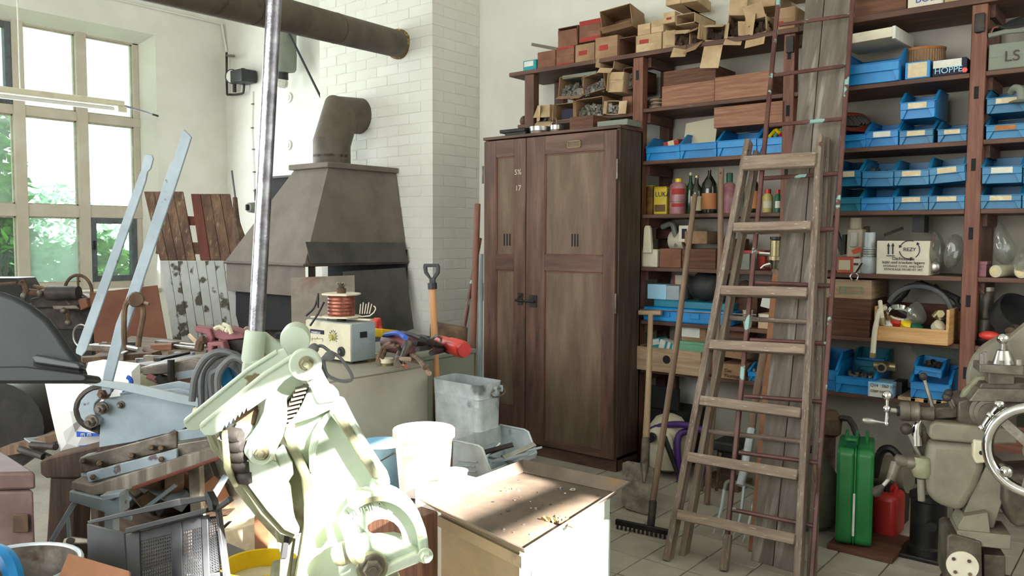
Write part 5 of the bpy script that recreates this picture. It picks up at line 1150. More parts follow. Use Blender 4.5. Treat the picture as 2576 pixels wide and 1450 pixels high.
G().cyl((q.x-.055, YS+.03, zz+.04), (q.x+.05, YS+.04, zz+.04), .024, n=14).build('run', 'brass', t); G().cyl((q.x, YS-.04, zz+.04), (q.x, YS+.03, zz+.04), .026, n=14).build('branch', 'brass', t); G().cyl((q.x, YS-.045, zz+.04), (q.x, YS-.03, zz+.04), .017, n=14).build('bore', 'soot_hole_black', t)
carton((2246, 942, 2270, 978), YS+.05, zG+.005, 'dark square box behind the slats', .12, 'iron_black')
x = onY(2362, 900, YW-.06); tag(G().cyl((x.x, YW-.05, zG+.3), (x.x, YW-.02, zG+.3), .16, n=36).build('round_plate', 'green_grey'), 'large round greenish disc leaning at the wall by the post', 'disc')
# ================================================================ planes for leaning and free-standing things
class Pl:
    """a real plane in the room; p(px,py,off) = where the sight line meets it, off metres towards the viewer's side"""
    def __init__(s, o, n): s.o = V(o); s.n = V(n).normalized(); s.n = s.n if s.n.dot(CO-s.o) > 0 else -s.n
    def p(s, x, y, off=0): r = ray(x, y); return CO+r*((s.o+s.n*off-CO).dot(s.n)/r.dot(s.n))
    @staticmethod
    def three(a, b, c): return Pl(a, (V(b)-V(a)).cross(V(c)-V(a)))
def plate(pl, px, th, off=0, g=None, hole=None):
    """prism whose front outline lies on plane pl at offset off, th thick behind it"""
    g = g or G(); F_ = [pl.p(x, y, off) for x, y in px]; n = len(F_)
    B_ = [q-pl.n*th for q in F_]
    hz = pl.n.cross(V((0, 0, 1))).normalized(); uz = hz.cross(pl.n); uv = [((q-F_[0]).dot(uz), (q-F_[0]).dot(hz)+(q-F_[0]).dot(pl.n)) for q in F_+B_]
    if hole is None:
        g.add(F_+B_, [tuple(range(n)), tuple(range(n, 2*n))[::-1]]+[(i, n+i, n+(i+1) % n, (i+1) % n) for i in range(n)], uv)
    else:
        Hf = [pl.p(x, y, off) for x, y in hole]; Hb = [q-pl.n*th for q in Hf]; fs = []
        for i in range(n):
            j = (i+1) % n; fs += [(i, j, 2*n+j, 2*n+i), (n+i, 3*n+i, 3*n+j, n+j), (i, n+i, n+j, j), (2*n+i, 2*n+j, 3*n+j, 3*n+i)]
        g.add(F_+B_+Hf+Hb, fs, uv+[(0, 0)]*(2*n))
    return g
# ================================================================ leaning board
b0, b1 = onZ(1889, 1410, 0), onZ(2001, 1443, 0); tpt = onY(2060, 58, YS-.045)
lb = Pl.three(b0, b1, tpt)
t = thing('leaning_board', 'wide weathered grey two-plank board leaning on the shelves behind the ladders', 'board', (b0+b1)/2)
ml, mr = [], []
plate(lb, [(2031, -60), (2078, -60), (2043, 330), (2022, 600), (1990, 950), (1943, 1425), (1889, 1410), (1938, 900), (1975, 477), (2003, 300)], .022, g=None).build('plank', 'board_grey', t, bevel=.002)
plate(lb, [(2080, -60), (2143, -60), (2116, 300), (2100, 465), (2076, 700), (2052, 960), (2024, 1230), (2001, 1443), (1945, 1426), (1992, 950), (2024, 600), (2045, 330)], .022).build('plank', 'board_grey', t, bevel=.002)
for py in (250, 1000):
    G().beam(lb.p(1965 if py > 900 else 2020, py, -.035), lb.p(2040 if py > 900 else 2105, py, -.035), .06, .02).build('cleat', 'board_brown', t)
t = thing('brown_plank', 'narrow red-brown plank leaning left of the grey board', 'plank', onZ(1897, 1385, 0))
p2 = Pl.three(onZ(1880, 1388, 0), onZ(1910, 1394, 0), onY(1960, 700, YS-.09))
plate(p2, [(1943, 690), (1975, 690), (1955, 940), (1935, 1180), (1908, 1392), (1882, 1386), (1902, 1180), (1920, 940)], .02).build('plank_body', 'crate_dark' if False else 'brown_board', t, bevel=.002)
# ================================================================ painted narrow ladder
fl0, fl1 = onZ(1821, 1437, 0), onZ(2040, 1478, 0)
pl = Pl.three(fl0, fl1, onY(1958, 0, 4.40))
t = thing('painted_ladder', 'narrow brown ladder spotted with pale paint behind the wooden stepladder', 'ladder', (fl0+fl1)/2)
def rail(pl, pts, w, th, m, t, name='rail', up=None, bevel=.004):
    P = [pl.p(*q) for q in pts]; g = G()
    for a, b in zip(P[:-1], P[1:]): g.beam(a, b+(b-a).normalized()*.002, w, th, up=pl.n)
    return g.build(name, m, t, bevel=bevel)
rail(pl, [(1966, -80), (1821, 1437)], .02, .034, 'ladder_painted', t)
rail(pl, [(2151, -80), (2040, 1478)], .02, .034, 'ladder_painted', t)
for a, b in (((1960, 63), (2140, 38)), ((1947, 190), (2130, 165)), ((1935, 316), (2120, 299)), ((1922, 449), (2110, 437)), ((1911, 585), (2101, 577)), ((1900, 712), (2092, 720)), ((1887, 856), (2080, 865)), ((1873, 997), (2070, 1012)), ((1859, 1139), (2060, 1166)), ((1842, 1283), (2050, 1325))):
    G().cyl(pl.p(*a), pl.p(*b), .0105, n=8).build('rung', 'ladder_painted', t)
P = pl.p(1821, 1437); Q = pl.p(1832, 1345); G().beam(P, Q, .034, .045, up=pl.n).build('wooden_foot', 'ladder_wood', t, bevel=.004)
# ================================================================ wooden stepladder
f0, f1 = onZ(1678, 1415, 0), onZ(2008, 1492, 0); tp = onY(1885, 358, 4.02)
ps = Pl.three(f0, f1, tp)
t = thing('wooden_stepladder', 'paint-splashed old wooden double stepladder leaning folded before the shelves', 'ladder', (f0+f1)/2)
D_ = .065
def srail(a, b, w0, w1, off, m='ladder_wood'):
    g = G(); A = ps.p(*a, off); B = ps.p(*b, off); g.beam(A, B, w0, D_, up=ps.n, w2=w1); return g.build('rail', m, t, bevel=.003)
srail((1680, 1412), (1884, 356), .03, .028, -.03); srail((2006, 1490), (2064, 343), .03, .028, -.03)
srail((1716, 1420), (1905, 385), .028, .026, -.125, 'ladder_rung'); srail((2040, 1520), (2083, 352), .03, .026, -.125)
for l, r_, h in (((1870, 412), (2052, 402), .075), ((1846, 573), (2040, 568), .045), ((1815, 731), (2030, 737), .045), ((1786, 867), (2026, 880), .045), ((1762, 1008), (2014, 1040), .045), ((1731, 1150), (2006, 1196), .045), ((1705, 1295), (1999, 1358), .045)):
    A = ps.p(*l, .012); B = ps.p(*r_, .012)
    G().beam(A, B, h, .026, up=ps.n).build('tread', 'ladder_rung', t, bevel=.003)
    A = ps.p(l[0]+18, l[1]+8, -.02); B = ps.p(r_[0], r_[1]+8, -.02); G().beam(A, B, .02, .05, up=ps.n).build('tread_lip', 'ladder_rung', t, bevel=.003)
for l, r_ in (((1830, 800), (2060, 812)), ((1775, 1085), (2045, 1115))):
    G().cyl(ps.p(*l, -.125), ps.p(*r_, -.125), .012, n=8).build('rear_rung', 'ladder_wood', t)
for q in ((1887, 372), (2066, 362)): G().axl(ps.p(*q, .012), ps.p(*q, -.01), [(.012, 0), (.012, 1)], 10).build('hinge_bolt', 'rusty', t)
g = G().tube([ps.p(2049, 1170, -.02), ps.p(2052, 1210, -.015), ps.p(2048, 1240, -.02)], .008, 6); g.build('chain', 'rusty', t)
# ================================================================ garden tools
def pole(pl, pts, r, m, t, name='handle', n=10): return G().tube([pl.p(*q) for q in pts], r, n).build(name, m, t)
sh = Pl.three(onZ(1560, 1283, 0), onZ(1635, 1300, 0), onY(1636, 785, YS-.06))
t = thing('shovel', 'flat steel shovel with T-grip leaning against the locker-side post', 'shovel', onZ(1600, 1290, 0))
g = plate(sh, [(1566, 1165), (1580, 1160), (1632, 1170), (1644, 1180), (1640, 1285), (1625, 1296), (1575, 1280), (1563, 1265)], .004); g.build('blade', 'steel_dirty', t)
G().tube([sh.p(1637, 790), sh.p(1632, 950), sh.p(1625, 1110)], [.016, .017, .02], 12, 3).build('handle', 'handle_wood' if False else 'pale_wood', t)
G().tube([sh.p(1625, 1105, .004), sh.p(1622, 1170, .004), sh.p(1620, 1215, .0)], [.024, .024, .006], 12, 3).build('socket', 'steel_dirty', t)
G().cyl(sh.p(1608, 787), sh.p(1664, 788), .016, n=12).build('grip', 'pale_wood', t)
rk = Pl.three(onZ(1555, 1318, 0.02), onZ(1665, 1345, 0.02), onY(1748, 490, YS-.04))
t = thing('garden_rake', 'iron rake with long wooden pole standing head down', 'rake', onZ(1610, 1332, 0))
pole(rk, [(1748, 492), (1700, 880), (1641, 1270)], .0165, 'handle_wood', t)
G().tube([rk.p(1643, 1262), rk.p(1637, 1325)], .019, 10).build('socket', 'iron_dark', t)
A, B = onZ(1549, 1313, .035), onZ(1690, 1342, .035); G().beam(A, B, .02, .028).build('rake_head', 'iron_black', t, bevel=.004)
for i in range(13):
    q = A.lerp(B, (i+.5)/13); G().beam(q, q+V((.0, -.004, -.034)), .01, .006).build('tooth', 'iron_dark', t)
t = thing('long_pole', 'grey-brown wooden pole standing between rake and stepladder', 'pole', onZ(1775, 1270, 0))
pp = Pl.three(onZ(1775, 1270, 0), onZ(1800, 1275, 0), onY(1814, 425, YS-.04)); pole(pp, [(1814, 424), (1812, 640), (1797, 980), (1778, 1268)], .0165, 'handle_wood', t)
G().axl(pp.p(1813, 436, .017), pp.p(1813, 436, .012), [(.005, 0), (.005, 1)], 8).build('screw', 'iron_dark', t)
fk = Pl.three(onZ(1800, 1362, 0.0), onZ(1880, 1368, 0.0), onY(1925, 860, 4.2))
t = thing('digging_fork', 'four-tined digging fork with greenish tines behind the stepladder', 'fork', onZ(1838, 1360, 0))
pole(fk, [(1925, 860), (1903, 985), (1890, 1085)], .019, 'handle_wood', t); pole(fk, [(1891, 1080), (1872, 1185), (1862, 1222)], .022, 'galv', t, 'socket')
G().tube([fk.p(1822, 1235), fk.p(1828, 1214), fk.p(1845, 1213), fk.p(1885, 1224), fk.p(1900, 1232), fk.p(1898, 1255)], .009, 8, 3).build('cross_arch', 'green_grey', t)
for a, b, c in (((1822, 1232), (1812, 1290), (1794, 1343)), ((1845, 1215), (1836, 1290), (1818, 1350)), ((1872, 1222), (1862, 1300), (1842, 1360)), ((1898, 1250), (1886, 1310), (1868, 1366))):
    G().tube([fk.p(*a), fk.p(*b), fk.p(*c)], [.009, .008, .002], 6, 3).build('tine', 'galv', t)
# ================================================================ things under the shelves
t = thing('purple_rack', 'purple bent-tube frame standing under the lowest shelf', 'frame', onY(1700, 1240, 4.4))
for o_ in (0, .12):
    y = 4.36+o_; g = G().tube([onY(1622, 1240, y), onY(1623, 1120, y), onY(1640, 1082, y), onY(1700, 1068, y), onY(1760, 1080, y), onY(1772, 1110, y), onY(1764, 1250, y)], .02, 10, 4); g.build('hoop', 'purple', t)
G().tube([onY(1715, 1250, 4.33), onY(1704, 1130, 4.33), onY(1712, 1092, 4.36), onY(1745, 1084, 4.4)], .021, 10, 4).build('front_tube', 'purple', t)
G().cyl(onY(1640, 1090, 4.36), onY(1640, 1090, 4.36)+V((0, .12, 0)), .014).build('cross_tube', 'purple', t)
q = onY(1675, 1160, 4.42); t = thing('white_tank', 'rounded white enamel tank inside the purple frame', 'tank', (q.x, 4.43, 0))
G().lathe([(.05, 0), (.12, .03), (.145, .14), (.13, .26), (.08, .33), (.035, .35)], 24, TR(q.x, 4.45, .02)).build('tank_body', 'cream', t)
G().axl(V((q.x-.03, 4.32, .25)), V((q.x-.03, 4.27, .25)), [(.02, 0), (.03, .5), (.03, 1)], 14).build('tap_boss', 'iron_black', t)
G().tube([onY(1672, 1100, 4.30), onY(1682, 1130, 4.29), onY(1705, 1195, 4.30)], [.022, .016, .012], 8, 3).build('tap_arm', 'iron_black', t)
G().tube([onY(1665, 1105, 4.31), onY(1674, 1092, 4.31), onY(1684, 1102, 4.31), onY(1686, 1130, 4.31)], .017, 8, 3).build('spout', 'cream', t)
q = onY(1820, 1190, 4.42); t = thing('old_vise', 'rusty old bench machine with black padded top under the shelf', 'machine', (q.x, 4.42, 0))
x0, x1, z0, z1 = fit(1793, 1112, 1850, 1136, 4.38)
G().box(x0, x1, 4.36, 4.56, z0, z1).build('top_pad', 'rubber', t, bevel=.012); G().box(x0+.02, x1-.02, 4.39, 4.52, z0-.1, z0).build('head_block', 'iron_dark', t, bevel=.008)
G().lathe([(.07, 0), (.075, .02), (.06, .12), (.05, .2), (.045, .24)], 18, TR(q.x, 4.45, z0-.33)).build('column', 'rusty', t); G().box(q.x-.12, q.x+.12, 4.36, 4.56, 0, .04).build('foot', 'rusty', t); G().cyl((q.x, 4.46, 0.04), (q.x, 4.46, z0-.3), .05).build('stem', 'iron_dark', t)
for a, b in (((1766, 1150), (1800, 1230)), ((1812, 1140), (1802, 1236)), ((1790, 1150), (1764, 1236))): G().cyl(onY(*a, 4.33), onY(b[0], b[1], 4.25), .008, n=6).build('bent_rod', 'rusty', t)
tag(G().box(-3.0+.35, -2.35, 4.62, 4.9, 0, .35).box(-2.62, -2.4, 4.6, 4.62, .36, .5).build('dark_chest', 'soot_hole_black'), 'dark box in the shade below the drawer', 'box')
p = fit(1700, 950, 1786, 1085, YW-.03)
tag(G().box(p[0], p[1], YW-.04, YW-.02, .12, p[3]).build('white_board', 'whitewash'), 'pale board standing at the wall between pole and rail', 'board')
g = G().box(onY(1680, 960, 4.7).x, onY(1700, 960, 4.7).x, 4.7, 4.75, 0, zG-.03); tag(g.build('dark_upright', 'dark_beam'), 'dark upright timber below the wooden drawer', 'timber')
# pale drum behind right ladder rail
q = onY(2040, 1350, 4.05); t = thing('pale_drum', 'pale rounded drum mostly hidden by the ladder rails', 'drum', (q.x, 4.05, 0))
G().lathe([(.09, 0), (.12, .03), (.13, .15), (.12, .27), (.06, .36), (.05, .38)], 24, TR(q.x-.02, 4.1, 0)).build('drum_body', 'lathe_grey', t); G().lathe([(.05, .38), (.055, .4), (.001, .41)], 16, TR(q.x-.02, 4.1, 0)).build('drum_cap', 'iron_dark', t)
q = onY(2085, 1180, 4.3); t = thing('rusty_pump', 'dark rusty hand pump standing behind the green jerrycan', 'pump', (q.x, 4.3, 0))
G().lathe([(.06, .0), (.06, .05), (.03, .07), (.03, .42), (.055, .44), (.06, .52), (.03, .56)], 16, TR(q.x, 4.3, 0)).build('pump_body', 'rusty', t); G().tube([V((q.x, 4.3, .5)), V((q.x+.1, 4.28, .53)), V((q.x+.16, 4.26, .42))], .016, 8, 3).build('pump_arm', 'iron_dark', t)
G().cyl(onY(2062, 1210, 4.2), onY(2118, 1235, 4.2), .025, n=10).build('cross_pipe', 'green_grey', t)
# jerrycan
x0, x1 = onY(2105, 1250, 3.86).x, onY(2195, 1250, 3.86).x; y0 = 3.86
t = thing('plank_base', 'short brown plank lying on the floor under the green jerrycan', 'plank', ((x0+x1)/2, y0+.1, 0))
G().box(x0-.03, x1+.10, y0-.03, y0+.14, .0, .026).build('plank', 'crate_dark', t, bevel=.003); G().box(x0-.02, x1+.09, y0+.145, y0+.32, 0, .024).build('plank', 'crate_dark', t, bevel=.003)
jt = thing('green_jerrycan', 'tall green metal jerrycan with scratched seam standing on a plank', 'jerrycan', ((x0+x1)/2, y0, .028))
zj = .028; hj = .455; w = x1-x0; xm_ = (x0+x1)/2
def rr(x0, x1, y0, y1, r, n=5):
    out = []
    for cx, cy, a in ((x1-r, y1-r, 0), (x0+r, y1-r, 90), (x0+r, y0+r, 180), (x1-r, y0+r, 270)):
        for i in range(n+1): th = math.radians(a+90*i/n); out.append((cx+r*math.cos(th), cy+r*math.sin(th)))
    return out
yz = Matrix(((0, 0, 1, 0), (1, 0, 0, 0), (0, 1, 0, 0), (0, 0, 0, 1)))
prof = rr(y0, y0+.32, zj, zj+hj, .035)
G().prism(prof, x0, xm_-.002, yz).build('half_shell', 'green_can', jt, bevel=.014, seg=3); G().prism(prof, xm_+.002, x1, yz).build('half_shell', 'green_can', jt, bevel=.014, seg=3)
G().prism(rr(y0-.002, y0+.322, zj-.001, zj+hj+.002, .036), xm_-.003, xm_+.003, yz).build('weld_seam', 'green_can', jt)
G().box(xm_-.006, xm_+.004, y0-.0035, y0-.001, zj+.05, zj+.25).build('paint_scratch', 'label_white', jt)
for k in (-.045, 0, .045): G().tube([V((xm_+k, y0+.13, zj+hj-.01)), V((xm_+k, y0+.14, zj+hj+.03)), V((xm_+k, y0+.26, zj+hj+.03)), V((xm_+k, y0+.28, zj+hj-.01))], .007, 8, 4).build('handle', 'green_can', jt)
G().cyl((xm_-.02, y0+.05, zj+hj-.005), (xm_-.02, y0+.03, zj+hj+.04), .022, n=14).build('spout', 'dark_green', jt); G().box(xm_-.045, xm_+.005, y0+.0, y0+.07, zj+hj+.035, zj+hj+.05).build('cap_clamp', 'green_can', jt, bevel=.005)
jt.rotation_euler[2] = math.radians(15)
# red can
x0, x1, z0, z1 = fit(2190, 1225, 2256, 1348, 4.12)
t = thing('red_canister', 'small red plastic fuel can behind the green jerrycan', 'canister', ((x0+x1)/2, 4.12, 0))
G().box(x0, x1, 4.12, 4.3, 0, z1-z0-.02).build('can_body', 'red_plastic', t, bevel=.03, seg=4); G().cyl((x0+.05, 4.2, z1-z0-.03), (x0+.05, 4.2, z1-z0+.02), .02, n=12).build('cap', 'iron_black', t); G().tube([V((x0+.06, 4.2, z1-z0-.02)), V((x0+.09, 4.2, z1-z0+.02)), V((x1-.03, 4.2, z1-z0-.02))], .01, 8, 3).build('handle', 'red_plastic', t)
t = thing('grey_motor', 'grey motor housing with pipe above the red canister', 'motor', (onY(2235, 1180, 4.4).x, 4.4, 0)); q = onY(2235, 1190, 4.4)
G().cyl((q.x-.08, 4.42, q.z), (q.x+.1, 4.40, q.z), .085, n=20).build('housing', 'lathe_grey', t); G().box(q.x-.07, q.x+.08, 4.34, 4.5, 0, q.z-.06).build('base_block', 'iron_dark', t); G().tube([onY(2200, 1200, 4.3), onY(2215, 1140, 4.3), onY(2240, 1130, 4.3), onY(2262, 1150, 4.3)], .02, 8, 4).build('bent_pipe', 'iron_black', t)
# black bottle jack
q = onY(2325, 1385, 3.98); t = thing('hydraulic_jack', 'black hydraulic bottle jack on a square base plate', 'jack', (q.x, 4.0, 0))
X, Y_ = q.x, 4.04
G().box(X-.15, X+.1, Y_-.1, Y_+.1, 0, .02).build('base_plate', 'iron_black', t, bevel=.006)
G().lathe([(.085, .02), (.085, .05), (.075, .06), (.075, .26), (.082, .265), (.082, .29), (.06, .3), (.045, .33)], 28, TR(X, Y_, 0)).build('cylinder', 'iron_black', t)
G().lathe([(.04, .33), (.04, .36), (.05, .365), (.05, .39), (.03, .4), (.022, .42), (.022, .46)], 20, TR(X-.02, Y_, 0)).build('ram', 'iron_black', t)
G().cyl((X+.03, Y_-.07, .17), (X+.035, Y_-.105, .17), .022, n=14).build('valve', 'iron_black', t); G().box(X-.01, X+.04, Y_+.06, Y_+.1, .02, .2).build('pump_block', 'iron_black', t, bevel=.008); G().cyl((X+.01, Y_+.08, .2), (X+.0, Y_+.08, .34), .014, n=8).build('pump_rod', 'iron_black', t)
# ================================================================ metal-working lathe at the right edge
LD = 2.95
LN = V((.35, -1, 0)).normalized()
lp = Pl(at(2420, 1100, LD), LN)
t = thing('metal_lathe', 'old grey metal-working lathe with polished handwheel cut by the right edge', 'lathe', (lp.o.x, lp.o.y, 0))
L = lambda x, y, o=0: lp.p(x, y, o)
def lb_(name, px, th, off, m, bevel=.006, seg=2): return plate(lp, px, th, off).build(name, m, t, bevel=bevel, seg=seg)
def rect(a, b, c, d): return [(a, b), (c, b), (c, d), (a, d)]
# bed, base (mostly outside the picture)
lb_('apron', [(2338, 1110), (2470, 1118), (2478, 1180), (2462, 1225), (2440, 1262), (2425, 1290), (2395, 1285), (2350, 1268), (2332, 1240), (2326, 1190)], .14, .02, 'lathe_grey', .028, 4)
lb_('saddle', [(2340, 1072), (2352, 1062), (2520, 1078), (2560, 1085), (2560, 1118), (2480, 1120), (2345, 1108), (2336, 1098)], .2, .03, 'lathe_grey', .012, 3)
lb_('cross_slide', [(2410, 1012), (2432, 1005), (2560, 1010), (2560, 1075), (2470, 1076), (2410, 1066)], .2, .0, 'lathe_iron', .006)
lb_('feed_guard', [(2345, 1028), (2410, 1020), (2410, 1052), (2345, 1058)], .08, -.02, 'lathe_iron', .006)
lb_('top_slide', [(2438, 1010), (2462, 978), (2640, 982), (2640, 1016)], .14, .03, 'steel_dirty', .003)
lb_('slide_base', [(2470, 964), (2575, 964), (2640, 968), (2640, 985), (2462, 980)], .13, .01, 'lathe_iron', .004)
lb_('tool_post_block', rect(2487, 935, 2552, 968), .09, .02, 'steel_dirty', .003)
lb_('tool_post_plate', [(2464, 918), (2575, 922), (2575, 946), (2464, 938)], .12, .05, 'steel_dirty', .003)
for (a, b), (c, d) in (((2470, 918), (2470, 890)), ((2478, 918), (2478, 886)), ((2563, 922), (2563, 905)), ((2519, 918), (2519, 908))):
    G().cyl(L(a, b, .03), L(c, d, .03), .009, n=8).build('clamp_bolt', 'steel', t)
G().axl(L(2523, 918, 0), L(2523, 880, 0), [(.036, 0), (.034, .1), (.02, .95), (.012, 1)], 24).build('clamp_cone', 'steel', t)
G().axl(L(2523, 880, 0), L(2524, 864, 0), [(.009, 0), (.009, 1)], 12).build('lever_neck', 'steel', t); G().ball(L(2523, 853, 0), .0195, 18).build('ball_knob', 'chrome', t)
c = L(2572, 960, -.12); G().axl(c+lp.n*.0, c-lp.n*.05, [(.17, 0), (.175, .3), (.175, 1)], 40).build('chuck_guard', 'lathe_grey', t)
lb_('tailstock_web', [(2530, 860), (2600, 800), (2640, 800), (2640, 900), (2555, 930)], .05, -.1, 'lathe_grey')
lb_('oil_spout', [(2415, 1008), (2425, 985), (2460, 950), (2500, 945), (2500, 962), (2462, 975), (2440, 1005)], .04, -.05, 'machine_green_dirt_shade')
# compound dial and crank
c = L(2492, 1042, .04)
G().axl(c-lp.n*.06, c, [(.062, 0), (.062, .5), (.05, .55), (.05, .75), (.036, .8), (.036, 1)], 32).build('dial', 'lathe_iron', t)
a, b, d = L(2514, 1018, .075), L(2491, 1045, .07), L(2469, 1077, .075)
G().axl(a, b, [(.007, 0), (.009, 1)], 12).axl(b, d, [(.009, 0), (.006, 1)], 12).build('crank_arm', 'chrome', t)
G().ball(a, .017, 16).build('crank_ball', 'chrome', t); G().ball(b, .014, 14).build('crank_hub', 'chrome', t); G().ball(d, .012, 14).build('crank_ball', 'chrome', t)
# cross feed shaft to the left
G().axl(L(2348, 1042, -.01), L(2308, 1040, -.01), [(.026, 0), (.023, 1)], 20).build('feed_sleeve', 'lathe_iron', t)
G().axl(L(2312, 1037, -.01), L(2263, 1035, -.01), [(.036, 0), (.038, .06), (.036, .1), (.036, .45), (.034, .48), (.036, .5), (.036, .9), (.03, 1)], 28).build('feed_drum', 'lathe_iron', t)
G().cyl(L(2265, 1035, -.01), L(2256, 1035, -.01), .018, n=14).build('collar', 'iron_black', t); G().cyl(L(2258, 1034, -.01), L(2232, 1031, -.01), .009, n=12).build('feed_shaft', 'steel', t)
for q, r_ in (((2232, 996), .0185), ((2231, 1029), .015), ((2230, 1066), .0105)): G().ball(L(*q, -.01), r_, 16).build('crank_ball', 'chrome', t)
G().cyl(L(2232, 996, -.01), L(2230, 1066, -.01), .008, n=12).build('crank_arm', 'chrome', t)
G().axl(L(2230, 1065, -.01), L(2168, 1057, .0), [(.004, 0), (.005, .3), (.011, .6), (.012, .8), (.008, .97), (.002, 1)], 14).build('crank_handle', 'steel', t)
# levers with ball knobs
for a, b, rb_, rs in (((2323, 948), (2347, 1030), .0145, .0065), ((2382, 1000), (2396, 1026), .0165, .007), ((2386, 990), (2400, 1022), .0155, .006), ((2280, 1080), (2314, 1150), .0215, .0075)):
    G().cyl(L(*a, 0), L(*b, -.02), rs, rs*1.2, 10).build('lever_rod', 'steel', t); G().ball(L(*a, 0), rb_, 18).build('lever_knob', 'iron_dark', t)
G().tube([L(2306, 1120, -.02), L(2306, 1075, -.02), L(2316, 1058, -.02)], [.02, .016, .008], 10, 3).build('curved_horn', 'chrome', t)
G().axl(L(2318, 1150, 0), L(2318, 1200, 0), [(.028, 0), (.034, .2), (.034, .75), (.026, 1)], 20).build('joint_head', 'machine_green_dirt_shade', t)
G().axl(L(2312, 1166, 0), L(2250, 1158, .0), [(.026, 0), (.026, .4), (.02, .5), (.024, .9), (.015, 1)], 16).build('joint_arm', 'lathe_iron', t)
G().cyl(L(2255, 1165, .0), L(2240, 1208, .02), .02, .016, 12).build('joint_elbow', 'lathe_iron', t)
G().cyl(L(2246, 1195, .01), L(2215, 1230, .03), .008, n=10).build('lever_rod', 'steel', t); G().axl(L(2222, 1222, .03), L(2196, 1246, .04), [(.008, 0), (.018, .5), (.018, .8), (.01, 1)], 14).build('lever_grip', 'iron_dark', t)
G().cyl(L(2316, 1205, 0), L(2318, 1260, 0), .013, n=10).build('joint_stem', 'lathe_grey', t)
# rounded dark gearbox behind lever
lb_('gear_case', [(2300, 1150), (2300, 1100), (2315, 1080), (2340, 1078), (2345, 1160)], .12, -.04, 'lathe_iron', .02, 3)
lb_('nut_block', [(2450, 1108), (2490, 1112), (2492, 1164), (2456, 1168), (2448, 1150)], .08, .05, 'cream', .006)
G().cyl(L(2469, 1140, .053), L(2469, 1140, .045), .008, n=12).build('bolt_hole', 'soot_hole_black', t)
# handwheel
hc = L(2609, 1136, .16); hn = (lp.n+V((-.35, -.1, .05))).normalized(); hx = hn.orthogonal().normalized(); hy = hn.cross(hx)
G().tube([hc+hx*.146*math.cos(a)+hy*.146*math.sin(a) for a in [i*2*PI/48 for i in range(48)]], .019, 14, closed=True).build('handwheel_rim', 'chrome', t)
for k in range(3):
    a = k*2.094+.6; G().beam(hc, hc+hx*.14*math.cos(a)+hy*.14*math.sin(a), .03, .015, up=hn).build('spoke', 'steel_dirty', t)
G().axl(hc-hn*.14, hc+hn*.02, [(.03, 0), (.03, .8), (.04, .82), (.04, 1)], 20).build('hub', 'lathe_iron', t)
q = L(2532, 1187, .20); G().ball(q, .0195, 18).build('wheel_knob', 'chrome', t); G().cyl(q-hn*.045, q, .012, n=12).build('knob_stem', 'steel', t)
# slanting leg, base and foot
lb_('slanting_leg', [(2480, 1175), (2520, 1165), (2545, 1185), (2520, 1270), (2500, 1330), (2425, 1330), (2418, 1310), (2445, 1240)], .12, .0, 'lathe_grey', .004)
lb_('brown_housing', [(2522, 1195), (2640, 1190), (2640, 1330), (2560, 1330), (2545, 1320), (2520, 1262)], .2, .03, 'brown_board' if False else 'lathe_iron', .02, 3)
lb_('leg_wedge', [(2412, 1322), (2425, 1300), (2485, 1290), (2492, 1345), (2410, 1338)], .14, .04, 'lathe_grey', .003)
lb_('base_block', [(2408, 1335), (2545, 1348), (2543, 1385), (2452, 1375), (2452, 1358), (2408, 1350)], .16, .05, 'lathe_grey', .004)
lb_('foot_block', [(2382, 1350), (2395, 1343), (2470, 1365), (2472, 1470), (2378, 1470)], .2, .06, 'lathe_iron', .006)
lb_('foot_side', [(2474, 1395), (2530, 1400), (2530, 1480), (2474, 1480)], .2, .0, 'lathe_iron', .004)
c = L(2421, 1424, .062); G().axl(c-lp.n*.01, c+lp.n*.004, [(.052, 0), (.052, 1)], 36).build('round_cover', 'carton_white', t)
for q in ((2399, 1407), (2438, 1413), (2403, 1440), (2440, 1446)): G().axl(L(*q, .066), L(*q, .071), [(.0065, 0), (.0065, 1)], 8).build('cover_screw', 'rusty', t)
o = lp.o; G().box(o.x-.1, o.x+.6, o.y+.02, o.y+.3, 0, .12).build('bed_foot', 'lathe_iron', t)
G().box(L(2382, 1460, .06).x, L(2382, 1460, .06).x+.3, L(2382, 1460, .06).y, L(2382, 1460, .06).y+.2, 0, .22).build('foot_block', 'lathe_iron', t)
G().box(L(2600, 1460, 0).x-.0, L(2600, 1460).x+.4, L(2600, 1460).y-.02, L(2600, 1460).y+.25, .0, .9).build('headstock_base', 'lathe_grey', t)
# ================================================================ far left: boards, old machines
pb = Pl(at(480, 850, 6.3), V((.5, -.84, .22)))
bl = thing('board_panels', 'tall brown over white plank panels leaning in the window corner', 'boards', pb.p(500, 880))
def strip(l, r_, n, y0, y1, m, tt=None):
    """vertical planks between two slanted pixel edges; l, r_ = x at y0 and y1"""
    for i in range(n):
        a, b = i/n, (i+1)/n
        x0, x1 = l[0]+(r_[0]-l[0])*a, l[0]+(r_[0]-l[0])*b-1.2; X0, X1 = l[1]+(r_[1]-l[1])*a, l[1]+(r_[1]-l[1])*b-1.2
        mm_ = m if isinstance(m, str) else m[i % len(m)]
        plate(pb, [(x0, y0), (x1, y0), (X1, y1), (X0, y1)], .018, RND.uniform(0, .004)).build('plank', mm_, bl, bevel=.0015)
strip((362, 402), (460, 492), 4, 482, 655, ['board_brown', 'board_brown', 'board_brown'])
strip((480, 504), (578, 609), 4, 488, 655, ['board_red', 'board_brown', 'board_brown', 'board_brown'])
strip((402, 442), (609, 636), 9, 657, 900, 'board_white')
plate(pb, [(470, 544), (496, 545), (500, 566), (474, 566)], .02, -.03).build('dark_gap_board', 'board_red', bl)
G().beam(pb.p(395, 625, -.03), pb.p(606, 625, -.03), .09, .025, up=pb.n).build('cross_batten', 'board_brown', bl)
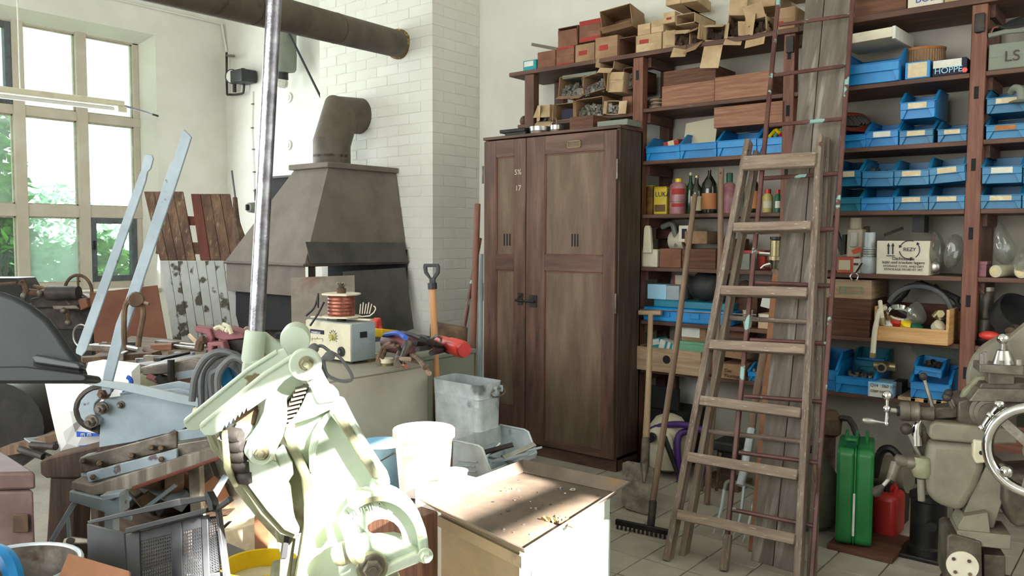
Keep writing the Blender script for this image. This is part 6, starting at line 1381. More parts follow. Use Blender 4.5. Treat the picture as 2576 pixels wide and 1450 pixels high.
G().beam(pb.p(435, 870, -.03), pb.p(632, 870, -.03), .09, .025, up=pb.n).build('cross_batten', 'board_brown', bl)
a = pb.p(442, 905); b = pb.p(630, 905)
for q in (a, b): G().beam(q, V((q.x+.12, q.y-.2, 0)), .06, .04).build('leg', 'board_brown', bl)
ph = Pl(at(330, 860, 5.3), V((.55, -.82, .12)))
G5 = plate(ph, [(225, 738), (395, 718), (475, 1165), (270, 1175)], .006); tag(G5.build('hardboard_sheet', 'hardboard', smooth=False), 'reddish brown hardboard sheet standing below the right window pane', 'board')
plate(ph, [(390, 716), (402, 716), (430, 880), (398, 880)], .005, -.05); 
t = thing('iron_poker', 'long dark iron poker with rusty bushy end by the corner', 'poker', at(608, 700, 6.2))
G().tube([at(583, 430, 6.5), at(592, 500, 6.4)], .008, 6).build('rod', 'cable_grey', t); G().tube([at(591, 498, 6.4), at(596, 560, 6.35), at(606, 612, 6.3), at(615, 700, 6.2)], [.018, .025, .045, .035], 8, 3).build('body', 'rusty', t)
# old machine in front of the window
mp_ = Pl(at(130, 800, 5.6), V((.6, -.8, 0)))
t = thing('old_machine', 'dark old bench lathe with belt wheels standing below the window', 'machine', V((mp_.o.x, mp_.o.y, 0)))
def mb(name, px, th, off=0, m='iron_dark', bevel=.006): return plate(mp_, px, th, off).build(name, m, t, bevel=bevel)
mb('bed', [(60, 765), (228, 760), (240, 800), (240, 830), (60, 830)], .25, 0); mb('carriage', [(75, 752), (120, 742), (200, 745), (225, 755), (228, 772), (80, 775)], .2, .05)
mb('stand', [(40, 820), (235, 820), (225, 1080), (60, 1080)], .3, -.02, 'iron_black'); mb('head_casting', [(-60, 700), (40, 700), (62, 740), (70, 840), (-60, 850)], .22, -.05, 'iron_black')
G().cyl(mp_.p(122, 738, .1), mp_.p(198, 737, .1), .05, .045, 20).build('spindle', 'iron_dark', t)
G().cyl(mp_.p(60, 735, .1), mp_.p(122, 740, .08), .025, n=12).build('shaft', 'rusty', t)
c = mp_.p(197, 735, .05); hx_ = mp_.n.cross(V((0, 0, 1))).normalized()
G().tube([c+hx_*.095*math.cos(a)+V((0, 0, .115*math.sin(a))) for a in [i*2*PI/30 for i in range(30)]], .011, 8, closed=True).build('belt_wheel', 'rusty', t)
for k in range(3): a = k*2.09+1.57; G().cyl(c, c+hx_*.09*math.cos(a)+V((0, 0, .11*math.sin(a))), .008, n=6).build('wheel_spoke', 'rusty', t)
c = mp_.p(205, 845, .12); G().tube([c+hx_*.055*math.cos(a)+V((0, 0, .075*math.sin(a))) for a in [i*2*PI/24 for i in range(24)]], .008, 8, closed=True).build('hand_wheel', 'steel', t)
for pts in (((0, 715), (42, 712)), ((50, 712), (58, 718), (66, 745)), ((48, 716), (60, 706), (70, 735)), ((85, 720), (122, 728), (126, 745)), ((168, 780), (172, 805)), ((96, 722), (100, 745))): G().tube([mp_.p(x, y, .12) for x, y in pts], .011, 6, 2).build('lever', 'rusty', t)
for q in ((101, 738), (160, 782), (172, 812), (60, 745)): G().ball(mp_.p(*q, .14), .022, 10).build('knob', 'steel_dirty', t)
mb('tool_tray', [(130, 770), (190, 768), (200, 778), (135, 780)], .1, .1, 'steel_dirty'); mb('belt_guard', [(195, 752), (216, 750), (222, 772), (202, 782)], .06, .1, 'carton_brown')
tag(G().box(-5.6, -4.9, .9, 1.5, 0, .74).build('dark_cabinet', 'iron_black', bevel=.01), 'dark machine base block at the left behind the black guard', 'machine base')
tag(G().cyl(at(-20, 1080, 2.9)+V((0, 0, 0)), at(-20, 1080, 2.9)+V((-.3, .25, 0)), .17, n=28).build('black_drum', 'iron_black'), 'black round drum edge below the black guard', 'drum')
# light blue panel behind bag
pz_ = Pl(at(90, 1000, 3.4), V((.6, -.8, 0)))
tag(plate(pz_, [(46, 958), (140, 955), (160, 1030), (160, 1048), (60, 1052)], .3).build('pale_blue_housing', 'shear_blue', bevel=.01), 'pale blue machine housing behind the white bag', 'housing')
# ================================================================ the long workbench behind (tools clutter)
zW = .86
def onW(x, y, z=zW): return onZ(x, y, z)
w0, w1, w2, w3 = V((-4.7, 2.15, 0)), V((-3.35, 1.75, 0)), V((-2.9, 2.75, 0)), V((-4.3, 3.3, 0))
A = onZ(215, 905, zW); B = onZ(660, 985, zW); C_ = onZ(760, 880, zW); D2 = onZ(330, 845, zW)
t = thing('work_bench', 'dusty old workbench strewn with tools left of the steel lever', 'bench', V(((A.x+C_.x)/2, (A.y+C_.y)/2, 0)))
pts = [A, B, C_, D2]
nb_ = 5
for i in range(nb_):
    a, b = i/nb_+.004, (i+1)/nb_-.004
    P = [A.lerp(D2, a), B.lerp(C_, a), B.lerp(C_, b), A.lerp(D2, b)]; G().sheet(P if (P[1]-P[0]).cross(P[2]-P[0]).z > 0 else P[::-1], .045).build('top_board', 'bench_wood', t, bevel=.003)
for q in (A, B, C_, D2):
    c = (A+B+C_+D2)/4; r_ = q.lerp(c, .12); G().box(r_.x-.04, r_.x+.04, r_.y-.04, r_.y+.04, 0, zW-.045).build('leg', 'dark_beam', t, bevel=.004)
G().beam(A.lerp(B, .05)-V((0, 0, .11)), A.lerp(B, .95)-V((0, 0, .11)), .03, .12).build('apron_rail', 'bench_wood', t)
def lay(name, cat, label, pts, m, r=None, w=None, h=None, z=zW):
    """an object lying on the bench along two or three pixels"""
    P = [onZ(x, y, z+(r or h/2)) for x, y in pts]
    g = G()
    if r: g.tube(P, r, 8, 3 if len(P) > 2 else 0)
    else: g.beam(P[0], P[1], w, h)
    return tag(g.build(name, m, bevel=0 if r else .002), label, cat)
lay('steel_channel', 'bar', 'long grey steel channel lying nearest on the cluttered bench', [(352, 925), (500, 905)], 'steel_dirty', w=.09, h=.03)
lay('steel_channel', 'bar', 'grey iron bar lying behind the nearest channel', [(205, 905), (385, 893)], 'rusty', w=.06, h=.025)
lay('steel_channel', 'bar', 'pale channel iron lying at the left of the bench', [(225, 873), (330, 880)], 'steel_dirty', w=.07, h=.03)
lay('wooden_block', 'block', 'brown wooden block among the bench tools', [(380, 874), (432, 872)], 'crate_wood', w=.08, h=.03)
lay('round_bar', 'bar', 'shiny round steel rod pointing right on the bench', [(440, 872), (510, 880)], 'steel', r=.011)
lay('round_bar', 'bar', 'second shiny rod beside the round steel rod', [(455, 866), (520, 872)], 'steel', r=.009)
lay('round_bar', 'bar', 'rusty round rod end with collar on the bench', [(365, 880), (400, 892)], 'rusty', r=.014)
lay('wooden_mallet', 'mallet', 'pale wooden handle lying left of the mauve vise', [(478, 845), (500, 868)], 'pale_wood', r=.014)
lay('hammer_shaft', 'hammer', 'wooden shaft sticking up beside the steel lever', [(600, 850), (622, 828)], 'pale_wood', r=.018)
lay('flat_file', 'file', 'dark flat file lying across the bench middle', [(395, 905), (470, 888)], 'iron_dark', w=.04, h=.012, z=zW+.03)
lay('angle_piece', 'bar', 'grey angle piece on the far side of the bench', [(400, 862), (440, 868)], 'steel_dirty', w=.05, h=.03)
for i in range(14):
    x = 250+RND.random()*330; y = 862+RND.random()*36+(x-250)*.06
    q = onZ(x, y, zW+.02); o_ = G().box(-.05, .05, -.012, .012, 0, .02+.02*RND.random(), TR(q.x, q.y, zW+.001, 0, 0, RND.random()*3)).build('scrap_iron', RND.choice(['rusty', 'steel_dirty', 'iron_dark', 'shear_blue', 'bench_wood']), bevel=.002)
    tag(o_, 'one of the small scrap iron bits scattered over the bench', 'scrap', 'scrap iron bits on the bench')
q = onZ(545, 870, zW)
t = thing('mauve_vise', 'mauve painted bench vise with bowl-like jaw beside the lever', 'vise', (q.x, q.y, zW))
vp = Pl(at(560, 870, 3.6), V((.6, -.8, 0)))
def vb(name, px, th, off=0, m='mauve', bevel=.006): return plate(vp, px, th, off).build(name, m, t, bevel=bevel, seg=3)
q_ = vp.p(560, 880, .0); G().box(q_.x-.09, q_.x+.07, q_.y-.03, q_.y+.12, zW, max(zW+.03, q_.z)).build('vise_base', 'iron_dark', t, bevel=.005)
vb('jaw', [(520, 828), (570, 825), (612, 840), (614, 852), (560, 858), (532, 848)], .1, .02); vb('jaw_plate', [(560, 855), (615, 852), (612, 885), (572, 885)], .1, 0, 'iron_dark')
vb('body', [(486, 822), (528, 828), (535, 850), (530, 870), (515, 870), (518, 842), (490, 836)], .08, .04); vb('front_jaw', [(520, 862), (560, 860), (568, 888), (556, 888), (552, 872), (535, 872), (534, 888), (522, 888)], .06, .08)
G().tube([vp.p(500, 880, .06), vp.p(505, 860, .06), vp.p(515, 855, .06)], .02, 8, 3).build('screw', 'rusty', t)
for pts in (((568, 835), (575, 822), (560, 816)), ((575, 822), (582, 840)), ((540, 828), (552, 822), (565, 830))): G().tube([vp.p(x, y, .06) for x, y in pts], .01, 6, 2).build('hook', 'cream', t)
# lower clutter between bench and shear (beams, steel profiles)
pc = Pl(at(430, 960, 3.0), V((.6, -.8, 0)))
for px, m, lbx, th in (([(352, 925), (480, 905), (520, 915), (520, 935), (360, 945)], 'steel_dirty', 'wide rusty steel profile below the bench tools', .2),
                   ([(440, 935), (500, 925), (500, 950), (445, 960)], 'shear_blue', 'pale blue steel bit behind the cable coil', .05),
                   ([(352, 940), (398, 955), (396, 990), (352, 990)], 'machine_green_dirt_shade', 'mossy yellow-green block beside the paper bag', .08),
                   ([(430, 955), (500, 945), (500, 985), (440, 985)], 'rusty', 'rusty brown casting behind the cable coil', .1)):
    tag(plate(pc, px, th).build('metal_piece', m, bevel=.004), lbx, 'metal')
t = thing('black_rod_pair', 'black handled tool lying between bag and cable coil', 'tool', pc.p(420, 970)); G().tube([pc.p(395, 950, .03), pc.p(440, 985, .03)], .014, 8).build('grip', 'rubber', t); G().tube([pc.p(430, 905, .02), pc.p(431, 960, .02)], .013, 8).build('peg', 'iron_black', t); G().tube([pc.p(372, 947, .03), pc.p(398, 958, .03)], .012, 8).build('red_grip', 'mauve', t)
# cable coil
cc = Pl(at(560, 960, 2.5), V((.55, -.83, .05)))
t = thing('cable_coil', 'loose coil of thick grey cable hanging behind the green jaws', 'cable', cc.p(560, 1000))
for k, (cx, w_, dx, y0, yb_) in enumerate(((560, 60, 0, 893, 1050), (568, 60, 6, 888, 1040), (575, 50, 4, 905, 1045), (572, 40, 10, 915, 1020), (555, 64, -4, 885, 1010), (590, 42, 6, 900, 1000))):
    pts = [cc.p(cx-w_+dx-4, yb_, .02*k), cc.p(cx-w_, 950, .02*k), cc.p(cx-w_*.6, y0+18, .02*k), cc.p(cx, y0, .02*k), cc.p(cx+w_*.65, y0+16, .02*k), cc.p(cx+w_, 960, .015*k), cc.p(cx+w_*.9, yb_-10, .01*k)]
    G().tube(pts, .0105, 8, 5).build('cable_loop', 'cable_grey', t)
G().tube([cc.p(495, 1038, .05), cc.p(520, 1032, .06), cc.p(550, 1015, .05)], .006, 6, 3).build('tie_string', 'pale_wood', t); G().ball(cc.p(494, 1038, .05), .016, 8, (1, .7, 1.1)).build('string_knot', 'paper_cream', t)
t = thing('blue_square_tube', 'blue square steel tube with open end behind the cable coil', 'tube', cc.p(560, 950))
a = cc.p(565, 915, -.0); b = cc.p(592, 995, -.02); f_ = frame(a, b, cc.n); s_ = .021; Lg = (b-a).length
g = G(); 
for q in ((-s_, s_, -s_, -s_+.003), (-s_, s_, s_-.003, s_), (-s_, -s_+.003, -s_, s_), (s_-.003, s_, -s_, s_)): g.box(0, Lg, *q, f_)
g.build('tube_body', 'teal_print' if False else 'blue_bin', t)
# ================================================================ grey shear with long levers
sp = Pl(at(370, 1050, 2.55), V((.62, -.78, .0)))
t = thing('lever_shear', 'blue-grey hand lever shear with long flat levers before the paper bag', 'shear', sp.p(360, 1140))
def sb(name, px, th, off=0, m='shear_blue', bevel=.0025): return plate(sp, px, th, off).build(name, m, t, bevel=bevel)
sb('side_plate', [(249, 1127), (252, 1040), (256, 1012), (266, 1003), (300, 998), (326, 994), (380, 985), (448, 978), (497, 990), (492, 1062), (448, 1088), (410, 1094), (330, 1114)], .012, 0)
sb('rear_plate', [(300, 990), (330, 982), (448, 960), (500, 970), (520, 1000), (500, 1060), (330, 1100)], .01, -.06)
sb('lower_arm', [(200, 952), (218, 953), (340, 968), (498, 1003), (500, 1026), (420, 1010), (300, 982), (195, 964)], .012, .06, 'psu_blue')
cr = []
for i in range(15): a = math.radians(75+i*14.6); cr.append((272+50*1.45*math.cos(a)*.98+12, 1022-50*math.sin(a)))
out = [(282, 977), (262, 976), (240, 978), (218, 990), (203, 1008), (197, 1030), (203, 1052), (216, 1066), (235, 1075), (248, 1070), (252, 1056), (240, 1046), (236, 1030), (238, 1016), (248, 1006), (266, 1000), (272, 990)]
sb('cam_plate', out, .03, .02); G().tube([sp.p(x, y, .008) for x, y in out[:9]], .014, 6, 2).build('cam_edge', 'iron_dark', t); sb('cam_bracket', [(205, 1062), (248, 1055), (249, 1095), (215, 1080)], .02, 0, 'iron_dark')
def hexbolt(pl, x, y, off, r, m='steel_dirty', parent=None, L_=.022):
    c = pl.p(x, y, off); G().axl(c-pl.n*.002, c+pl.n*L_*.25, [(r*1.35, 0), (r*1.35, 1)], 20).build('washer', m, parent); G().axl(c+pl.n*L_*.25, c+pl.n*L_, [(r, 0), (r, .85), (r*.85, 1)], 6).build('hex_nut', m, parent)
    G().axl(c+pl.n*L_, c+pl.n*L_*1.4, [(r*.5, 0), (r*.5, 1)], 12).build('bolt_end', m, parent)
hexbolt(sp, 257, 1027, .02, .015, parent=t); hexbolt(sp, 231, 1060, .025, .015, parent=t); hexbolt(sp, 304, 1019, .002, .009, parent=t, L_=.012); hexbolt(sp, 263, 990, .03, .014, 'rusty', parent=t)
G().axl(sp.p(345, 1118, .0), sp.p(345, 1118, .02), [(.01, 0), (.01, 1)], 4).build('lug', 'shear_blue', t)
# levers
sb('long_lever', [(362, 393), (370, 388), (382, 390), (386, 399), (379, 425), (371, 433), (367, 455), (217, 882), (205, 897), (190, 890), (190, 880), (349, 440), (354, 430), (356, 416)], .008, -.30)
sb('short_lever', [(459, 326), (464, 327), (482, 345), (445, 460), (364, 695), (341, 770), (308, 864), (282, 965), (255, 968), (262, 930), (291, 814), (311, 765), (358, 625), (414, 450), (428, 408), (434, 406)], .008, .045)
sb('lever_foot', [(255, 965), (283, 962), (278, 990), (266, 998), (255, 990)], .012, .04)
# bent clamp handle hooked on the lever
tt = thing('bent_handle', 'rusty U-shaped wire handle hanging on the shorter lever', 'handle', sp.p(340, 800, .08))
sb2 = lambda pts, r, m='rusty': G().tube([sp.p(x, y, .075) for x, y in pts], r, 8, 3)
sb2([(326, 752), (314, 775), (312, 830), (314, 868), (320, 876)], .0085).build('wire_leg', 'rusty', tt); sb2([(356, 765), (361, 790), (352, 840), (348, 872)], .0085).build('wire_leg', 'rusty', tt)
G().cyl(sp.p(316, 872, .075), sp.p(348, 878, .075), .007, n=8).build('cross_pin', 'steel', tt); G().axl(sp.p(342, 754, .05), sp.p(342, 754, .1), [(.02, 0), (.024, .3), (.02, 1)], 12).build('pivot', 'rusty', tt); G().cyl(sp.p(350, 758, .08), sp.p(375, 765, .09), .005, n=8).build('pin', 'handle_wood', tt)
plate(sp, [(318, 756), (330, 744), (350, 742), (358, 750), (355, 766), (338, 772)], .02, .085).build('pivot_plate', 'rusty', tt, bevel=.004)
# paper bag
bp = Pl(at(240, 1020, 2.75), V((.62, -.78, .0)))
t = thing('paper_bag', 'large white carrier bag with blue print behind the shear', 'bag', bp.p(230, 1140))
r = random.Random(5)
O_ = [(112, 962), (165, 950), (190, 935), (215, 938), (222, 912), (260, 905), (300, 908), (352, 915), (354, 1010), (350, 1095), (330, 1122), (290, 1135), (185, 1145), (152, 1136), (142, 1100), (128, 1040)]
c = bp.p(235, 1030); g = G(); vs = []
rings = ((1, -.10), (1.0, 0), (.82, .035), (.55, .05), (.25, .055))
for s_, o_ in rings:
    for x, y in O_: q = bp.p(235+(x-235)*s_, 1030+(y-1030)*s_, o_*r.uniform(.6, 1.15) if s_ < 1 else o_); vs.append(q)
n = len(O_); fs = [(k*n+i, k*n+(i+1) % n, (k+1)*n+(i+1) % n, (k+1)*n+i) for k in range(4) for i in range(n)]; fs.append(tuple(4*n+i for i in range(n))); fs.append(tuple(range(n))[::-1])
g.add(vs, fs, [(0, 0)]*len(vs)); g.build('bag_body', 'bag_paper', t, ang=14)
plate(bp, [(192, 1086), (248, 1092), (248, 1098), (193, 1100)], .002, .07).build('printed_bar', 'bag_blue', t); plate(bp, [(198, 1122), (246, 1120), (246, 1122), (198, 1124)], .002, .06).build('printed_line', 'bag_blue', t)
text('print', 'm m', 'ink_white', t, bp.p(203, 1098, .0725), (bp.p(240, 1097)-bp.p(203, 1098)), (0, 0, 1), .02)
G().tube([bp.p(318+12*math.cos(a), 962+13*math.sin(a), .066) for a in [math.radians(k) for k in range(-80, 190, 18)]], .007, 6).build('printed_arc', 'bag_blue', t)
plate(bp, [(307, 985), (332, 978), (330, 1000), (305, 1003)], .002, .068).build('printed_mark', 'bag_blue', t)
# supports below the shear: trestle with steel profiles
tp_ = Pl(at(380, 1170, 2.5), V((.62, -.78, .0)))
t = thing('steel_trestle', 'rust-stained grey steel trestle carrying the shear', 'trestle', V((tp_.o.x, tp_.o.y, 0)))
def tb(name, px, th, off=0, m='shear_blue', bevel=.003): return plate(tp_, px, th, off).build(name, m, t, bevel=bevel)
tb('angle_iron', [(200, 1152), (443, 1086), (446, 1128), (202, 1192)], .012, 0, 'steel_dirty'); tb('angle_iron', [(217, 1190), (444, 1130), (446, 1158), (222, 1216)], .012, .03); tb('web_plate', [(200, 1152), (225, 1147), (222, 1216), (204, 1212)], .05, -.01)
tb('angle_iron', [(444, 1085), (585, 1060), (590, 1090), (446, 1112)], .012, -.01); tb('angle_iron', [(446, 1118), (590, 1094), (594, 1110), (446, 1150)], .012, .01, 'steel_dirty')
tb('rusty_board', [(180, 1212), (232, 1222), (560, 1118), (565, 1150), (330, 1232), (235, 1248), (178, 1230)], .16, .05, 'board_grey')
tb('red_edge', [(330, 1226), (560, 1146), (562, 1154), (332, 1236)], .01, .056, 'board_red')
hexq = ((207, 1160), (250, 1167), (330, 1147), (405, 1128), (233, 1201), (405, 1156), (380, 1127))
for x, y in hexq: G().axl(tp_.p(x, y, .0), tp_.p(x, y, .045), [(.009, 0), (.009, .8), (.006, 1)], 6).build('bolt', 'rusty', t)
tb('channel', [(174, 1236), (285, 1262), (300, 1246), (303, 1295), (265, 1300), (262, 1290), (174, 1262)], .06, .06); tb('channel_flange', [(250, 1248), (302, 1240), (300, 1252), (262, 1262)], .07, .09)
tb('brace', [(178, 1265), (190, 1270), (130, 1370), (118, 1368)], .012, .05); tb('brace', [(166, 1305), (172, 1305), (176, 1362), (168, 1362)], .012, .03)
tb('brace', [(355, 1280), (435, 1220), (445, 1225), (365, 1285)], .012, -.05, 'mint' if False else 'shear_blue'); tb('brace', [(285, 1285), (330, 1300), (330, 1312), (285, 1300)], .012, .02)
tb('leg', [(262, 1290), (285, 1292), (285, 1400), (262, 1400)], .04, .04); tb('leg', [(470, 1150), (500, 1145), (510, 1400), (485, 1400)], .04, -.05, 'steel_dirty'); tb('brace', [(525, 1250), (560, 1195), (575, 1200), (540, 1260)], .012, -.02)
for x in (275, 495): 
    q = tp_.p(x, 1395, .02); G().box(q.x-.03, q.x+.03, q.y, q.y+.04, 0, q.z+.02).build('leg', 'steel_dirty', t)
t = thing('timber_trestle', 'dark timber beam on a thick wooden post left below the bag', 'beam', at(150, 1300, 2.7))
bm_ = Pl(at(150, 1200, 2.65), V((.62, -.78, 0)))
plate(bm_, [(98, 1162), (118, 1152), (300, 1108), (470, 1065), (470, 1095), (198, 1205), (115, 1205), (100, 1195)], .1, 0).build('beam', 'dark_beam', t, bevel=.008)
plate(bm_, [(125, 1203), (196, 1205), (190, 1290), (184, 1420), (112, 1420), (120, 1300)], .1, -.01).build('post', 'dark_beam', t, bevel=.006)
q = bm_.p(150, 1415, -.06); G().box(q.x-.06, q.x+.06, q.y-.02, q.y+.08, 0, q.z+.02).build('post', 'dark_beam', t)
plate(bm_, [(0, 1128), (140, 1092), (150, 1100), (150, 1108), (60, 1140), (0, 1150)], .2, -.2).build('side_shelf', 'bench_wood', t); 
tag(G().sheet([at(60, 1105, 2.85), at(150, 1098, 2.95), at(150, 1110, 2.9), at(85, 1122, 2.8)], .004).build('grey_sheet', 'shear_blue'), 'thin grey metal offcut lying left of the bag foot', 'offcut')
for i, (a, b) in enumerate((((50, 1130), (110, 1150)), ((80, 1120), (140, 1125)), ((85, 1135), (130, 1155)))):
    tag(G().tube([at(*a, 2.8), at(*b, 2.75)], .012, 8).build('metal_rod', 'iron_dark'), ['dark rod lying lowest left of the bag', 'dark rod lying highest left of the bag', 'dark rod in the middle left of the bag'][i], 'rod')
# dark clutter under the trestle
r = random.Random(9)
for i in range(22):
    x = 330+r.random()*230; y = 1190+r.random()*80; q = at(x, y, 2.85+r.random()*.25); w_ = r.uniform(.04, .13)
    o_ = G().box(-w_, w_, -.03, .03, -.03, .03, TR(q.x, q.y, max(.06, q.z), r.random(), r.random(), r.random()*3)).build('scrap_part', r.choice(['rusty', 'iron_dark', 'crate_dark', 'shear_blue', 'steel_dirty', 'brown_board']), bevel=.004)
    tag(o_, 'dusty scrap part in the dark heap under the trestle', 'scrap', 'scrap parts heaped under the trestle')
tag(G().box(-3.1, -2.55, 1.4, 1.7, 0, .45).build('scrap_crate', 'dark_beam', bevel=.01), 'dark low wooden crate filled with scrap under the trestle', 'crate')
# black guard, near left
gp = Pl(at(100, 870, 1.55), V((.55, -.8, .25)))
t = thing('black_guard', 'large black curved plastic machine guard with ribbed flange at left', 'guard', gp.p(60, 960))
O_ = [(-150, 725), (-60, 728), (0, 733), (35, 746), (75, 768), (115, 800), (140, 832), (165, 870), (190, 905), (206, 928), (214, 948), (-150, 948)]
g = plate(gp, O_, .02, 0); g.build('curved_sheet', 'black_disc', t, bevel=.014, seg=4)
g = G().lathe([(.001, .008), (.03, .007), (.055, .0045), (.07, .0005), (.075, -.003)], 40, Matrix.Translation(gp.p(-10, 812, .0)) @ gp.n.to_track_quat('Z', 'Y').to_matrix().to_4x4()); 
plate(gp, [(-150, 925), (60, 922), (90, 926), (212, 942), (218, 950), (216, 958), (205, 961), (-150, 961)], .05, .025).build('flange', 'black_disc', t, bevel=.006, seg=3)
plate(gp, [(78, 897), (90, 892), (195, 912), (205, 922), (200, 932), (85, 915)], .02, .018).build('rib_box', 'black_plastic', t, bevel=.004, seg=3)
plate(gp, [(84, 908), (198, 928), (200, 940), (84, 922)], .015, .008).build('slot', 'soot_hole_black', t)
q = gp.p(-140, 955, -.02); G().box(q.x-.05, q.x, q.y, q.y+.05, 0, q.z+.0).build('stand', 'iron_black', t)
# ================================================================ lower left
q0, q1 = onZ(0, 1392, .30), onZ(85, 1375, .30)
cp = Pl(at(60, 1240, 2.15), V((.5, -.86, 0)))
t = thing('metal_chest', 'dusty mauve-brown metal chest standing at the far left', 'chest', V((cp.o.x, cp.o.y, 0)))
b = cp.p(84, 1187, 0); top = b.z; a = onZ(-130, 1192, top); bk = onZ(-8, 1130, top); ex = (b-a).normalized(); ey = (bk-b).normalized()
M = Matrix((ex, ey, V((0, 0, 1)))).transposed().to_4x4(); M.translation = V((a.x, a.y, 0)); Dc = (bk-b).length; Lc = V((b.x-a.x, b.y-a.y, 0)).length
G().box(0, Lc, 0, Dc, .02, top-.05, M).build('chest_body', 'chest', t, bevel=.008); G().box(-.005, Lc+.004, -.006, Dc+.006, top-.048, top, M).build('lid', 'chest', t, bevel=.008)
G().box(Lc-.06, Lc-.02, -.014, -.006, top-.16, top-.11, M).build('latch', 'rusty', t, bevel=.003); G().box(0, Lc+.003, -.008, -.0, .3, .31, M).build('bead', 'chest', t)
# perforated black crate
kp = Pl(at(400, 1370, 2.0), V((.5, -.84, .2)))
t = thing('perforated_crate', 'dusty black plastic crate with punched grid sides', 'crate', kp.p(400, 1500))
def kb(name, px, th, off=0, m='basket', bevel=.002): return plate(kp, px, th, off).build(name, m, t, bevel=bevel)
kb('top_rim', [(218, 1312), (222, 1320), (512, 1262), (530, 1262), (528, 1248), (445, 1256), (420, 1262)], .02, .02); kb('top_rim', [(315, 1330), (520, 1278), (518, 1292), (312, 1345)], .03, .03)
def grid(px4, nx, ny, fr, off=0):
    """perforated wall: bars both ways between four pixel corners tl,tr,br,bl"""
    tl, tr_, br_, bl_ = px4
    def P(u, v): a = (tl[0]+(tr_[0]-tl[0])*u, tl[1]+(tr_[1]-tl[1])*u); b = (bl_[0]+(br_[0]-bl_[0])*u, bl_[1]+(br_[1]-bl_[1])*u); return kp.p(a[0]+(b[0]-a[0])*v, a[1]+(b[1]-a[1])*v, off)
    g = G(); w = (P(1, .5)-P(0, .5)).length/nx*fr; h = (P(.5, 1)-P(.5, 0)).length/ny*fr
    for i in range(nx+1): g.beam(P(i/nx, 0), P(i/nx, 1), w, .003, up=kp.n)
    for j in range(ny+1): g.beam(P(0, j/ny), P(1, j/ny), h, .003, up=kp.n)
    g.build('grid_panel', 'basket', t, kind='stuff')
grid(((350, 1340), (430, 1322), (434, 1450), (352, 1475)), 14, 15, .4); grid(((456, 1340), (505, 1325), (510, 1460), (458, 1470)), 9, 16, .4); grid(((520, 1310), (545, 1305), (560, 1430), (525, 1445)), 5, 20, .45); grid(((262, 1400), (320, 1380), (325, 1500), (265, 1500)), 9, 10, .4, -.05)
kb('frame_post', [(430, 1318), (456, 1312), (460, 1480), (434, 1480)], .012, .006); kb('frame_post', [(505, 1300), (522, 1296), (528, 1480), (512, 1480)], .012, .004); kb('corner_post', [(540, 1280), (548, 1280), (572, 1460), (560, 1460)], .02, .01, 'basket')
kb('frame_post', [(315, 1345), (350, 1336), (354, 1500), (325, 1500)], .012, .006); kb('side_wall', [(218, 1318), (312, 1342), (325, 1500), (222, 1500)], .008, -.02); kb('upper_band', [(330, 1343), (508, 1295), (508, 1328), (334, 1368)], .008, .002)
kb('lower_band', [(330, 1470), (560, 1440), (560, 1520), (330, 1520)], .008, .0)
kb('hinge_lug', [(512, 1240), (522, 1238), (535, 1262), (537, 1285), (524, 1288), (518, 1262)], .03, .04, 'black_plastic'); kb('grip', [(530, 1288), (540, 1290), (580, 1262), (572, 1250)], .02, .03, 'basket')
q = kp.p(440, 1515, -.05); G().box(q.x-.25, q.x+.2, q.y-.0, q.y+.3, 0, max(.03, q.z)).build('crate_base', 'basket', t)
t = thing('spanner', 'large grey open spanner lying between trestle and black crate', 'spanner', at(190, 1370, 2.1)); 
sq = Pl(at(190, 1370, 2.05), V((.5, -.6, .6))); plate(sq, [(155, 1370), (160, 1355), (180, 1350), (222, 1355), (222, 1368), (185, 1368), (175, 1385), (160, 1385)], .01).build('spanner_body', 'steel_dirty', t, bevel=.003)
G().axl(sq.p(176, 1362, .0), sq.p(176, 1362, .006), [(.009, 0), (.009, 1)], 14).build('spanner_hole', 'iron_dark', t)
# galvanised bucket bottom left with blue rim
c = onZ(20, 1425, .7); t = thing('round_zinc_tub', 'galvanised tub with blue rubber edge at bottom left corner', 'tub', (c.x, c.y, 0))
G().box(c.x-.1, c.x+.12, c.y-.1, c.y+.1, 0, .5).build('tub_stand', 'iron_black', t); G().lathe([(.12, 0), (.135, .19), (.14, .2), (.132, .2), (.115, .01), (.001, .01)], 40, TR(c.x+.02, c.y, .502)).build('tub_body', 'steel_dirty', t)
G().tube([V((c.x+.02+.14*math.cos(a), c.y+.14*math.sin(a), .702)) for a in [i*2*PI/40 for i in range(40)]], .006, 8, closed=True).build('rim', 'galv', t)
G().tube([at(-30, 1385, 1.75), at(10, 1402, 1.72), at(32, 1440, 1.7), at(38, 1500, 1.7)], .02, 8, 4).build('blue_edge', 'blue_bright', t)
bd = Pl(at(240, 1430, 1.75), V((.3, -.6, .75)))
t = thing('brown_board', 'plain brown fibreboard sheet leaning at the bottom left', 'board', bd.p(240, 1480)); plate(bd, [(172, 1392), (325, 1437), (330, 1560), (130, 1560), (148, 1450)], .008).build('sheet', 'brown_board', t, bevel=.001)
q = bd.p(200, 1555); G().box(q.x-.1, q.x+.1, q.y, q.y+.1, 0, max(.05, q.z)).build('support_block', 'dark_beam', t)
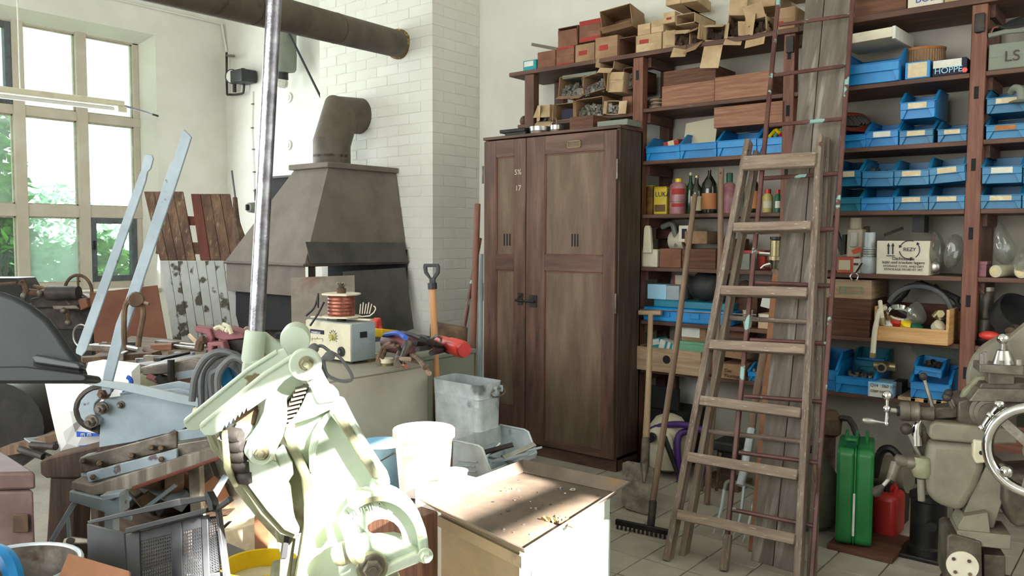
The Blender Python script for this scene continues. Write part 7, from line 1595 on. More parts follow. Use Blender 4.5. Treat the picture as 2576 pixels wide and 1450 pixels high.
# white panel and orange column, yellow bucket
wpn = Pl(at(620, 1340, 2.5), V((.62, -.78, 0)))
tag(plate(wpn, [(555, 1338), (678, 1305), (685, 1460), (562, 1480)], .25).build('white_case', 'label_card', bevel=.006), 'sunlit cream box standing behind the yellow bucket', 'box')
t = thing('amber_post', 'brown and amber upright board beside the cream box', 'board', wpn.p(670, 1400, .05)); plate(wpn, [(640, 1300), (672, 1292), (675, 1480), (642, 1480)], .06, .06).build('brown_side', 'brown_board', t); plate(wpn, [(674, 1296), (700, 1330), (700, 1480), (677, 1480)], .03, .05).build('amber_side', 'handle_new', t)
c = at(652, 1416, 2.15); t = thing('yellow_bucket', 'yellow plastic bucket with chalky grains, half behind the crate', 'bucket', (c.x, c.y, c.z-.27))
zy = c.z-.25
G().lathe([(.07, 0), (.092, .235), (.099, .238), (.099, .25), (.09, .25), (.07, .01), (.001, .01)], 40, TR(c.x, c.y, zy)).build('bucket_body', 'yellow_plastic', t); G().lathe([(.001, .21), (.085, .205)], 30, TR(c.x, c.y, zy)).build('contents', 'cream', t, kind='stuff')
tag(G().box(c.x-.1, c.x+.1, c.y-.1, c.y+.1, 0, zy-.002).build('low_pallet', 'dark_beam', bevel=.01), 'dark low block carrying the yellow bucket', 'block')
# ================================================================ centre: grey cabinet, power supply and clutter
zG2 = .93
ca = onZ(1077, 918, zG2); XC = ca.x; cb = onX(820, 965, XC)
t = thing('grey_cabinet', 'grey sheet-metal cabinet carrying the power supply and cables', 'cabinet', (XC-.3, (ca.y+cb.y)/2, 0))
G().box(XC-.62, XC, cb.y-.25, ca.y, 0, zG2-.004).build('cabinet_body', 'grey_box', t, bevel=.006); G().box(XC-.625, XC+.004, cb.y-.255, ca.y+.004, zG2-.004, zG2).build('cabinet_top', 'grey_box', t, bevel=.002)
G().box(XC-.002, XC+.002, cb.y-.2, ca.y-.03, .1, .12).build('fold_line', 'grey_box', t)
# greenish box behind
ga = onZ(1195, 883, .9)
t = thing('green_grey_chest', 'green-grey metal chest behind the spade handle', 'chest', (ga.x-.2, ga.y-.1, 0)); G().box(ga.x-.55, ga.x, ga.y-.45, ga.y, 0, .89).build('chest_body', 'green_grey', t, bevel=.008); G().box(ga.x-.56, ga.x+.006, ga.y-.46, ga.y+.006, .89, .91).build('lid', 'green_grey', t, bevel=.004)
# power supply: front face -Y, side face +X
pa = onZ(883, 912, zG2+.012); X1 = pa.x; Y1 = pa.y
x0 = onY(770, 860, Y1).x; yb_ = onX(945, 850, X1).y; zt_ = onX(880, 822, X1).z
t = thing('power_supply', 'cream and grey-blue bench power supply with dial on the cabinet', 'power supply', ((x0+X1)/2, Y1, zG2))
zt_ = onY(879, 815, Y1).z
G().box(x0, X1, Y1+.004, yb_, zG2+.012, zt_).build('case', 'psu_blue', t, bevel=.003); G().box(x0+.002, X1-.001, Y1-.002, Y1+.004, zG2+.014, zt_-.004).build('front_panel', 'cream', t, bevel=.001)
for x in (x0+.03, X1-.03): G().cyl((x, Y1+.03, zG2), (x, Y1+.03, zG2+.013), .012, n=10).build('foot', 'rubber', t)
fz = lambda x, y, o=0: onY(x, y, Y1-.003-o)
G().box(fz(781, 0+835).x, fz(815, 835).x, Y1-.005, Y1-.002, fz(798, 840).z, fz(798, 830).z).build('name_plate', 'ink', t); text('lettering', 'MANSFELD', 'ink_white', t, fz(783, 838, .003), (1, 0, 0), (0, 0, 1), .0125)
for q in ((778, 845, 884, 853),): pass
dc = fz(838, 848); G().axl(dc, dc-V((0, .015, 0)), [(.016, 0), (.016, .2), (.011, .3), (.010, 1)], 24).build('dial_knob', 'bottle_yellow', t)
for k in range(11):
    a = math.radians(-40+k*26); e = dc+V((math.cos(a)*.026, 0, math.sin(a)*.026)); G().box(-.001, .001, -.001, .001, -.003, .003, Matrix.Translation(e) @ Matrix.Rotation(PI/2-a, 4, 'Y')).build('dial_tick', 'ink', t)
G().tube([dc+V((math.cos(a)*.021, 0, math.sin(a)*.021)) for a in [math.radians(-40+k*13) for k in range(21)]], .0007, 4).build('dial_scale', 'ink', t)
jc = fz(860, 885); G().axl(jc, jc-V((0, .012, 0)), [(.02, 0), (.02, .6), (.014, .7), (.013, 1)], 28).build('socket_ring', 'black_plastic', t); G().axl(jc-V((0, .012, 0)), jc-V((0, .014, 0)), [(.006, 0), (.006, 1)], 14).build('socket_pin', 'cable_grey', t)
for a, b in (((785, 853), (812, 853)), ((785, 853), (785, 858)), ((812, 853), (812, 860)), ((798, 848), (798, 853))): G().cyl(fz(*a), fz(*b), .0008, n=4).build('printed_line', 'ink', t)
for k in range(5):
    for s in (0, 1):
        y_ = Y1+(.05 if s == 0 else (yb_-Y1)*.75); G().beam((X1+.001, y_, zt_-.05-k*.012), (X1+.001, y_+.02, zt_-.045-k*.012), .002, .004).build('vent_louvre', 'psu_blue', t)
q = onX(915, 842, X1); G().box(X1-.001, X1+.004, q.y-.02, q.y+.015, q.z-.012, q.z+.012).build('side_switch', 'black_plastic', t)
G().cyl((x0+.07, Y1+.06, zt_), (x0+.07, Y1+.06, zt_+.02), .01, n=10).build('top_terminal', 'steel', t)
# cables from it
for i, (pts, r_, m) in enumerate(((((790, 880), (800, 872), (812, 872), (830, 885), (855, 900), (880, 935), (885, 955), (860, 960), (825, 945), (815, 915), (820, 900), (838, 898)), .0055, 'cable_grey'), (((835, 890), (812, 905), (805, 940), (800, 1000), (797, 1100)), .008, 'cable_grey'), (((775, 885), (795, 905), (812, 930), (820, 970)), .009, 'basket'))):
    tag(G().tube([at(x, y, 2.62) for x, y in pts], r_, 8, 4).build('power_cable', m), ['thin grey cable looping below the power supply', 'grey cable dropping behind the pivot bolt', 'thick grey lead left of the power supply'][i], 'cable')
for i, (a, b) in enumerate((((775, 882), (797, 874)), ((815, 900), (838, 893)))):
    tag(G().axl(at(*a, 2.6), at(*b, 2.62), [(.007, 0), (.014, .3), (.016, .6), (.016, .85), (.013, 1)], 16).build('cable_plug', 'cable_grey'), ['upper grey plug at the power supply', 'lower grey plug at the power supply'][i], 'plug')
# copper wire spool on the power supply
sc = V(((x0+X1)/2+.03, (Y1+yb_)/2-.02, zt_)); zs0 = zt_+.02
t = thing('copper_spool', 'spool of copper wire with pale square flanges on the power supply', 'spool', (sc.x, sc.y, zt_))
dsp = (sc-CO).dot(CF); 
def atd(x, y): return at(x, y, dsp)
zb0, zb1 = atd(860, 795).z, atd(858, 742).z; rc_ = (atd(893, 770)-atd(826, 770)).length/2; cx, cy = atd(859, 770).x, atd(859, 770).y
prf = [(rc_*.6, 0)]
for k in range(12): prf += [(rc_*(1+.01*(k % 2)), (zb1-zb0)*(k/12)), (rc_*(1.015 if k % 2 else .99), (zb1-zb0)*((k+.9)/12))]
prf += [(rc_*.6, zb1-zb0)]
G().lathe(prf, 40, TR(cx, cy, zb0)).build('wire_winding', 'copper', t, ang=80)
for z, s in ((zb1, 1.42), (zb0-.006, 1.42)):
    o8 = [(rc_*s*math.cos(a)*(1.12 if k % 2 else 1), rc_*s*math.sin(a)) for k, a in enumerate([i*PI/4+.3 for i in range(8)])]
    G().prism(o8, 0, .007, TR(cx, cy, z)).build('flange', 'bag_paper' if False else 'carton_white', t, bevel=.001)
G().lathe([(rc_*.35, 0), (rc_*.35, .02), (.012, .022), (.012, .04)], 20, TR(cx, cy, zb1+.007)).build('core', 'rusty', t)
for s in (-1, 1): G().tube([V((cx, cy, zb1+.035)), V((cx+s*.012, cy, zb1+.05)), V((cx+s*.025, cy, zb1+.045)), V((cx+s*.01, cy, zb1+.035))], .004, 6, 3).build('wing_nut', 'steel_dirty', t)
G().beam(V((cx-.16, cy-.03, zb0-.012)), V((cx+.13, cy+.05, zb0-.012)), .02, .006).build('base_bar', 'carton_white', t)
G().cyl((cx, cy, zt_), (cx, cy, zb0-.008), .02, n=14).build('stand', 'iron_dark', t)
for k, pts in enumerate((((770, 795), (790, 775), (800, 745)), ((780, 820), (800, 790), (815, 760)), ((800, 738), (800, 775)))): G().tube([atd(x, y) for x, y in pts], .005, 6, 3).build('clip_arm', 'iron_black', t)
for k in range(5): G().tube([atd(905+k*6, 790), atd(907+k*7, 765-k % 2*4)], .0025, 5).build('wire_end', 'carton_white', t)
G().tube([atd(890, 797), atd(930, 795), atd(945, 778), atd(940, 770)], .003, 6, 2).build('wire_end', 'carton_white', t)
# cables and connectors right of the supply, on the cabinet
zt = zG2
def C2(x, y, o=.02): return onZ(x, y, zG2+o)
def heap(label, pts, r, m, cat='cable', o=.02, name='cable'): return tag(G().tube([C2(x, y, o+.03*(i % 3)) for i, (x, y) in enumerate(pts)], r, 8, 5).build(name, m), label, cat)
heap('black cable curling behind the brown hose', [(960, 862), (1000, 852), (1050, 865), (1090, 870), (1130, 885)], .011, 'rubber')
heap('black cable looping over the mauve drum', [(965, 845), (1010, 838), (1060, 852), (1085, 872), (1050, 880)], .009, 'rubber', o=.09)
heap('black cable nearest the spade handle', [(1010, 858), (1060, 848), (1080, 860), (1120, 878), (1085, 888)], .011, 'rubber', o=.05)
heap('blue cable between yellow block and red plug', [(970, 842), (1000, 838), (1020, 850)], .01, 'bag_blue', o=.1)
heap('brown rubber hose coiled beside the two round tins', [(950, 910), (960, 880), (985, 862), (1010, 870), (1000, 900), (1030, 905), (1060, 915), (1080, 940)], .009, 'handle_wood', o=.02)
heap('second brown hose turn under the steel torch', [(962, 900), (975, 875), (1000, 872), (1012, 890), (1045, 898), (1070, 925)], .009, 'rusty', o=.05)
a, b = C2(975, 860, .06), C2(1035, 870, .06); tag(G().axl(a, b, [(.04, 0), (.045, .1), (.045, .9), (.04, 1)], 20).build('mauve_drum', 'mauve'), 'mauve cylinder lying behind the brown hoses', 'cylinder')
q = C2(945, 818, .1); t = thing('red_plug', 'red plug just right of the power supply', 'plug', q); G().box(-.018, .02, -.03, .03, -.03, .03, TR(q.x, q.y, q.z, .2, 0, .4)).build('plug_body', 'red_bright', t, bevel=.008); G().cyl(q, q+V((.02, .03, -.045)), .016, n=12).build('sleeve', 'red_bright', t)
a, b = C2(950, 838, .09), C2(998, 842, .07); tag(G().beam(a, b, .05, .04, w2=.02).build('yellow_wedge', 'yellow_plastic', bevel=.004), 'yellow wedge lying beside the red plug', 'wedge')
for i, (x, y) in enumerate(((932, 908), (973, 920))):
    q = onZ(x, y, zG2); t = thing('round_can', ['low round cream tin, left of the pair on the cabinet edge', 'low round cream tin, right of the pair on the cabinet edge'][i], 'tin', q); G().lathe([(.026, 0), (.027, .022)], 28, Matrix.Translation(q)).build('tin_body', 'brass', t); G().lathe([(.0285, .012), (.0285, .03), (.001, .032)], 28, Matrix.Translation(q)).build('lid', 'cream', t)
t = thing('steel_torch', 'silver cylindrical torch head with hex nut lying on the hoses', 'torch', C2(1010, 900, .05)); a, b = C2(1028, 868, .09), C2(1004, 908, .06)
G().axl(a, b, [(.015, 0), (.021, .05), (.021, .9), (.018, 1)], 20).build('barrel', 'steel', t); G().axl(b, C2(1000, 918, .05), [(.016, 0), (.016, 1)], 6).build('nut', 'steel_dirty', t); G().cyl(C2(1008, 915, .03), C2(1022, 922, .03), .01, n=8).build('nozzle', 'copper', t)
t = thing('red_connector', 'big bright red industrial plug on the green-grey chest', 'plug', C2(1135, 870, .05)); a, b = C2(1100, 858, .07), C2(1165, 880, .07)
G().axl(a, b, [(.022, 0), (.028, .1), (.03, .5), (.034, .55), (.036, .95), (.03, 1)], 24).build('plug_body', 'red_bright', t); G().axl(b, b+(b-a)*.06, [(.03, 0), (.028, 1)], 24).build('plug_mouth', 'red_plastic', t); G().box(-.02, .02, -.012, .012, -.01, .02, TR(C2(1145, 888, .05).x, C2(1145, 888, .05).y, C2(1145, 888, .05).z, 0, .3, 0)).build('plug_catch', 'red_bright', t, bevel=.004)
q = C2(1120, 835, .05); tag(G().box(-.1, .1, -.02, .02, 0, .09, TR(q.x+.02, q.y, q.z-.05, .1, .1, .3)).build('bark_wood', 'rusty', bevel=.012), 'rough brown piece of scrap wood behind the spade shaft', 'wood')
tag(G().tube([C2(1085, 855, .1), C2(1098, 845, .13), C2(1110, 852, .1), C2(1104, 868, .08)], .006, 6, 4).build('cable_ring', 'green_grey'), 'small loop of thin grey wire by the spade shaft', 'wire')
for i, (x, y) in enumerate(((672, 808), (700, 800), (722, 806))): 
    q = at(x, y, 4.1); tag(G().box(-.1, .1, -.04, .04, 0, .05, TR(q.x, q.y, .861, 0, .1*i, .5)).build('brick_scrap', 'board_grey'), ['grey block lying left at the forge edge', 'grey block lying in the middle at the forge edge', 'grey block lying right at the forge edge'][i], 'block')
tag(G().box(-4.3, -3.2, 2.95, 3.45, 0, .86).build('anvil_block', 'soot_hole_black', bevel=.01), 'dark block of scrap between bench and forge', 'block')
# spade
sd = Pl(at(1090, 800, 3.75), V((.6, -.8, .06)))
t = thing('spade', 'garden spade with black D-grip and fresh wooden shaft', 'spade', sd.p(1100, 1000))
G().tube([sd.p(1087, 716), sd.p(1091, 800), sd.p(1097, 945), sd.p(1103, 1060)], .0165, 12).build('shaft', 'handle_new', t)
ou = [(1066, 664), (1102, 664), (1105, 672), (1104, 688), (1093, 703), (1094, 718), (1080, 718), (1080, 703), (1067, 688), (1064, 672)]; inn = [(1073, 672), (1096, 672), (1097, 676), (1096, 684), (1089, 696), (1086, 700), (1084, 700), (1081, 696), (1074, 684), (1073, 676)]
plate(sd, ou, .03, .015, hole=inn).build('grip', 'black_plastic', t, bevel=.005, seg=2); G().tube([sd.p(1087, 712), sd.p(1088, 728)], .022, 12).build('grip_socket', 'black_plastic', t)
q = sd.p(1104, 1060); G().beam(q, V((q.x, q.y-.05, .02)), .17, .006, up=(0, 1, 0)).build('blade', 'steel_dirty', t)
# poles in the corner beside the locker
for i, (a, b, r_, m, lb) in enumerate((((1201, 514), (1189, 885), .02, 'post_wood', 'thick dark red pole standing in the corner behind the locker'), ((1207, 600), (1160, 862), .014, 'ladder_painted', 'thin brown pole slanting in the corner behind the locker'), ((1211, 640), (1207, 960), .014, 'psu_blue', 'light grey pipe close to the left locker side'))):
    A_, B_ = at(*a, 5.15+.05*i), at(*b, 5.0+.05*i); d = (B_-A_); B_ = A_+d*(A_.z/(A_.z-B_.z)); tag(G().cyl(A_, B_, r_, n=12).build('corner_pole', m), lb, 'pole')
A_ = onY(1212, 437, YW-.1); tag(G().box(kx0-.08, kx0-.012, YK+.12, YK+.2, 0, 1.9).build('dark_lath', 'locker_side', bevel=.003), 'dark narrow lath standing at the left locker side', 'lath')
# ================================================================ galvanised box on steel bin
ma = at(1205, 1128, 3.1); zb = ma.z
P = [onZ(1088, 1100, zb), ma, onZ(1262, 1108, zb)]
ex = (P[2]-P[1]); ey = (P[0]-P[1]); d4 = P[0]+ex
t = thing('zinc_box', 'square galvanised tin container with rounded corners and wire handle', 'container', (P[1]+d4)/2)
ztp = at(1190, 970, 3.1).z; hh = ztp-zb; cc_ = (P[1]+P[0]+P[2]+d4)/4
def sq(s, z, r=.03):
    q4 = [cc_+(p-cc_)*s for p in (P[1], P[2], d4, P[0])]; out = []
    for i in range(4):
        a, b, c = q4[i-1], q4[i], q4[(i+1) % 4]; u = (a-b).normalized(); w_ = (c-b).normalized()
        for k in range(5): tt_ = k/4; out.append(b+u*r*(1-tt_)**2+w_*r*tt_**2+V((0, 0, z-b.z)))
    return out
g = G(); R_ = [sq(.97, zb), sq(.98, zb+hh*.22), sq(.995, zb+hh*.24), sq(.98, zb+hh*.26), sq(1., zb+hh*.74), sq(1.02, zb+hh*.76), sq(1.01, zb+hh*.78), sq(1.03, ztp-.004), sq(1.045, ztp), sq(1.02, ztp), sq(.97, zb+hh*.25), sq(.94, zb+.01)]
vs = [q for r_ in R_ for q in r_]; n = 20
fs = [(k*n+i, k*n+(i+1) % n, (k+1)*n+(i+1) % n, (k+1)*n+i) for k in range(len(R_)-1) for i in range(n)]+[tuple(range(n))[::-1], tuple(range((len(R_)-1)*n, len(R_)*n))]
g.add(vs, fs, [(0, 0)]*len(vs)); g.build('box_body', 'galv', t, ang=30)
fn = ex.cross(V((0, 0, 1))).normalized(); fn = fn if fn.dot(CO-P[1]) > 0 else -fn
hc_ = P[1]+ex*.72+V((0, 0, hh*.83))+fn*.012; u = ex.normalized()
G().tube([hc_+u*.045*math.cos(a)+V((0, 0, .016*math.sin(a))) for a in [i*2*PI/20 for i in range(20)]], .0032, 8, closed=True).build('wire_handle', 'steel_dirty', t)
for s in (-1, 1): G().box(-.006, .006, -.004, .004, -.012, .012, Matrix.Translation(hc_+u*.02*s+V((0, 0, .014)))).build('handle_lug', 'galv', t)
# steel stacking bin underneath
za = zb-.002
t = thing('steel_stacking_bin', 'grey pressed-steel stacking bin with slanted open front', 'bin', cc_-V((0, 0, .2)))
bx0 = onZ(1110, 1195, za-.17); q1 = at(1130, 1105, 3.05); 
bs = Pl(at(1170, 1160, 2.98), fn*-.0+ (P[0]-P[1]).cross(V((0, 0, 1))).normalized()); bn = bs.n
S1 = [(1140, 1108), (1203, 1122), (1213, 1128), (1234, 1186), (1228, 1200), (1150, 1235), (1136, 1225)]
plate(bs, S1, .004, 0).build('side_wall', 'galv', t, bevel=.001)
rimo = [(1140, 1108), (1203, 1122), (1213, 1128), (1234, 1186), (1228, 1200)]
G().tube([bs.p(x, y, .003) for x, y in rimo], .0045, 6).build('side_rim', 'galv', t)
far = ex.normalized()*.30
def fo(x, y): return bs.p(x, y)+far
plate2 = G(); pf = [bs.p(x, y) for x, y in S1]; pf2 = [q+far for q in pf]; plate2.add(pf2+[q+u*.004 for q in pf2], [tuple(range(7)), tuple(range(7, 14))[::-1]]+[(i, (i+1) % 7, 7+(i+1) % 7, 7+i) for i in range(7)], [(0, 0)]*14); plate2.build('side_wall', 'galv', t)
G().tube([fo(x, y) for x, y in rimo], .0045, 6).build('side_rim', 'galv', t)
for (x0_, y0_), (x1_, y1_), nm in (((1234, 1186), (1228, 1200), 'front_lip'), ((1228, 1200), (1150, 1235), 'bottom'), ((1150, 1235), (1140, 1108), 'back_wall')):
    G().sheet([bs.p(x0_, y0_), bs.p(x1_, y1_), fo(x1_, y1_), fo(x0_, y0_)], .004).build(nm, 'galv', t)
for k, (x, y) in enumerate(((1150, 1172), (1152, 1185), (1155, 1160))): G().tube([bs.p(x, y, .003), bs.p(x+45, y+3, .003)], .003, 6).build('pressed_bead', 'galv', t)
r = random.Random(4); bc = (bs.p(1205, 1180)+fo(1205, 1180))/2
for i in range(9):
    q = bc+V((r.uniform(-.09, .09), r.uniform(-.05, .05), r.uniform(-.01, .05))); tag(G().box(-.07, .07, -.01, .01, -.004, .004, TR(q.x, q.y, q.z, r.uniform(-.6, .6), r.uniform(-.7, .2), r.random()*3)).build('metal_strip', ['steel', 'shear_blue', 'iron_dark'][i % 3], bevel=.001), 'loose metal strip lying in the grey stacking bin', 'strip', 'metal strips in the stacking bin')
low = min(q.z for q in pf)
tag(G().box(cc_.x-.25, cc_.x+.22, cc_.y-.35, cc_.y+.15, 0, low-.004).build('brown_crate', 'brown_board', bevel=.006), 'brown box carrying the stacking bin', 'box')
# buckets
def bucket(name, label, cpx, d, rpx, htop, hbot, m, lip=True, handle=None, fill=None):
    c = at(cpx[0], cpx[1], d); R_ = rpx*d/FP; zb_ = at(cpx[0], hbot, d).z; h = c.z-zb_
    t = thing(name, label, 'bucket', (c.x, c.y, zb_))
    pr = [(R_*.8, 0), (R_*.955, h*.86), (R_*.96, h*.865)]
    pr += [(R_*1.03, h*.87), (R_*1.03, h*.985), (R_, h), (R_*.93, h), (R_*.77, .01), (.001, .01)] if lip else [(R_*.99, h*.99), (R_*1.02, h), (R_*.97, h), (R_*.79, .01), (.001, .01)]
    G().lathe(pr, 48, TR(c.x, c.y, zb_)).build('bucket_body', m, t); return t, c, R_, zb_
t, c, R_, zb_ = bucket('white_bucket', 'tall white plastic bucket with thick rim in bright sun', (1066, 1078), 2.72, 76, 0, 1240, 'white_plastic')
t2, c2, R2, zb2 = bucket('blue_bucket', 'light blue plastic bucket with wire handle behind the white one', (958, 1115), 2.95, 66, 0, 1235, 'sky_bucket', lip=False)
G().tube([c2+V((-R2*1.03, 0, -.01)), c2+V((-R2*.5, -R2*.7, -.045)), c2+V((R2*.4, -R2*.85, -.055)), c2+V((R2*1.02, -.02, -.015))], .0028, 6, 6).build('wire_handle', 'steel_dirty', t2)
a = at(898, 1126, 2.85); G().axl(a, at(922, 1125, 2.84), [(.008, 0), (.009, .9), (.011, 1)], 12).build('wooden_grip', 'handle_wood', t2)
tag(G().box(c2.x-.2, c2.x+.13, c2.y-.14, c2.y+.14, 0, zb2-.003).build('wooden_step', 'crate_dark', bevel=.006), 'brown wooden step under the blue bucket', 'box')
tag(G().box(c.x-.1, c.x+.17, c.y-.17, c.y+.16, 0, zb_-.003).build('wooden_step', 'crate_dark', bevel=.006), 'brown wooden block under the white bucket', 'box')
c3 = at(1143, 1188, 2.6); z3 = at(1143, 1222, 2.6).z; t = thing('white_mug', 'small white enamel mug with handle next to the tray', 'mug', (c3.x, c3.y, z3)); hm = c3.z-z3
G().lathe([(.036, 0), (.042, hm), (.045, hm+.004), (.04, hm), (.034, .006), (.001, .005)], 28, TR(c3.x, c3.y, z3)).build('mug_body', 'white_plastic', t); G().tube([V((c3.x-.04, c3.y-.005, z3+hm*.8)), V((c3.x-.065, c3.y-.01, z3+hm*.6)), V((c3.x-.055, c3.y-.01, z3+hm*.3)), V((c3.x-.037, c3.y, z3+hm*.2))], .006, 8, 4).build('mug_handle', 'white_plastic', t)
tag(G().box(c3.x-.1, c3.x+.12, c3.y-.08, c3.y+.12, 0, z3-.003).build('white_stand', 'white_plastic', bevel=.006), 'white box under the enamel mug', 'box')
# ================================================================ tray cabinet
zT = .72
TL, TB, TRt, TF = [onZ(*q, zT) for q in ((1054, 1258), (1315, 1158), (1586, 1214), (1319, 1384))]
cT = (TL+TB+TRt+TF)/4
t = thing('tray_cabinet', 'low cabinet with a large rimmed dirty brown metal tray top', 'cabinet', (cT.x, cT.y, 0))
def q4(s, dz=0): return [cT+(p-cT)*s+V((0, 0, dz)) for p in (TL, TB, TRt, TF)]
ot, it = q4(1.0), q4(.86, -.028)
i0 = [it[k] for k in range(4)]
g = G(); g.sheet([it[3], it[2], it[1], it[0]] if (it[1]-it[0]).cross(it[2]-it[0]).z < 0 else it, .003); g.build('tray_floor', 'tray_top', t, smooth=False)
for k in range(4): 
    a, b, c_, d_ = ot[k], ot[(k+1) % 4], it[(k+1) % 4], it[k]
    g = G().sheet([a, b, c_, d_], .003); g.build('tray_flange', 'tray_top', t, smooth=False)
lc = [cT+(p-cT)*.80 for p in (TL, TB, TRt, TF)]
def wall(a, b, z0, z1, th, name, m):
    g = G(); n_ = (b-a).cross(V((0, 0, 1))).normalized(); n_ = n_ if n_.dot(cT-a) > 0 else -n_
    A_ = [V((a.x, a.y, z0)), V((b.x, b.y, z0)), V((b.x, b.y, z1)), V((a.x, a.y, z1))]; B_ = [q+n_*th for q in A_]
    g.add(A_+B_, [(0, 1, 2, 3), (7, 6, 5, 4), (0, 4, 5, 1), (1, 5, 6, 2), (2, 6, 7, 3), (3, 7, 4, 0)], [((q-A_[0]).z, (q-A_[0]).length) for q in A_+B_]); return g.build(name, m, t, bevel=.002)
zc_ = zT-.032
ex0 = (TL-TF).normalized(); 
wall(lc[0], lc[3], 0, zc_, .016, 'left_panel', 'tray_cab'); wall(lc[3], lc[2], .0, zc_, .016, 'right_panel', 'tray_side'); wall(lc[2], lc[1], 0, zc_, .016, 'back_panel', 'tray_side'); wall(lc[1], lc[0], 0, zc_, .016, 'back_panel', 'tray_side')
# door on the right face
n_ = (lc[2]-lc[3]).cross(V((0, 0, 1))).normalized(); n_ = n_ if n_.dot(lc[3]-cT) > 0 else -n_
a = lc[3].lerp(lc[2], .06)+n_*.018; b = lc[3].lerp(lc[2], .46)+n_*.018; wall(a, b, .06, zc_-.06, .016, 'door', 'tray_side')
a2 = lc[3].lerp(lc[2], .475)+n_*.018; b2 = lc[3].lerp(lc[2], .93)+n_*.018; wall(a2, b2, .06, zc_-.06, .016, 'door', 'tray_side')
q = lc[3].lerp(lc[2], .5)+n_*.03; G().box(-.01, .01, -.01, .01, -.02, .02, TR(q.x, q.y, zc_-.2)).build('lock', 'steel_dirty', t, bevel=.003); G().tube([V((q.x, q.y, zc_-.21)), V((q.x-.005, q.y-.01, zc_-.26))], .005, 6).build('key', 'iron_dark', t)
G().beam(V((TF.x, TF.y, zc_-.03)).lerp(V((cT.x, cT.y, zc_-.03)), .2), V((TL.x, TL.y, zc_-.03)).lerp(V((cT.x, cT.y, zc_-.03)), .2), .02, .03).build('under_rail', 'tray_cab', t)
r = random.Random(12)
for i in range(34):
    u_, v_ = r.uniform(.1, .9), r.uniform(.1, .9); q = it[0].lerp(it[1], u_).lerp(it[3].lerp(it[2], u_), v_)
    s_ = r.uniform(.001, .003); tag(G().box(-s_*1.6, s_*1.6, -s_, s_, 0, s_, TR(q.x, q.y, q.z+.0005, 0, 0, r.random()*3)).build('metal_chip', r.choice(['steel', 'rusty', 'iron_dark', 'label_white'])), 'tiny metal chip scattered on the brown tray', 'chip', 'metal chips scattered over the tray')
q = onZ(1441, 1232, zT-.025); tag(G().tube([q+V((math.cos(a)*.008, math.sin(a)*.008, 0)) for a in [k*PI/6 for k in range(12)]], .0016, 6, closed=True).build('small_ring', 'steel'), 'small steel ring lying on the tray', 'ring')
q = onZ(1408, 1312, zT-.026); g = G()
for k in range(30): s_ = r.uniform(.004, .009); g.box(-s_, s_, -s_, s_, 0, s_, TR(q.x+r.gauss(0, .02), q.y+r.gauss(0, .012), q.z, r.random(), r.random(), r.random()*3))
tag(g.build('rust_crumbs', 'rust_foam', kind='stuff'), 'heap of rusty crumbs near the front tray rim', 'crumbs')
# ================================================================ the big green machine with its polished lever
MN = V((.80, -.60, .0)).normalized()
mp = Pl(at(850, 1150, 1.95), MN)
t = thing('bending_shear', 'large pale green cast-iron hand shear with toothed jaws and steel lever', 'machine', V((mp.o.x, mp.o.y, 0)))
def B(name, px, th, off=0, m='machine_green', bevel=.006, seg=3, hole=None): return plate(mp, px, th, off, hole=hole).build(name, m, t, bevel=bevel, seg=seg)
dP = 2.0
a, b = at(693, -60, dP), at(645, 838, dP); m_ = a.lerp(b, .62)
G().cyl(a, m_, .0185, .0185, 28).build('steel_lever', 'pole_steel', t); G().cyl(m_, b, .0188, .0195, 28).build('lever_lower', 'machine_green_dirt_shade' if False else 'pole_steel', t)
G().axl(at(643, 832, dP), at(634, 912, dP), [(.021, 0), (.025, .04), (.0265, .9), (.024, 1)], 28).build('socket_sleeve', 'machine_green', t)
hp8 = Pl(at(632, 960, dP), V((.72, -.69, 0)))
plate(hp8, [(608, 912), (617, 907), (653, 907), (656, 918), (654, 1010), (653, 1100), (606, 1100), (600, 1000)], .05, .025).build('lever_socket', 'machine_green', t, bevel=.008, seg=3)
plate(hp8, [(656, 835), (668, 838), (710, 872), (768, 908), (752, 935), (700, 915), (655, 885)], .02, -.02).build('brace', 'machine_green', t, bevel=.004)
c = mp.p(742, 856, -.05); dd = V((.75, -.62, -.1)).normalized(); G().axl(c-dd*.06, c+dd*.012, [(.02, 0), (.034, .1), (.036, .6), (.034, .93), (.026, .97), (.001, 1)], 32).build('round_weight', 'machine_green', t)
# jaws with saw teeth
def jaw(dx, dy, off, name):
    top = [(502, 1073), (517, 1060), (540, 1045), (556, 1029), (614, 982), (660, 945), (700, 917), (735, 897), (755, 890)]
    bot = [(772, 920), (750, 932), (735, 946), (716, 958), (700, 975), (693, 988), (668, 1004), (640, 1024), (622, 1036)]
    teeth = []
    for k in range(6): x = 622-k*11; y = 1034+k*8.6; teeth += [(x-2, y-8), (x-9, y+9)]
    end = [(552, 1087), (535, 1096), (515, 1096), (504, 1084)]
    B(name, [(x+dx, y+dy) for x, y in top+bot+teeth+end], .022, off, bevel=.002, seg=2)
    ledge = [(500, 1071), (517, 1058), (556, 1026), (614, 979), (660, 942), (735, 894), (740, 902), (664, 950), (616, 988), (558, 1036), (520, 1066), (506, 1080)]
    B(name+'_edge', [(x+dx, y+dy) for x, y in ledge], .03, off+.004, bevel=.003)
jaw(0, 0, .11, 'toothed_jaw'); jaw(-40, -12, .03, 'rear_jaw')
# pivot arm
B('pivot_arm', [(748, 902), (760, 893), (780, 892), (795, 900), (803, 918), (818, 950), (838, 985), (850, 1010), (800, 1018), (780, 975), (765, 950), (748, 935)], .03, .10)
c = mp.p(768, 915, .10); G().axl(c, c+mp.n*.02, [(.036, 0), (.036, .8), (.032, 1)], 32).build('pivot_boss', 'machine_green', t); hexbolt(mp, 770, 914, .12, .012, 'machine_green_dirt_shade', t, .02)
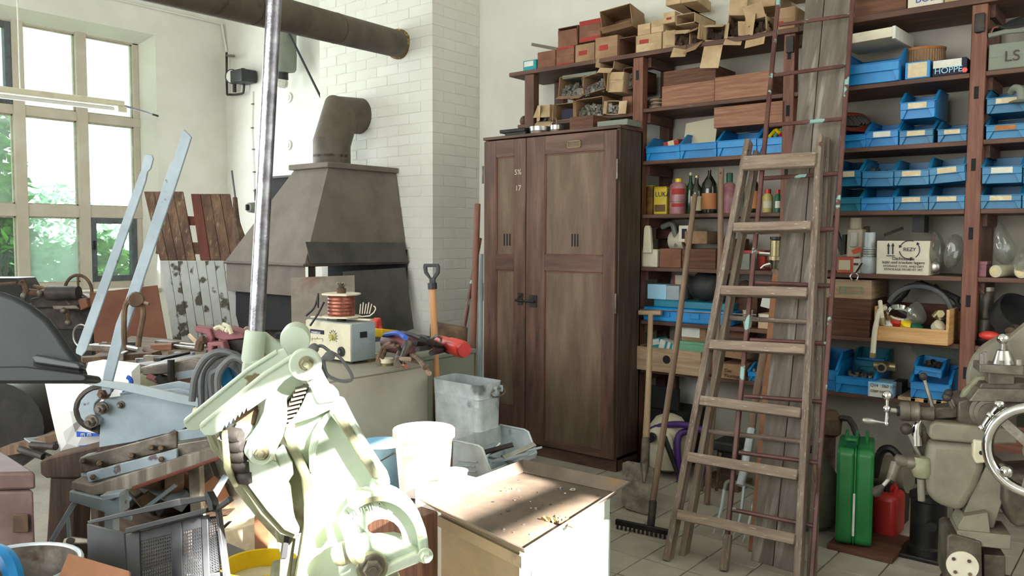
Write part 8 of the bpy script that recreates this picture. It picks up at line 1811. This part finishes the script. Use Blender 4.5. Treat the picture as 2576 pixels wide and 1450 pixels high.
# gear segment and housing
B('gear_cover', [(640, 985), (690, 960), (725, 940), (745, 945), (766, 972), (745, 985), (728, 1005), (716, 1015), (700, 1005), (670, 1010)], .05, .05)
for k in range(9):
    x = 762-k*5.2; y = 975+k*11.5; x2 = x-8 if k < 4 else x-12+k
    B('gear_tooth', [(x-20, y+7), (x+12, y), (x+14, y+4), (x-20, y+13)], .05, .085, 'steel_dirty', .001, 1)
B('gear_back', [(715, 1000), (765, 968), (800, 1000), (800, 1070), (715, 1080)], .03, .035, 'soot_hole_black')
B('upper_casting', [(722, 1070), (742, 1050), (760, 1020), (772, 992), (800, 982), (838, 985), (852, 1000), (858, 1012), (836, 1030), (790, 1052), (740, 1068)], .10, .09, bevel=.014)
# connecting link
B('link_arm', [(668, 1003), (690, 992), (712, 997), (721, 1012), (722, 1060), (712, 1100), (695, 1135), (688, 1160), (660, 1172), (630, 1165), (610, 1140), (622, 1110), (648, 1070), (662, 1040)], .03, .115, bevel=.01)
c = mp.p(656, 1138, .115); G().axl(c, c+mp.n*.018, [(.026, 0), (.026, .7), (.022, 1)], 28).build('link_boss', 'machine_green', t); hexbolt(mp, 657, 1138, .133, .013, 'machine_green_dirt_shade', t, .02)
B('link_lug', [(605, 1125), (640, 1085), (652, 1092), (640, 1160), (612, 1150)], .03, .09)
B('rear_link', [(590, 1075), (612, 1068), (640, 1075), (640, 1090), (610, 1110), (606, 1150), (588, 1130), (585, 1095)], .03, .07)
# blade plate
B('blade_plate', [(590, 1110), (612, 1150), (640, 1168), (680, 1160), (695, 1165), (718, 1200), (728, 1235), (735, 1280), (742, 1310), (754, 1335), (748, 1350), (715, 1335), (670, 1285), (625, 1225), (600, 1165)], .02, .10, bevel=.004)
B('blade_edge', [(588, 1112), (600, 1165), (625, 1227), (668, 1289), (712, 1338), (748, 1352), (752, 1360), (705, 1345), (655, 1295), (612, 1230), (590, 1170), (580, 1115)], .03, .08, 'machine_green_dirt_shade', .003)
B('centre_fin', [(690, 1140), (712, 1120), (735, 1165), (738, 1195), (722, 1220), (700, 1180)], .02, .09)
# dark inner mechanism
B('inner_frame', [(540, 1095), (590, 1070), (605, 1180), (660, 1280), (705, 1330), (700, 1365), (650, 1310), (590, 1235), (560, 1160)], .03, .0, 'machine_green_dirt_shade', .004)
B('rear_bow', [(518, 1095), (532, 1092), (545, 1120), (570, 1150), (600, 1165), (598, 1175), (562, 1165), (530, 1130)], .02, -.03, 'machine_green_dirt_shade', .003)
for k in range(5):
    y = 1092+k*26; a = mp.p(562+k*6, y, .06); b = mp.p(606+k*7, y+6, .10); G().axl(a, b, [(.012, 0), (.018, .15), (.018, .85), (.012, 1)], 12).build('toothed_roll', 'iron_dark', t)
B('roll_post', [(556, 1090), (572, 1085), (580, 1180), (600, 1225), (588, 1230), (562, 1180)], .02, .10, 'machine_green_dirt_shade', .003)
B('inner_gear', [(600, 1030), (615, 1015), (625, 1030), (640, 1020), (650, 1040), (640, 1075), (600, 1085), (590, 1060)], .05, .05, 'rusty', .004)
# main body: plate with ribs
B('body_plate', [(722, 1068), (790, 1048), (838, 1028), (858, 1040), (885, 1085), (920, 1150), (950, 1200), (968, 1218), (975, 1262), (938, 1300), (925, 1318), (922, 1390), (900, 1400), (900, 1480), (745, 1480), (765, 1380), (768, 1300), (762, 1200), (742, 1160), (715, 1110)], .035, .05, bevel=.004)
ribL = [(722, 1066), (745, 1062), (738, 1090), (746, 1125), (762, 1160), (778, 1190), (790, 1250), (794, 1310), (788, 1360), (772, 1420), (762, 1480), (738, 1480), (752, 1400), (764, 1330), (764, 1270), (757, 1205), (740, 1165), (722, 1130), (712, 1098)]
B('left_rib', ribL, .09, .09, 'machine_green_dirt_shade', bevel=.01); B('inner_web', [(700, 1120), (760, 1150), (775, 1340), (740, 1345), (705, 1200)], .02, .04, 'machine_green_dirt_shade', .003); B('rib_shade', [(836, 1042), (856, 1030), (880, 1070), (915, 1125), (945, 1178), (958, 1206), (938, 1208), (900, 1150), (868, 1095)], .02, .103, 'machine_green_dirt_shade', .006)  # olive colour paints shade onto the left rib, web and right rib side
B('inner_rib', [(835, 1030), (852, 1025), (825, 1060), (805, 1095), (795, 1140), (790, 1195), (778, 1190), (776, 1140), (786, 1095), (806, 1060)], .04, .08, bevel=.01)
B('right_rib', [(826, 1040), (850, 1012), (868, 1014), (895, 1068), (930, 1130), (962, 1180), (985, 1212), (972, 1226), (950, 1222), (915, 1165), (880, 1105)], .08, .095, bevel=.012)
B('cross_rib', [(940, 1205), (975, 1200), (986, 1222), (960, 1240), (925, 1245)], .06, .085, bevel=.01)
# quarter wheel with window and rim
def arc(cx, cy, rx, ry, a0, a1, n): return [(cx+rx*math.cos(math.radians(a0+(a1-a0)*i/(n-1))), cy-ry*math.sin(math.radians(a0+(a1-a0)*i/(n-1)))) for i in range(n)]
wo = arc(955, 1385, 124, 150, -8, 132, 16); wi_ = arc(955, 1385, 100, 122, -4, 128, 16)
hole = arc(962, 1362, 52, 56, 2, 150, 9)+[(925, 1364), (940, 1362), (955, 1361), (975, 1361), (990, 1362), (1000, 1363), (1008, 1363)]
wout = arc(955, 1385, 122, 148, -10, 150, 12)+[(870, 1370), (880, 1405), (960, 1420), (1060, 1415)]
B('wheel_plate', wout, .03, .075, bevel=.0, hole=hole[:16])
B('wheel_rim', wo+wi_[::-1], .07, .105, bevel=.006)
for a0, a1 in ((66, 118), (14, 58)): B('rim_shade', arc(955, 1385, 113, 136, a0, a1, 9)+arc(955, 1385, 101, 123, a0, a1, 9)[::-1], .01, .107, 'machine_green_dirt_shade', .001)  # thin added plates, their olive colour paints the shaded inner rim
B('hub_casting', [(895, 1360), (925, 1345), (935, 1375), (1000, 1370), (1060, 1385), (1078, 1398), (1040, 1408), (990, 1425), (960, 1440), (960, 1490), (870, 1490), (850, 1440), (880, 1400)], .09, .10, bevel=.02, seg=4)
a = mp.p(845, 1400, .13); b = mp.p(900, 1380, .15); G().axl(a, b, [(.022, 0), (.026, .2), (.026, .75), (.034, .78), (.034, 1)], 26).build('eccentric_shaft', 'machine_green_dirt_shade', t)
c = mp.p(935, 1425, .11); G().axl(c, c+mp.n*.012, [(.036, 0), (.036, 1)], 30).build('big_washer', 'machine_green_dirt_shade', t); hexbolt(mp, 936, 1426, .12, .022, 'steel_dirty', t, .026)
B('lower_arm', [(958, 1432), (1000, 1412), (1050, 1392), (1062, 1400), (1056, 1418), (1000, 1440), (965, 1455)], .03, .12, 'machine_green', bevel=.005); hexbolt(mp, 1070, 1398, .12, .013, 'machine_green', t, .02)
B('foot_bracket', [(690, 1340), (722, 1342), (745, 1350), (735, 1420), (730, 1480), (700, 1480), (705, 1400)], .07, .04, 'machine_green_dirt_shade', .006); B('bracket_slot', [(715, 1352), (728, 1352), (722, 1405), (708, 1405)], .01, .048, 'soot_hole_black', 0)
B('small_lug', [(820, 1340), (832, 1325), (840, 1340), (842, 1362), (825, 1365)], .03, .1, 'machine_green', .004)
ltx = mp.p(905, 1298, .051); text('cast_lettering', 'JUBILA', 'machine_green', t, mp.p(889, 1300, .0775), (mp.p(960, 1270)-mp.p(900, 1290)), (0, 0, 1), .025, th=.0016)
o = mp.p(860, 1475, .0); tt_ = Matrix.Translation(V((o.x, o.y, 0))) @ Matrix.Rotation(math.atan2(-MN.x, MN.y)+PI, 4, 'Z')
G().box(-.17, .14, -.07, .16, .0, o.z+.02, tt_).build('pedestal', 'machine_green_dirt_shade', t, bevel=.01)
